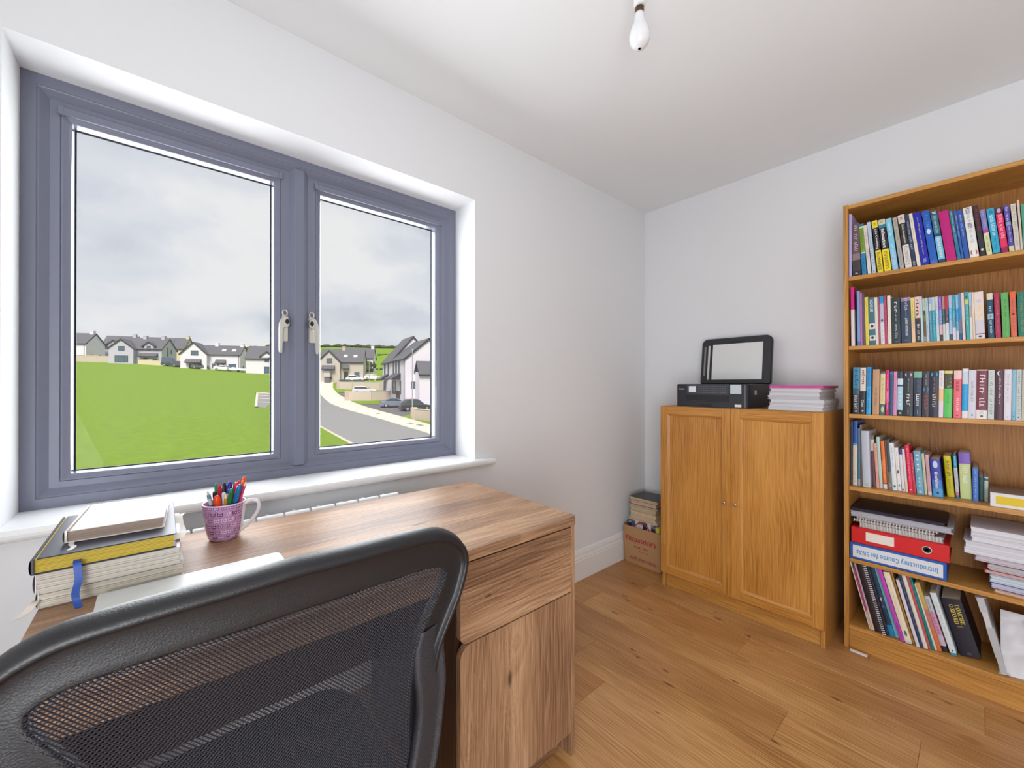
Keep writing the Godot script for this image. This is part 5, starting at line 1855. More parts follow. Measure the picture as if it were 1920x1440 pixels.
func shelf_things() -> void:
	shelf_row(1.6846, "books on the top shelf", [
		[1.2249, 0.0098, 0.286, -0.001, 0.322, 0.148, [[1, 178, 172, 222]], [], "slim lilac book standing first on the top shelf, taller than its neighbours"],
		[1.2388, 0.0273, 0.239, 0.018, 0.322, 0.155, [[0.1, 40, 34, 38], [0.3, 62, 54, 58], [0.42, 140, 120, 118], [1, 98, 76, 86]], [["~2", 0.45, 0.8, [196, 182, 180], 0.5], ["~1", 0.84, 0.96, [210, 196, 190], 0.4], ["~1", 0.03, 0.06, [220, 214, 206], 0.5]], "dusky mauve and black book second on the top shelf"],
		[1.2709, 0.0152, 0.230, 0.043, 0.322, 0.136, [[0.42, 26, 126, 178], [0.44, 214, 222, 190], [0.92, 122, 152, 52], [0.95, 220, 226, 200], [1, 34, 128, 140]], [["~3", 0.5, 0.88, [74, 104, 44], 0.45], ["~2", 0.06, 0.3, [14, 80, 130], 0.4]], "green book with a bright blue foot on the top shelf"],
		[1.2906, 0.0116, 0.220, 0.071, 0.322, 0.146, [[1, 222, 208, 198]], [["~2", 0.6, 0.85, [170, 130, 130], 0.4], ["~2", 0.3, 0.5, [150, 130, 150], 0.4]], "thin cream book right of the green and blue one"],
		[1.3063, 0.0116, 0.231, 0.084, 0.322, 0.163, [[1, 188, 206, 222]], [["~5", 0.15, 0.9, [120, 150, 190], 0.4], ["~1", 0.02, 0.06, [30, 60, 110], 0.6]], "pale blue book beside the first yellow and black spine"],
		[1.3236, 0.0180, 0.231, 0.088, 0.322, 0.163, [[0.42, 236, 212, 46], [0.86, 34, 30, 40], [1, 240, 216, 60]], [["Life Coaching", 0.45, 0.83, [240, 238, 230], 0.48], ["DUMMIES", 0.04, 0.38, [120, 104, 40], 0.5], ["~1", 0.9, 0.96, [90, 70, 40], 0.5]], "yellow and black guide lettered Life Coaching"],
		[1.3457, 0.0217, 0.229, 0.093, 0.322, 0.129, [[0.42, 244, 220, 20], [0.84, 32, 28, 42], [0.9, 46, 128, 150], [1, 214, 206, 180]], [["Relaxation", 0.46, 0.82, [240, 238, 230], 0.5], ["DUMMIES", 0.04, 0.38, [130, 112, 30], 0.5], ["~1", 0.93, 0.98, [110, 120, 70], 0.6]], "yellow and black guide lettered Relaxation"],
		[1.3711, 0.0179, 0.227, 0.100, 0.322, 0.132, [[0.35, 146, 196, 228], [1, 128, 200, 226]], [["~2", 0.66, 0.92, [226, 240, 246], 0.45], ["~3", 0.08, 0.5, [206, 226, 240], 0.5]], "sky blue book right of the Relaxation guide"],
		[1.3941, 0.0134, 0.225, 0.104, 0.322, 0.125, [[0.42, 170, 166, 162], [1, 176, 170, 156]], [["~2", 0.55, 0.95, [120, 116, 110], 0.45], ["~3", 0.06, 0.4, [140, 128, 130], 0.4]], "grey-beige book between sky blue and black spines"],
		[1.4110, 0.0198, 0.230, 0.106, 0.322, 0.143, [[0.43, 228, 220, 214], [0.84, 40, 34, 34], [1, 222, 206, 198]], [["Stress Management", 0.46, 0.82, [216, 206, 190], 0.42], ["DUMMIES", 0.05, 0.4, [176, 170, 170], 0.5], ["~1", 0.9, 0.96, [70, 60, 60], 0.5]], "black and white guide lettered Stress Management"],
		[1.4326, 0.0120, 0.227, 0.107, 0.322, 0.124, [[0.14, 44, 52, 70], [0.3, 34, 52, 84], [0.86, 42, 56, 86], [1, 38, 52, 84]], [["~4", 0.32, 0.86, [190, 204, 222], 0.5], ["~1", 0.02, 0.1, [216, 214, 204], 0.6]], "navy book with white print next to the thin white spine"],
		[1.4463, 0.0105, 0.227, 0.113, 0.322, 0.144, [[1, 232, 220, 206]], [["~4", 0.3, 0.9, [160, 150, 140], 0.35]], "thin white book left of the deep blue one"],
		[1.4584, 0.0235, 0.225, 0.116, 0.322, 0.152, [[1, 20, 24, 166]], [["~7", 0.2, 0.9, [222, 196, 150], 0.2], ["~3", 0.38, 0.68, [150, 160, 236], 0.2], ["~1", 0.05, 0.12, [200, 214, 246], 0.45]], "thick deep ultramarine book with gold print"],
		[1.4844, 0.0211, 0.223, 0.114, 0.322, 0.136, [[0.06, 70, 110, 196], [1, 28, 92, 184]], [["~2", 0.68, 0.92, [110, 140, 206], 0.42], ["8w", 0.55, 0.66, [206, 222, 244], 0.6]], "thick medium blue book right of the ultramarine one"],
		[1.5084, 0.0184, 0.217, 0.114, 0.322, 0.153, [[0.06, 24, 62, 82], [0.5, 120, 192, 222], [0.54, 20, 66, 100], [0.92, 50, 108, 132], [1, 44, 84, 108]], [["SEAN COVEY", 0.09, 0.47, [240, 238, 230], 0.42], ["~4", 0.56, 0.9, [196, 214, 220], 0.5], ["7", 0.93, 0.99, [240, 238, 230], 0.5]], "teal book with a light blue panel lettered with its author"],
		[1.5301, 0.0266, 0.206, 0.115, 0.322, 0.150, [[0.05, 206, 0, 104], [1, 190, 6, 120]], [], "thick plain magenta folder-like book in the middle of the top shelf"],
		[1.5589, 0.0092, 0.202, 0.114, 0.322, 0.124, [[1, 16, 122, 158]], [["~3", 0.55, 0.96, [160, 206, 206], 0.5], ["~1", 0.32, 0.5, [130, 190, 206], 0.4]], "teal book right of the magenta one"],
		[1.5696, 0.0063, 0.197, 0.105, 0.322, 0.148, [[1, 40, 94, 178]], [["~3", 0.45, 0.9, [190, 206, 246], 0.4]], "left-hand of two matching blue books left of the big white spine"],
		[1.5774, 0.0127, 0.196, 0.104, 0.322, 0.135, [[1, 36, 88, 172]], [["~3", 0.45, 0.9, [180, 200, 246], 0.4]], "right-hand of two matching blue books, touching the big white spine"],
		[1.5920, 0.0226, 0.199, 0.098, 0.322, 0.142, [[1, 236, 232, 224]], [["YOU", 0.88, 0.99, [66, 70, 120], 0.5], ["~2", 0.7, 0.86, [120, 150, 200], 0.4], ["ME!", 0.58, 0.68, [60, 54, 110], 0.5], ["~3", 0.28, 0.55, [150, 180, 214], 0.45], ["@", 0.03, 0.16, [190, 110, 100], 0.8]], "thick white book lettered YOU and ME with a round portrait at its foot"],
		[1.6184, 0.0133, 0.199, 0.102, 0.322, 0.136, [[0.14, 34, 32, 38], [0.5, 44, 44, 48], [1, 58, 34, 48]], [["~4", 0.5, 0.95, [150, 34, 60], 0.5], ["8w", 0.1, 0.15, [214, 206, 210], 0.6]], "black book with dark red print right of the big white spine"],
		[1.6338, 0.0136, 0.179, 0.102, 0.322, 0.154, [[0.48, 216, 216, 168], [0.55, 190, 50, 160], [1, 128, 120, 182]], [["~2", 0.58, 0.98, [176, 170, 216], 0.6], ["~2", 0.08, 0.42, [130, 140, 110], 0.5]], "purple book with a pale cream lower half"],
		[1.6501, 0.0177, 0.176, 0.099, 0.322, 0.143, [[0.02, 20, 40, 60], [1, 44, 168, 204]], [["~1", 0.88, 0.97, [20, 70, 110], 0.5], ["~3", 0.4, 0.85, [226, 242, 246], 0.6], ["~2", 0.1, 0.35, [20, 90, 130], 0.4]], "cyan book with white lettering on the right of the top shelf"],
		[1.6698, 0.0164, 0.173, 0.095, 0.322, 0.130, [[0.12, 150, 24, 80], [0.86, 228, 40, 96], [1, 70, 40, 84]], [["~3", 0.3, 0.84, [250, 190, 204], 0.6], ["@", 0.88, 0.98, [206, 160, 190], 0.6]], "crimson pink book right of the cyan one"],
		[1.6881, 0.0122, 0.175, 0.082, 0.322, 0.148, [[0.12, 214, 206, 160], [0.56, 86, 70, 158], [0.64, 130, 160, 186], [1, 88, 76, 166]], [["~2", 0.66, 0.96, [214, 208, 240], 0.5], ["~3", 0.2, 0.54, [206, 200, 236], 0.45]], "violet book with a pale foot right of the crimson one"],
		[1.7016, 0.0119, 0.175, 0.066, 0.322, 0.158, [[1, 212, 202, 188]], [["~2", 0.68, 0.95, [150, 140, 130], 0.5], ["~4", 0.1, 0.62, [150, 146, 150], 0.4]], "off-white book with grey print near the right of the top shelf"],
		[1.7143, 0.0052, 0.185, 0.049, 0.322, 0.137, [[1, 216, 196, 182]], [], "thin tall pinkish book rising above its neighbours at right of the top shelf"],
		[1.7208, 0.0126, 0.167, 0.039, 0.322, 0.133, [[1, 80, 160, 130]], [], "green book cut by the right edge of the picture on the top shelf"]])
	shelf_row(1.3691, "books on the second shelf", [
		[1.2331, 0.0122, 0.267, 0.011, 0.322, 0.131, [[0.62, 226, 210, 206], [1, 196, 18, 118]], [], "tall slim book, hot pink above white, first on the second shelf"],
		[1.2545, 0.0102, 0.247, 0.010, 0.322, 0.154, [[0.08, 90, 110, 190], [1, 124, 156, 206]], [], "slim periwinkle book second from the left on the second shelf"],
		[1.2654, 0.0070, 0.239, 0.010, 0.322, 0.156, [[0.8, 180, 112, 160], [1, 170, 110, 150]], [["~2", 0.7, 0.95, [226, 150, 110], 0.6]], "slim mauve-pink book beside the periwinkle one"],
		[1.2741, 0.0074, 0.227, 0.015, 0.322, 0.143, [[1, 92, 76, 104]], [], "dark plum book shaded left of the yellow spine"],
		[1.2832, 0.0117, 0.214, 0.021, 0.322, 0.153, [[1, 226, 206, 72]], [["~5", 0.1, 0.9, [196, 170, 50], 0.3]], "plain yellow book at the left of the second shelf"],
		[1.2965, 0.0198, 0.210, 0.024, 0.322, 0.150, [[0.09, 52, 104, 124], [0.2, 226, 220, 214], [0.33, 58, 112, 132], [0.45, 230, 222, 214], [1, 62, 110, 128]], [["ROGUE", 0.7, 0.95, [200, 214, 216], 0.5], ["@", 0.36, 0.43, [58, 64, 70], 0.5], ["@", 0.12, 0.18, [58, 64, 70], 0.5]], "teal book with two white patches, lettered at the top in white"],
		[1.3168, 0.0097, 0.208, 0.026, 0.322, 0.131, [[1, 226, 216, 202]], [], "thin cream book between teal and maroon spines"],
		[1.3269, 0.0059, 0.208, 0.027, 0.322, 0.119, [[1, 164, 78, 104]], [["~4", 0.1, 0.9, [186, 110, 130], 0.4]], "left-hand of two slim maroon books"],
		[1.3334, 0.0128, 0.210, 0.025, 0.322, 0.142, [[0.45, 224, 220, 222], [0.85, 196, 182, 206], [1, 38, 148, 208]], [["~4", 0.06, 0.42, [170, 160, 176], 0.4], ["@", 0.47, 0.52, [70, 90, 110], 0.6]], "white book with a bright blue top between the maroon spines"],
		[1.3468, 0.0089, 0.210, 0.024, 0.322, 0.138, [[1, 178, 66, 102]], [["~4", 0.1, 0.9, [200, 110, 130], 0.4]], "right-hand of two slim maroon books, touching the cream one"],
		[1.3566, 0.0108, 0.209, 0.017, 0.322, 0.130, [[1, 234, 224, 204]], [["~4", 0.1, 0.9, [206, 190, 166], 0.3]], "cream book left of the thick black pair"],
		[1.3692, 0.0271, 0.194, 0.016, 0.322, 0.124, [[1, 38, 50, 60]], [["~1", 0.68, 0.93, [226, 222, 220], 0.42], ["~4", 0.48, 0.82, [190, 194, 198], 0.16], ["~2", 0.12, 0.43, [200, 202, 206], 0.36], ["~1", 0.03, 0.05, [170, 174, 180], 0.5]], "thick black book with white titling, left of the pair on the second shelf"],
		[1.3990, 0.0297, 0.192, 0.017, 0.322, 0.132, [[0.92, 42, 62, 86], [1, 150, 126, 166]], [["~1", 0.72, 0.98, [206, 186, 214], 0.45], ["~2", 0.58, 0.9, [130, 160, 190], 0.18], ["JAMES PATTERSON", 0.16, 0.55, [214, 212, 216], 0.3], ["~1", 0.05, 0.07, [186, 190, 200], 0.5]], "thick navy book lettered JAMES PATTERSON"],
		[1.4301, 0.0107, 0.188, 0.025, 0.322, 0.134, [[0.5, 234, 198, 158], [1, 228, 208, 112]], [["~4", 0.3, 0.9, [170, 150, 110], 0.35]], "pale yellow and peach book right of the thick navy one"],
		[1.4424, 0.0155, 0.189, 0.029, 0.322, 0.126, [[0.53, 40, 48, 58], [1, 232, 196, 188]], [["~1", 0.56, 0.95, [70, 50, 60], 0.6], ["~3", 0.05, 0.4, [226, 224, 224], 0.5]], "book half black and half shell pink with slanting white print"],
		[1.4584, 0.0064, 0.188, 0.031, 0.322, 0.127, [[1, 188, 212, 226]], [], "thin ice blue book right of the half black one"],
		[1.4654, 0.0072, 0.179, 0.031, 0.322, 0.134, [[0.12, 150, 150, 140], [0.48, 112, 84, 50], [0.62, 120, 124, 40], [0.72, 70, 70, 40], [1, 186, 186, 160]], [], "olive and brown picture spine"],
		[1.4734, 0.0082, 0.180, 0.031, 0.322, 0.151, [[1, 176, 204, 208]], [["~3", 0.2, 0.9, [120, 140, 160], 0.4]], "pale aqua slim book, first of the row of thin story books"],
		[1.4827, 0.0081, 0.180, 0.029, 0.322, 0.139, [[0.7, 84, 138, 166], [0.86, 196, 206, 216], [1, 150, 180, 214]], [["~2", 0.1, 0.66, [170, 206, 222], 0.4]], "steel blue slim story book with a pale top"],
		[1.4916, 0.0094, 0.180, 0.031, 0.322, 0.127, [[0.7, 44, 158, 178], [1, 190, 198, 196]], [["~2", 0.1, 0.66, [130, 214, 222], 0.4]], "turquoise slim story book with a grey top"],
		[1.5020, 0.0077, 0.180, 0.030, 0.322, 0.126, [[1, 196, 216, 222]], [["~3", 0.1, 0.9, [150, 180, 190], 0.3]], "whitish blue slim story book right of the turquoise one"],
		[1.5105, 0.0087, 0.180, 0.028, 0.322, 0.134, [[0.14, 62, 56, 62], [0.36, 226, 180, 190], [0.7, 116, 144, 204], [1, 150, 84, 184]], [["~2", 0.4, 0.95, [206, 196, 236], 0.4]], "slim story book purple above, blue and pink below"],
		[1.5197, 0.0066, 0.178, 0.021, 0.322, 0.123, [[0.38, 204, 212, 206], [0.72, 52, 96, 92], [1, 170, 140, 128]], [["~2", 0.4, 0.7, [150, 190, 170], 0.4]], "slim story book with tan top and dark green middle"],
		[1.5269, 0.0094, 0.179, 0.020, 0.322, 0.123, [[0.4, 212, 214, 216], [0.7, 84, 58, 78], [1, 184, 52, 70]], [["~2", 0.42, 0.68, [220, 160, 180], 0.4]], "slim story book with a red top"],
		[1.5371, 0.0085, 0.180, 0.019, 0.322, 0.136, [[0.14, 36, 96, 120], [0.42, 156, 190, 222], [0.72, 70, 180, 222], [1, 176, 188, 222]], [["~2", 0.4, 0.7, [206, 226, 240], 0.4]], "slim story book in bright sky blue with a lilac top"],
		[1.5463, 0.0086, 0.180, 0.021, 0.322, 0.118, [[0.28, 222, 206, 214], [0.62, 92, 158, 178], [1, 60, 148, 170]], [["~2", 0.4, 0.9, [170, 214, 222], 0.3]], "slim sea green story book with a pale pink foot"],
		[1.5557, 0.0069, 0.179, 0.018, 0.322, 0.135, [[0.2, 200, 210, 220], [0.4, 92, 172, 206], [0.7, 46, 146, 206], [1, 130, 196, 226]], [["~2", 0.36, 0.9, [200, 226, 240], 0.4]], "slim azure story book with a light top"],
		[1.5633, 0.0075, 0.183, 0.023, 0.322, 0.130, [[0.14, 24, 92, 140], [0.45, 110, 120, 150], [0.7, 40, 132, 190], [1, 96, 130, 170]], [], "slim slate blue story book last of the thin blue row"],
		[1.5719, 0.0077, 0.185, 0.026, 0.322, 0.145, [[1, 228, 204, 198]], [], "slim pale pink book left of the teal spine on the second shelf"],
		[1.5813, 0.0096, 0.186, 0.028, 0.322, 0.146, [[0.74, 60, 168, 170], [0.84, 196, 206, 110], [1, 64, 160, 160]], [["~2", 0.3, 0.72, [170, 224, 206], 0.4], ["@", 0.86, 0.92, [30, 90, 90], 0.5]], "teal book with a lime patch right of centre on the second shelf"],
		[1.5916, 0.0071, 0.183, 0.026, 0.322, 0.144, [[0.46, 222, 216, 206], [0.72, 178, 170, 160], [1, 160, 200, 220]], [], "slim pale mottled book right of the teal one"],
		[1.5993, 0.0053, 0.182, 0.026, 0.322, 0.144, [[1, 232, 210, 186]], [], "slim buff book left of the thick white one"],
		[1.6053, 0.0236, 0.181, 0.028, 0.322, 0.130, [[0.09, 226, 212, 216], [0.11, 84, 70, 90], [0.4, 212, 206, 214], [1, 232, 214, 206]], [["~1", 0.42, 0.72, [228, 206, 130], 0.45], ["@", 0.76, 0.84, [206, 196, 222], 0.5], ["@", 0.03, 0.07, [50, 50, 66], 0.4]], "thick white book with faint yellow lettering on the second shelf"],
		[1.6371, 0.0147, 0.170, 0.027, 0.322, 0.143, [[0.42, 20, 76, 104], [0.54, 130, 196, 222], [0.86, 18, 72, 100], [1, 222, 214, 196]], [["~2", 0.1, 0.4, [210, 226, 230], 0.5], ["@", 0.44, 0.52, [196, 130, 110], 0.4], ["~1", 0.58, 0.72, [170, 206, 214], 0.6]], "dark teal book with a cream head after the gap"],
		[1.6547, 0.0132, 0.169, 0.027, 0.322, 0.129, [[1, 170, 46, 82]], [["~2", 0.5, 0.85, [214, 120, 120], 0.35], ["~2", 0.12, 0.42, [196, 96, 110], 0.3]], "maroon book right of the dark teal one"],
		[1.6712, 0.0177, 0.167, 0.026, 0.322, 0.139, [[1, 98, 174, 92]], [["~3", 0.45, 0.85, [50, 110, 60], 0.3], ["~2", 0.12, 0.4, [60, 124, 66], 0.25]], "leaf green book on the right of the second shelf"],
		[1.6913, 0.0144, 0.167, 0.024, 0.322, 0.128, [[0.88, 216, 106, 78], [1, 230, 106, 44]], [["~2", 0.5, 0.85, [170, 70, 60], 0.3], ["@", 0.48, 0.52, [70, 40, 50], 0.4], ["~2", 0.12, 0.42, [170, 70, 56], 0.3]], "orange book right of the leaf green one"],
		[1.7084, 0.0180, 0.163, 0.021, 0.322, 0.133, [[1, 24, 118, 98]], [["~4", 0.1, 0.9, [140, 130, 76], 0.4]], "dark green book at the right edge of the second shelf"]])
	shelf_row(1.0610, "books on the third shelf", [
		[1.2354, 0.0243, 0.211, -0.013, 0.316, 0.113, [[0.42, 38, 40, 50], [0.55, 52, 84, 102], [1, 62, 132, 168]], [["~1", 0.56, 0.95, [40, 94, 130], 0.6], ["Dear Girl", 0.12, 0.4, [206, 206, 206], 0.5], ["o", 0.04, 0.08, [190, 186, 176], 0.4]], "blue and black paperback first on the third shelf"],
		[1.2609, 0.0194, 0.209, -0.013, 0.316, 0.121, [[0.5, 46, 46, 54], [1, 222, 212, 196]], [["~1", 0.62, 0.95, [140, 70, 80], 0.55], ["Close", 0.16, 0.3, [206, 206, 196], 0.5], ["o", 0.05, 0.09, [200, 196, 150], 0.4]], "cream and black paperback lettered Close"],
		[1.2827, 0.0158, 0.211, -0.013, 0.316, 0.150, [[0.6, 56, 166, 222], [1, 36, 136, 200]], [["~5", 0.1, 0.95, [28, 96, 160], 0.45]], "bright blue book third on the third shelf"],
		[1.3034, 0.0225, 0.200, -0.013, 0.316, 0.120, [[1, 196, 150, 112]], [["~4", 0.2, 0.6, [130, 100, 64], 0.4]], "plain tan book on the third shelf"],
		[1.3285, 0.0162, 0.190, -0.013, 0.316, 0.139, [[0.25, 74, 106, 98], [0.95, 226, 204, 152], [1, 60, 100, 96]], [["~3", 0.3, 0.85, [180, 160, 100], 0.3], ["@", 0.06, 0.2, [196, 206, 170], 0.6]], "cream book with a patterned green foot"],
		[1.3465, 0.0104, 0.195, -0.013, 0.316, 0.137, [[0.3, 206, 20, 100], [0.55, 240, 90, 160], [1, 222, 20, 112]], [["~3", 0.1, 0.9, [250, 180, 210], 0.35]], "slim hot pink book on the third shelf"],
		[1.3585, 0.0116, 0.189, -0.013, 0.316, 0.140, [[0.93, 30, 76, 116], [1, 60, 110, 160]], [], "slim dark blue book right of the hot pink one"],
		[1.3712, 0.0109, 0.189, -0.013, 0.316, 0.130, [[1, 218, 142, 182]], [["~4", 0.1, 0.9, [190, 110, 156], 0.4]], "slim rose pink book on the third shelf"],
		[1.3832, 0.0170, 0.189, -0.013, 0.316, 0.135, [[0.13, 34, 46, 52], [0.66, 172, 206, 222], [0.7, 40, 60, 80], [0.84, 206, 222, 230], [1, 40, 56, 72]], [["~1", 0.2, 0.55, [230, 236, 240], 0.6], ["o", 0.04, 0.08, [206, 206, 190], 0.4]], "black and pale blue picture book left of the four black thrillers"],
		[1.4017, 0.0297, 0.189, -0.013, 0.316, 0.113, [[1, 46, 50, 58]], [["~1", 0.22, 0.5, [232, 226, 222], 0.42], ["~3", 0.54, 0.84, [190, 190, 196], 0.16], ["@", 0.87, 0.97, [230, 180, 200], 0.7], ["~1", 0.04, 0.16, [150, 150, 156], 0.14]], "first of four black thrillers, pink emblem at its head"],
		[1.4332, 0.0237, 0.187, -0.013, 0.316, 0.114, [[0.86, 46, 60, 80], [1, 126, 180, 156]], [["~1", 0.22, 0.5, [230, 226, 220], 0.5], ["~3", 0.54, 0.84, [170, 120, 130], 0.2], ["~1", 0.04, 0.16, [190, 196, 206], 0.16]], "second of four black thrillers, with a pale green head"],
		[1.4584, 0.0207, 0.187, -0.013, 0.316, 0.119, [[1, 62, 58, 66]], [["~1", 0.14, 0.48, [170, 84, 76], 0.55], ["@", 0.54, 0.66, [56, 140, 190], 0.8], ["~2", 0.7, 0.94, [196, 190, 196], 0.18]], "third of four black thrillers, red title and blue disc"],
		[1.4798, 0.0247, 0.187, -0.013, 0.316, 0.117, [[1, 42, 42, 62]], [["~1", 0.2, 0.5, [226, 206, 186], 0.5], ["~3", 0.54, 0.86, [190, 130, 120], 0.2], ["@", 0.88, 0.98, [46, 160, 206], 0.8]], "fourth of four black thrillers, blue emblem at its head"],
		[1.5053, 0.0134, 0.189, -0.013, 0.316, 0.115, [[0.35, 226, 214, 222], [0.62, 240, 200, 150], [1, 236, 232, 232]], [["~3", 0.66, 0.96, [176, 130, 150], 0.5]], "white book with an orange middle right of the black thrillers"],
		[1.5202, 0.0224, 0.188, -0.013, 0.316, 0.116, [[0.62, 92, 198, 96], [0.94, 76, 72, 50], [1, 226, 214, 140]], [["~1", 0.66, 0.92, [170, 146, 70], 0.7], ["~2", 0.3, 0.52, [60, 160, 76], 0.4], ["o", 0.62, 0.7, [96, 160, 110], 0.4]], "lime green book with a dark olive upper part"],
		[1.5459, 0.0209, 0.188, -0.013, 0.316, 0.133, [[0.82, 240, 108, 124], [1, 240, 200, 196]], [["THE SECRET", 0.56, 0.79, [110, 46, 66], 0.42], ["~1", 0.14, 0.42, [250, 214, 210], 0.4], ["o", 0.04, 0.07, [160, 60, 90], 0.3]], "coral pink book lettered THE SECRET"],
		[1.5683, 0.0161, 0.195, -0.013, 0.316, 0.118, [[0.15, 232, 226, 216], [0.69, 32, 160, 216], [0.94, 202, 212, 226], [1, 226, 226, 222]], [["~4", 0.2, 0.65, [96, 196, 232], 0.3]], "white book with a broad cyan band"],
		[1.5852, 0.0194, 0.189, -0.013, 0.316, 0.149, [[1, 214, 212, 222]], [["~3", 0.35, 0.76, [150, 140, 170], 0.45], ["o", 0.05, 0.1, [130, 110, 160], 0.3]], "pale lilac-grey book right of the cyan banded one"],
		[1.6054, 0.0273, 0.190, -0.013, 0.316, 0.138, [[0.18, 234, 228, 226], [0.98, 120, 50, 66], [1, 234, 226, 222]], [["~2", 0.24, 0.9, [230, 214, 222], 0.6], ["~1", 0.1, 0.16, [160, 150, 160], 0.5], ["o", 0.04, 0.08, [110, 80, 100], 0.3]], "thick white-framed maroon book with pale lettering"],
		[1.6343, 0.0158, 0.188, -0.013, 0.316, 0.133, [[1, 204, 212, 208]], [["~1", 0.78, 0.96, [170, 190, 200], 0.5], ["~4", 0.1, 0.76, [130, 150, 156], 0.55]], "pale grey-green book right of the maroon framed one"],
		[1.6517, 0.0214, 0.188, -0.013, 0.316, 0.139, [[1, 78, 46, 60]], [["~3", 0.42, 0.86, [220, 196, 180], 0.3], ["~2", 0.3, 0.8, [190, 190, 206], 0.2], [")", 0.88, 0.98, [232, 222, 226], 0.6]], "dark maroon book with a white crescent moon"],
		[1.6734, 0.0174, 0.189, -0.013, 0.316, 0.121, [[1, 224, 220, 228]], [["~3", 0.35, 0.9, [196, 180, 190], 0.4], ["~1", 0.69, 0.71, [110, 100, 110], 0.6], ["o", 0.05, 0.08, [150, 120, 110], 0.2]], "white book right of the moon one on the third shelf"],
		[1.6915, 0.0094, 0.188, -0.013, 0.316, 0.148, [[0.18, 120, 176, 206], [1, 138, 182, 202]], [["o", 0.06, 0.1, [60, 110, 160], 0.4]], "slim powder blue book near the right of the third shelf"],
		[1.7014, 0.0121, 0.188, -0.013, 0.316, 0.145, [[1, 192, 204, 204]], [["~4", 0.12, 0.95, [110, 120, 130], 0.4], ["o", 0.05, 0.08, [90, 90, 110], 0.4]], "grey-white book with dark print near the right edge of the third shelf"],
		[1.7144, 0.0134, 0.187, -0.013, 0.316, 0.140, [[1, 196, 190, 172]], [["~4", 0.12, 0.95, [140, 130, 120], 0.4]], "beige book cut by the right edge of the third shelf"]])
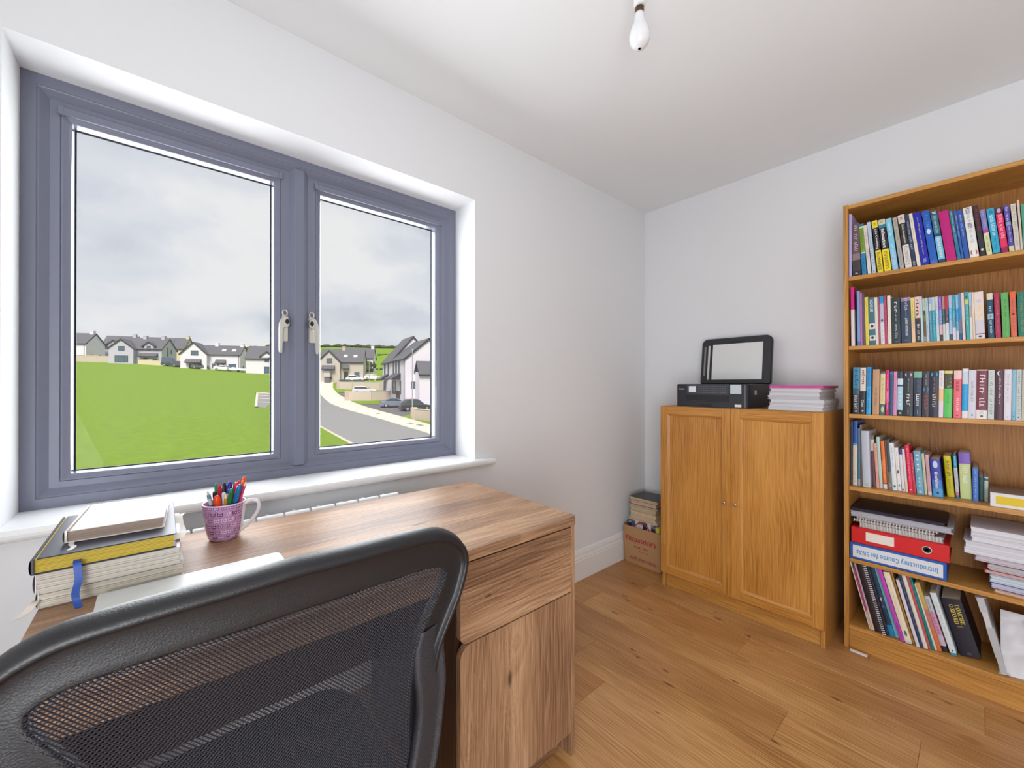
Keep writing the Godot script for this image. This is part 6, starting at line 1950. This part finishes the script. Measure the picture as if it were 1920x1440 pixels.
	shelf_row(0.7333, "books on the fourth shelf", [
		[1.2208, 0.0117, 0.291, -0.008, 0.303, 0.164, [[1, 32, 38, 52]], [["~1", 0.06, 0.08, [206, 206, 160], 0.8], ["~1", 0.93, 0.95, [206, 206, 200], 0.8]], "black folder standing against the left side of the fourth shelf"],
		[1.2329, 0.0153, 0.295, -0.005, 0.297, 0.182, [[0.62, 226, 212, 186], [0.66, 90, 150, 214], [0.72, 36, 84, 170], [1, 38, 90, 176]], [["~2", 0.04, 0.22, [180, 166, 140], 0.3]], "tall cream book with a royal blue top"],
		[1.2502, 0.0093, 0.262, 0.000, 0.297, 0.177, [[0.12, 150, 160, 170], [0.5, 60, 124, 150], [1, 86, 116, 150]], [], "slim dusty blue book beside the blue topped one"],
		[1.2599, 0.0060, 0.277, 0.011, 0.289, 0.173, [[0.4, 150, 110, 90], [1, 150, 140, 122]], [], "very thin grey-brown booklet on the fourth shelf"],
		[1.2694, 0.0265, 0.252, 0.023, 0.304, 0.186, [[0.15, 190, 206, 206], [1, 194, 202, 218]], [["~6", 0.2, 0.95, [214, 206, 220], 0.6], ["~1", 0.02, 0.07, [226, 140, 150], 0.5]], "thick pale blue-white book on the fourth shelf"],
		[1.2984, 0.0120, 0.232, 0.039, 0.269, 0.172, [[0.7, 128, 82, 98], [0.92, 226, 216, 200], [1, 140, 120, 90]], [], "mauve book with a cream top"],
		[1.3129, 0.0092, 0.198, 0.049, 0.283, 0.158, [[1, 232, 168, 146]], [["~4", 0.1, 0.9, [214, 140, 120], 0.4]], "slim peach book on the fourth shelf"],
		[1.3226, 0.0110, 0.227, 0.050, 0.278, 0.168, [[0.13, 206, 200, 190], [1, 184, 214, 206]], [], "slim mint book on the fourth shelf"],
		[1.3354, 0.0120, 0.210, 0.047, 0.277, 0.149, [[0.1, 234, 220, 214], [0.12, 130, 60, 90], [1, 240, 118, 50]], [["~3", 0.2, 0.6, [250, 190, 130], 0.5]], "bright orange book on the fourth shelf"],
		[1.3480, 0.0042, 0.212, 0.045, 0.272, 0.149, [[1, 150, 122, 100]], [], "very thin tan booklet right of the orange book"],
		[1.3537, 0.0107, 0.217, 0.049, 0.280, 0.176, [[0.35, 120, 120, 106], [1, 66, 76, 88]], [["~1", 0.06, 0.12, [206, 206, 196], 0.5]], "slate dark book right of the orange one"],
		[1.3653, 0.0152, 0.205, 0.056, 0.281, 0.179, [[1, 226, 230, 232]], [["~3", 0.5, 0.9, [160, 176, 190], 0.35], ["@", 0.06, 0.11, [30, 130, 170], 0.5]], "white book with a small blue square at its foot"],
		[1.3817, 0.0118, 0.186, 0.061, 0.279, 0.189, [[1, 234, 232, 228]], [["~2", 0.5, 0.9, [190, 186, 180], 0.3], ["@", 0.4, 0.48, [90, 90, 96], 0.6], ["@", 0.1, 0.16, [120, 130, 170], 0.4]], "white book with tiny black figures"],
		[1.3946, 0.0104, 0.180, 0.062, 0.275, 0.183, [[0.88, 230, 222, 228], [1, 74, 54, 140]], [["o", 0.03, 0.06, [60, 60, 90], 0.5]], "white book with a purple square at its head"],
		[1.4062, 0.0082, 0.183, 0.063, 0.281, 0.167, [[0.25, 232, 214, 190], [1, 222, 226, 220]], [], "slim cream book left of the scarlet one"],
		[1.4169, 0.0130, 0.201, 0.065, 0.290, 0.144, [[1, 226, 26, 76]], [["~5", 0.25, 0.95, [250, 160, 180], 0.4], ["o", 0.05, 0.09, [250, 200, 210], 0.4]], "scarlet book on the fourth shelf"],
		[1.4303, 0.0099, 0.169, 0.069, 0.290, 0.164, [[0.3, 190, 50, 62], [1, 190, 44, 82]], [["~4", 0.3, 0.9, [230, 150, 170], 0.3]], "shorter raspberry book right of the scarlet one"],
		[1.4419, 0.0214, 0.180, 0.065, 0.295, 0.187, [[1, 110, 166, 192]], [["~1", 0.5, 0.84, [206, 226, 234], 0.5], ["~1", 0.14, 0.4, [186, 214, 226], 0.35], ["@", 0.04, 0.09, [190, 206, 230], 0.4], ["@", 0.88, 0.93, [206, 220, 234], 0.5]], "thick soft blue book with white lettering"],
		[1.4638, 0.0079, 0.171, 0.061, 0.280, 0.180, [[1, 224, 220, 182]], [["~5", 0.1, 0.9, [180, 170, 130], 0.3]], "slim pale lemon book on the fourth shelf"],
		[1.4734, 0.0114, 0.167, 0.058, 0.278, 0.164, [[0.08, 232, 214, 206], [1, 226, 174, 186]], [["~5", 0.1, 0.9, [206, 150, 170], 0.3]], "slim baby pink book left of the Mindfulness book"],
		[1.4888, 0.0283, 0.153, 0.066, 0.292, 0.163, [[0.22, 74, 154, 210], [0.45, 60, 116, 194], [1, 46, 66, 164]], [["Mindfulness", 0.22, 0.66, [240, 238, 230], 0.34], ["~3", 0.3, 0.6, [190, 206, 240], 0.14], ["@", 0.76, 0.96, [206, 210, 240], 0.5], ["o", 0.08, 0.13, [20, 40, 80], 0.4]], "thick blue book lettered Mindfulness"],
		[1.5270, 0.0201, 0.167, 0.066, 0.254, 0.151, [[1, 214, 198, 6]], [["~2", 0.5, 0.88, [120, 110, 20], 0.55], ["~1", 0.2, 0.44, [150, 136, 16], 0.25]], "mustard yellow book right of Mindfulness"],
		[1.5503, 0.0102, 0.177, 0.053, 0.244, 0.148, [[0.06, 80, 140, 206], [0.13, 226, 130, 140], [0.68, 206, 210, 228], [0.96, 34, 156, 206], [1, 40, 60, 80]], [["~2", 0.74, 0.94, [206, 236, 244], 0.5], ["~3", 0.24, 0.64, [150, 160, 200], 0.4]], "slim white and cyan book with a torn paper marker"],
		[1.5631, 0.0308, 0.185, 0.029, 0.248, 0.143, [[0.76, 204, 216, 148], [1, 130, 96, 192]], [["~2", 0.34, 0.72, [240, 240, 222], 0.5]], "thick pale green book with a violet top"],
		[1.5960, 0.0151, 0.130, 0.007, 0.268, 0.185, [[1, 72, 118, 198]], [["~3", 0.1, 0.95, [150, 180, 232], 0.35]], "cornflower blue small book right of the violet topped one"],
		[1.6116, 0.0129, 0.095, 0.002, 0.241, 0.172, [[1, 28, 76, 78]], [["o", 0.08, 0.14, [170, 90, 80], 0.3], ["~2", 0.4, 0.8, [70, 120, 120], 0.3]], "small dark green book second from the end of the fourth shelf row"],
		[1.6255, 0.0106, 0.095, -0.001, 0.234, 0.147, [[0.85, 204, 214, 196], [0.95, 40, 120, 130], [1, 214, 222, 206]], [["o", 0.1, 0.16, [90, 130, 130], 0.3]], "small pale book ending the row on the fourth shelf"]])
	shelf_row(0.1060, "books leaning on the bottom shelf", [
		[1.2907, 0.0041, 0.282, 0.242, 0.305, 0.194, [[1, 232, 228, 220]], [], "thin white card folder leaning at the left of the bottom shelf"],
		[1.2970, 0.0045, 0.262, 0.237, 0.311, 0.171, [[0.3, 206, 196, 190], [1, 196, 60, 116]], [], "thin pink folder on the bottom shelf"],
		[1.3022, 0.0070, 0.283, 0.231, 0.309, 0.181, [[0.3, 226, 196, 170], [1, 190, 172, 188]], [], "thin lilac-grey folder on the bottom shelf"],
		[1.3106, 0.0228, 0.286, 0.229, 0.312, 0.213, [[1, 44, 30, 38]], [], "thick dark brown-black binder on the bottom shelf"],
		[1.3369, 0.0110, 0.294, 0.231, 0.321, 0.208, [[1, 40, 44, 66]], [["spiral"]], "black notepad with a white spiral binding"],
		[1.3487, 0.0075, 0.286, 0.233, 0.315, 0.198, [[1, 56, 40, 48]], [], "thin dark brown book right of the spiral notepad"],
		[1.3570, 0.0183, 0.283, 0.242, 0.309, 0.185, [[0.16, 32, 134, 182], [1, 26, 58, 84]], [["@", 0.5, 0.56, [206, 196, 206], 0.3], ["@", 0.4, 0.44, [110, 90, 140], 0.5]], "dark blue picture book with a cyan foot"],
		[1.3765, 0.0129, 0.283, 0.250, 0.305, 0.208, [[0.2, 120, 190, 206], [1, 112, 184, 196]], [], "pale turquoise book left of the purple one"],
		[1.3930, 0.0142, 0.296, 0.258, 0.325, 0.227, [[1, 184, 72, 182]], [["~2", 0.05, 0.25, [110, 40, 130], 0.4]], "bright purple thin book on the bottom shelf"],
		[1.4086, 0.0207, 0.283, 0.252, 0.325, 0.195, [[0.03, 190, 196, 216], [1, 236, 226, 198]], [["~3", 0.4, 0.85, [196, 190, 170], 0.2], ["@", 0.1, 0.18, [80, 110, 130], 0.4]], "cream book with a small blue figure at its foot"],
		[1.4304, 0.0055, 0.291, 0.246, 0.312, 0.172, [[1, 182, 132, 64]], [], "thin ochre book right of the cream one"],
		[1.4413, 0.0106, 0.262, 0.240, 0.325, 0.172, [[1, 218, 214, 222]], [], "white thin book right of the ochre one"],
		[1.4527, 0.0080, 0.292, 0.234, 0.321, 0.173, [[1, 46, 58, 104]], [["~6", 0.3, 0.9, [120, 130, 170], 0.4]], "thin navy book on the bottom shelf"],
		[1.4618, 0.0123, 0.289, 0.235, 0.315, 0.227, [[1, 232, 224, 206]], [], "cream thin book between navy and rose spines"],
		[1.4749, 0.0071, 0.289, 0.234, 0.304, 0.201, [[1, 204, 86, 102]], [], "rose red thin book on the bottom shelf"],
		[1.4827, 0.0089, 0.285, 0.240, 0.300, 0.220, [[1, 20, 126, 122]], [["~5", 0.4, 0.9, [90, 180, 176], 0.3]], "thin teal book on the bottom shelf"],
		[1.4923, 0.0064, 0.255, 0.238, 0.294, 0.179, [[1, 230, 226, 214]], [], "thin white book right of the teal one"],
		[1.4993, 0.0131, 0.264, 0.250, 0.295, 0.184, [[0.3, 214, 116, 66], [0.6, 196, 120, 110], [1, 206, 170, 92]], [["~3", 0.3, 0.7, [220, 140, 60], 0.5]], "patterned orange and yellow book on the bottom shelf"],
		[1.5132, 0.0168, 0.211, 0.255, 0.283, 0.211, [[0.1, 40, 34, 40], [0.3, 206, 196, 214], [0.7, 216, 160, 192], [1, 196, 204, 214]], [["~4", 0.3, 0.95, [140, 110, 130], 0.4]], "grey and pink book with a black foot"],
		[1.5367, 0.0181, 0.235, 0.255, 0.291, 0.223, [[0.04, 60, 150, 170], [1, 222, 232, 238]], [["~3", 0.3, 0.85, [190, 170, 180], 0.25], ["@", 0.06, 0.09, [60, 60, 70], 0.2]], "white book with a teal edge left of the dictionary"],
		[1.5616, 0.0561, 0.216, 0.249, 0.266, 0.189, [[1, 36, 36, 52]], [["CONCISE", 0.56, 0.9, [226, 206, 84], 0.22, 0.2], ["OXFORD", 0.56, 0.9, [226, 206, 84], 0.22, -0.1], ["~2", 0.5, 0.53, [180, 150, 80], 0.4], ["~1", 0.03, 0.07, [120, 116, 116], 0.3]], "thick navy dictionary lettered CONCISE OXFORD in gold"]])
	shelf_extras()


# a sheet pile or folder lying flat: lo corner, size, cover colour, leaf colour, leaves
func flat_pile(called: String, cat: String, lo: Vector3, sz: Vector3, cover: Color, leaf: Color, n: int, sd: int, label: String, group := "") -> Node3D:
	var o := thing(called, label, cat, lo, group)
	var r := RandomNumberGenerator.new()
	r.seed = sd
	var c := MB.new().tint(cover)
	c.box(Vector3(0, 0, 0), Vector3(sz.x, 0.0012, sz.z), 0.0003)
	c.box(Vector3(0, sz.y - 0.0014, 0), Vector3(sz.x, sz.y, sz.z), 0.0003)
	obj("cover", c, M.cover, o)
	var p := MB.new()
	for k in n:
		var y0 := 0.0013 + (sz.y - 0.0028) * k / n
		var y1 := 0.0013 + (sz.y - 0.0028) * (k + 1) / n
		var e := r.randf_range(0.001, 0.006)
		p.tint(leaf * r.randf_range(0.82, 1.08))
		p.box(Vector3(e, y0, 0.004), Vector3(sz.x - r.randf_range(0.001, 0.008), y1 - 0.0003, sz.z - r.randf_range(0.0003, 0.005)))
	obj("sheets", p, M.matt, o)
	return o


func ink(o: Node3D, text: String, at: Vector3, w: float, h: float, k: Color, right := Vector3.RIGHT, up := Vector3.UP) -> void:
	var l := obj("lettering", lettering(text, w, h, 0.0004), mat(k, 0.6), o)
	l.transform = facing(at, right, up)


func shelf_extras() -> void:
	# lever arch files lying on the fifth shelf
	var y := 0.4078
	for s in 2:
		var k: Color = [rgb(38, 92, 178), rgb(214, 28, 34)][s]
		var o := thing("lever_arch_file", ["blue lever arch file with a white spine label, lying lowest of its pile", "red lever arch file with a metal-rimmed finger hole, lying on the blue one"][s], "file", Vector3([1.2275, 1.232][s], y + s * 0.0745, 0.09), "lever arch files on the fifth shelf")
		var w: float = [0.300, 0.303][s]
		var h: float = [0.074, 0.070][s]
		var d := 0.235
		var b := MB.new()
		b.box(Vector3(0, 0, 0), Vector3(w, 0.0026, d), 0.0008)
		b.box(Vector3(0, h - 0.0026, 0), Vector3(w, h, d), 0.0008)
		b.box(Vector3(0, 0, d - 0.0026), Vector3(w, h, d), 0.0008)
		obj("cover", b, mat(k, 0.4), o)
		obj("sheets", MB.new().box(Vector3(0.008, 0.003, 0.01), Vector3(w - 0.012, h * 0.72, d - 0.02)), M.pages, o)
		if s == 0:
			obj("spine_label", MB.new().box(Vector3(0.010, 0.010, d), Vector3(w - 0.010, h - 0.011, d + 0.0008)), mat(rgb(224, 228, 234), 0.5), o)
			ink(o, "Introductory Course for SNAs", Vector3(w / 2, h / 2, d + 0.001), w - 0.045, 0.029, rgb(92, 150, 206), Vector3.LEFT, Vector3.DOWN)
		else:
			obj("spine_label", MB.new().box(Vector3(0.05, 0.017, d), Vector3(0.142, 0.056, d + 0.0008)), mat(rgb(234, 228, 218), 0.5), o)
			var hole := MB.new().at(Transform3D(Basis(Vector3(1, 0, 0), Vector3(0, 0, 1), Vector3(0, -1, 0)), Vector3(0.24, h / 2, d)))
			obj("finger_ring", hole.lathe([[0.0115, -0.001], [0.0155, 0.0], [0.015, 0.0018], [0.0125, 0.0018], [0.0115, 0.0]], 24), M.satin, o)
			var hd := MB.new().at(Transform3D(Basis(Vector3(1, 0, 0), Vector3(0, 0, 1), Vector3(0, -1, 0)), Vector3(0.24, h / 2, d)))
			obj("finger_hole", hd.lathe([[0.0, 0.0004], [0.0118, 0.0004]], 24), M.black_hole, o)
	var yy := y + 0.145
	var specs := [[1.256, 0.022, lin(206, 206, 202), "thick white wire-bound notebook lying on the red file"], [1.235, 0.012, lin(52, 42, 44), "dark wire-bound notebook in the middle of the notebook pile"], [1.246, 0.010, lin(150, 40, 56), "thin red wire-bound notebook highest of the three"]]
	for q in specs:
		var o := flat_pile("notebook", "notebook", Vector3(q[0], yy, 0.10), Vector3(0.262, q[1], 0.212), q[2], lin(214, 208, 202), 6, int(q[0] * 900), q[3], "wire-bound notebooks on the fifth shelf")
		var sp := MB.new().tint(lin(226, 224, 222))
		for k in 26:
			var pts: Array = []
			for i in 8: pts.append(Vector3(0.006 + k * 0.0099, q[1] / 2 + sin(TAU * i / 8.0) * q[1] * 0.5, 0.212 + cos(TAU * i / 8.0) * 0.005))
			sp.tube(pts, 0.0019, 5, false, true)
		obj("wire_binding", sp, M.cover, o)
		yy += q[1] + 0.0006
	flat_pile("folder", "folder", Vector3(1.2265, yy, 0.08), Vector3(0.32, 0.024, 0.240), lin(190, 188, 196), lin(186, 186, 196), 7, 5, "thick pale grey folder lying on the wire-bound notebooks")
	flat_pile("folder", "folder", Vector3(1.2275, yy + 0.0245, 0.09), Vector3(0.30, 0.013, 0.222), lin(30, 30, 48), lin(60, 50, 70), 4, 6, "dark blue folder lying on the pale grey folder")
	# box on the fourth shelf
	var bx := thing("card_box", "white and yellow box lying at the right of the fourth shelf", "box", Vector3(1.640, 0.7337, 0.16))
	obj("tray", MB.new().box(Vector3(0, 0, 0), Vector3(0.21, 0.052, 0.155), 0.001), mat(rgb(226, 224, 226), 0.5), bx)
	obj("lid", MB.new().box(Vector3(0.001, 0.052, 0.001), Vector3(0.209, 0.054, 0.154), 0.0005), mat(rgb(150, 126, 112), 0.6), bx)
	obj("yellow_label", MB.new().box(Vector3(0.014, 0.011, 0.155), Vector3(0.2, 0.041, 0.1556)), mat(rgb(226, 196, 22), 0.5), bx)
	# paper pile, fifth shelf right
	var py := 0.4078
	for q in [[1.648, 0.012, lin(240, 170, 60), "orange edged booklet lowest in the right-hand pile"], [1.640, 0.022, lin(44, 40, 168), "royal blue book in the right-hand pile"], [1.638, 0.030, lin(150, 196, 226), "pale blue picture book in the right-hand pile"], [1.625, 0.012, lin(226, 84, 40), "orange-red folder in the right-hand pile"], [1.632, 0.026, lin(96, 24, 48), "dark maroon folder in the right-hand pile"], [1.600, 0.020, lin(206, 170, 190), "pink tabbed paper pad in the right-hand pile"], [1.572, 0.050, lin(206, 206, 216), "bulky clear wallet of loose papers in the right-hand pile"], [1.590, 0.055, lin(222, 220, 230), "loose white papers highest in the right-hand pile"]]:
		flat_pile("papers", "papers", Vector3(q[0], py, 0.09), Vector3(0.235, q[1], 0.215), q[2], (q[2] as Color).lerp(lin(226, 226, 232), 0.75), 7, int(q[0] * 1000), q[3], "right-hand pile on the fifth shelf")
		py += q[1] + 0.0008
	# torn paper marker standing up from the slim white and cyan book
	var mk := MB.new().tint(lin(214, 210, 222))
	ribbon(mk, [Vector3(0, 0, 0), Vector3(0.001, 0.02, 0.002), Vector3(-0.003, 0.034, 0.004), Vector3(-0.008, 0.046, 0.004)], 0.009)
	tag(obj("paper_marker", mk, M.cover), "torn white paper marker above the slim white and cyan book", "bookmark").position = Vector3(1.499, 0.888, 0.20)
	# white card and carrier on the bottom shelf
	var wp := flat_pile("card_wallet", "wallet", Vector3(1.66, 0.107, 0.12), Vector3(0.028, 0.27, 0.19), lin(226, 226, 230), lin(206, 206, 210), 5, 9, "white card wallet leaning at the right of the bottom shelf")
	wp.rotation.z = 0.22
	var em := thing("carrier_bag", "crumpled white bag with a blue swirl at the right of the bottom shelf", "bag", Vector3(1.665, 0.107, 0.24))
	var rows: Array = []
	var nz := FastNoiseLite.new()
	nz.seed = 2
	nz.frequency = 9.0
	for i in 13:
		var row := PackedVector3Array()
		for j in 13: row.append(Vector3(j * 0.021, i * 0.0185, 0.05 + nz.get_noise_2d(j * 0.04, i * 0.03) * 0.02 - i * 0.003))
		rows.append(row)
	var bag := MB.new().grid(rows, false, false, true)
	for i in 13: for j in 13: rows[i][j] += Vector3(0, 0, -0.004)
	bag.grid(rows)
	obj("sheet", bag, mat(rgb(226, 226, 232), 0.45), em)
	var sw := PackedVector2Array()
	for i in 13: sw.append(Vector2(cos(PI + i * 0.13) * 0.13, sin(PI + i * 0.13) * 0.12))
	for i in range(12, -1, -1): sw.append(Vector2(cos(PI + i * 0.13) * 0.085, sin(PI + i * 0.13) * 0.10 + 0.012))
	obj("blue_swirl", MB.new().at(Transform3D(Basis(), Vector3(0.19, 0.215, 0.066))).prism(sw, 0.0, 0.0012), mat(rgb(30, 112, 176), 0.5), em)
	# scrap on the floor
	tag(obj("plastic_strip", MB.new().at(Transform3D(Basis(Vector3.UP, -0.05), Vector3(1.26, 0.0002, 0.352))).box(Vector3(-0.03, 0, -0.006), Vector3(0.03, 0.007, 0.006), 0.001), M.white_plastic), "small white plastic strip on the floor before the bookcase", "strip")


func bag_corner() -> void:
	var o := thing("paper_bag", "brown paper carrier bag with red script, full of books, in the corner", "bag", Vector3(0.165, 0, 0.215))
	var x := 0.138
	var z := 0.105
	var rows: Array = []
	for q in [[0.0, 0.93, 0.93], [0.004, 0.97, 0.97], [0.08, 1.0, 1.0], [0.16, 1.01, 1.02], [0.225, 1.0, 0.99], [0.25, 1.01, 1.0]]:
		var row := PackedVector3Array()
		for p in round_rect(-x * q[1], -z * q[2], x * q[1], z * q[2], 0.012, 3): row.append(Vector3(p.x, q[0], p.y))
		rows.append(row)
	var kraft := mat(rgb(178, 138, 96), 0.85)
	obj("bag_body", MB.new().grid(rows, false, true, false), kraft, o)
	obj("bag_base", MB.new().box(Vector3(-x * 0.93, 0, -z * 0.93), Vector3(x * 0.93, 0.002, z * 0.93)), kraft, o)
	var red := rgb(172, 34, 58)
	ink(o, "Fitzpatrick's", Vector3(-0.005, 0.165, z * 1.025), 0.22, 0.042, red)
	ink(o, "~2", Vector3(0.0, 0.122, z * 1.025), 0.11, 0.014, red)
	ink(o, "~2", Vector3(0.02, 0.098, z * 1.025), 0.07, 0.009, red)
	ink(o, "~3", Vector3(0.01, 0.045, z * 1.02), 0.19, 0.022, red)
	for s in [-1.0, 1.0]:
		var pts: Array = []
		for i in 11: pts.append(Vector3(-0.06 + 0.012 * i, 0.245 + 0.045 * sin(PI * i / 10.0), s * (z - 0.004)))
		obj("handle", MB.new().tube(pts, 0.0035, 6), mat(red, 0.7), o)
	# books standing in the bag
	var cols := [[46, 42, 60], [60, 84, 150], [222, 206, 190], [206, 206, 212], [50, 52, 66], [214, 206, 200], [70, 40, 80], [206, 200, 80]]
	for k in 8:
		var b := thing("book", ["dark", "blue", "buff", "pale grey", "black", "white", "purple", "lime yellow"][k] + " book standing upright inside the brown paper bag", "book", Vector3(0.045 + k * 0.0295, 0.004, 0.30), "books standing in the paper bag")
		standing_book(b, 0.027, 0.262 + 0.012 * (k % 3), 0.15, [[1.0, cols[k][0], cols[k][1], cols[k][2]]], [])
	var y := 0.2905
	for q in [[0.018, [226, 226, 232], 0.21, "white edged book lowest in the corner pile on the bag"], [0.042, [196, 168, 130], 0.19, "thick cream paged paperback in the corner pile"], [0.018, [206, 180, 150], 0.185, "thin buff paperback in the corner pile"], [0.014, [206, 190, 176], 0.19, "worn slim paperback in the corner pile"], [0.012, [70, 110, 76], 0.215, "green edged hardback in the corner pile"], [0.024, [190, 40, 120], 0.19, "pink spined paperback second from the summit of the corner pile"], [0.022, [52, 56, 62], 0.205, "dark grey book crowning the corner pile"]]:
		flat_pile("book", "book", Vector3(0.165 - q[2] / 2, y, 0.12), Vector3(q[2], q[0], 0.185), lin(q[1][0], q[1][1], q[1][2]), lin(206, 184, 152), 5, int(q[0] * 3000), q[3], "books piled on the paper bag")
		y += q[0] + 0.0006


func printer() -> void:
	var o := thing("printer", "black all-in-one printer with its scanner lid open on the cabinet", "printer", Vector3(0.45, 1.0700, 0.07))
	var bk := mat(rgb(40, 40, 46), 0.4)
	var dk := mat(rgb(24, 24, 28), 0.5)
	var plan := round_rect(0.0, -0.335, 0.385, 0.0, [0.006, 0.03, 0.02, 0.02], 6)
	var up := Transform3D(Basis(Vector3(1, 0, 0), Vector3(0, 0, -1), Vector3(0, 1, 0)), Vector3.ZERO)
	obj("body", MB.new().at(up).prism(plan, 0.0, 0.128, 0.004), bk, o)
	var z := 0.335
	obj("control_panel", MB.new().box(Vector3(0.058, 0.068, z - 0.002), Vector3(0.29, 0.126, z + 0.003), 0.001), mat(rgb(52, 54, 62), 0.35), o)
	obj("screen", MB.new().box(Vector3(0.074, 0.082, z + 0.003), Vector3(0.114, 0.116, z + 0.0042)), mat(rgb(222, 228, 232), 0.2), o)
	var bt := MB.new()
	for i in 12: for j in 4: bt.box(Vector3(0.128 + i * 0.0128, 0.078 + j * 0.011, z + 0.003), Vector3(0.136 + i * 0.0128, 0.083 + j * 0.011, z + 0.0045))
	obj("buttons", bt, mat(rgb(96, 98, 106), 0.5), o)
	obj("paper_slot", MB.new().box(Vector3(0.058, 0.03, z - 0.0005), Vector3(0.29, 0.066, z + 0.0008)), dk, o)
	obj("output_flap", MB.new().at(Transform3D(Basis(Vector3.RIGHT, -0.5), Vector3(0, 0.03, z + 0.001))).box(Vector3(0.08, 0, 0), Vector3(0.17, 0.03, 0.003), 0.001), mat(rgb(58, 48, 46), 0.5), o)
	obj("tray_grip", MB.new().box(Vector3(0.13, 0.003, z), Vector3(0.20, 0.016, z + 0.001)), dk, o)
	obj("colour_sticker", MB.new().box(Vector3(0.296, 0.075, z), Vector3(0.35, 0.124, z + 0.0008)), mat(rgb(196, 206, 210), 0.5), o)
	obj("white_sticker", MB.new().box(Vector3(0.318, 0.006, z), Vector3(0.35, 0.019, z + 0.0008)), mat(rgb(228, 226, 222), 0.5), o)
	obj("side_sticker", MB.new().box(Vector3(0.385, 0.07, 0.22), Vector3(0.3858, 0.094, 0.25)), mat(rgb(196, 180, 150), 0.5), o)
	ink(o, "brother", Vector3(0.03, 0.1, z + 0.0006), 0.034, 0.008, rgb(190, 192, 196))
	# open lid, leaning back against the wall
	var L := Transform3D(Basis(Vector3.RIGHT, -0.13), Vector3(0.0, 0.13, 0.035))
	var lid := obj("scanner_lid", MB.new().at(L).prism(round_rect(0.0, 0.0, 0.395, 0.285, [0.01, 0.01, 0.035, 0.035], 6), -0.022, 0.0, 0.004), bk, o)
	obj("lid_liner", MB.new().at(L).box(Vector3(0.07, 0.025, 0.0), Vector3(0.35, 0.245, 0.004), 0.001), mat(rgb(226, 226, 224), 0.6), lid)
	obj("feed_strip", MB.new().at(L).box(Vector3(0.042, 0.025, 0.0), Vector3(0.054, 0.24, 0.003), 0.001), mat(rgb(206, 206, 200), 0.5), lid)
	obj("feed_strip", MB.new().at(L).box(Vector3(0.018, 0.05, 0.0), Vector3(0.028, 0.235, 0.002), 0.0005), mat(rgb(130, 130, 132), 0.4), lid)
	obj("lid_slot", MB.new().at(L).box(Vector3(0.17, 0.252, 0.0), Vector3(0.245, 0.262, 0.001)), dk, lid)
	# papers beside it
	var y := 1.0702
	var labels := ["lowest", "second lowest", "third lowest", "middle", "third highest", "second highest"]
	for k in 6:
		flat_pile("papers", "papers", Vector3(0.925 + 0.006 * (k % 3), y, 0.12), Vector3(0.226 - 0.004 * k, 0.0175, 0.30), lin(214, 212, 218), lin(220, 218, 222), 6, 80 + k, "bundle of white papers, %s of the pile on the cabinet" % labels[k], "paper pile on the cabinet")
		y += 0.0179
	flat_pile("folder", "folder", Vector3(0.930, y, 0.115), Vector3(0.222, 0.011, 0.305), lin(232, 60, 160), lin(222, 90, 170), 3, 99, "hot pink folder on the pile of papers on the cabinet")
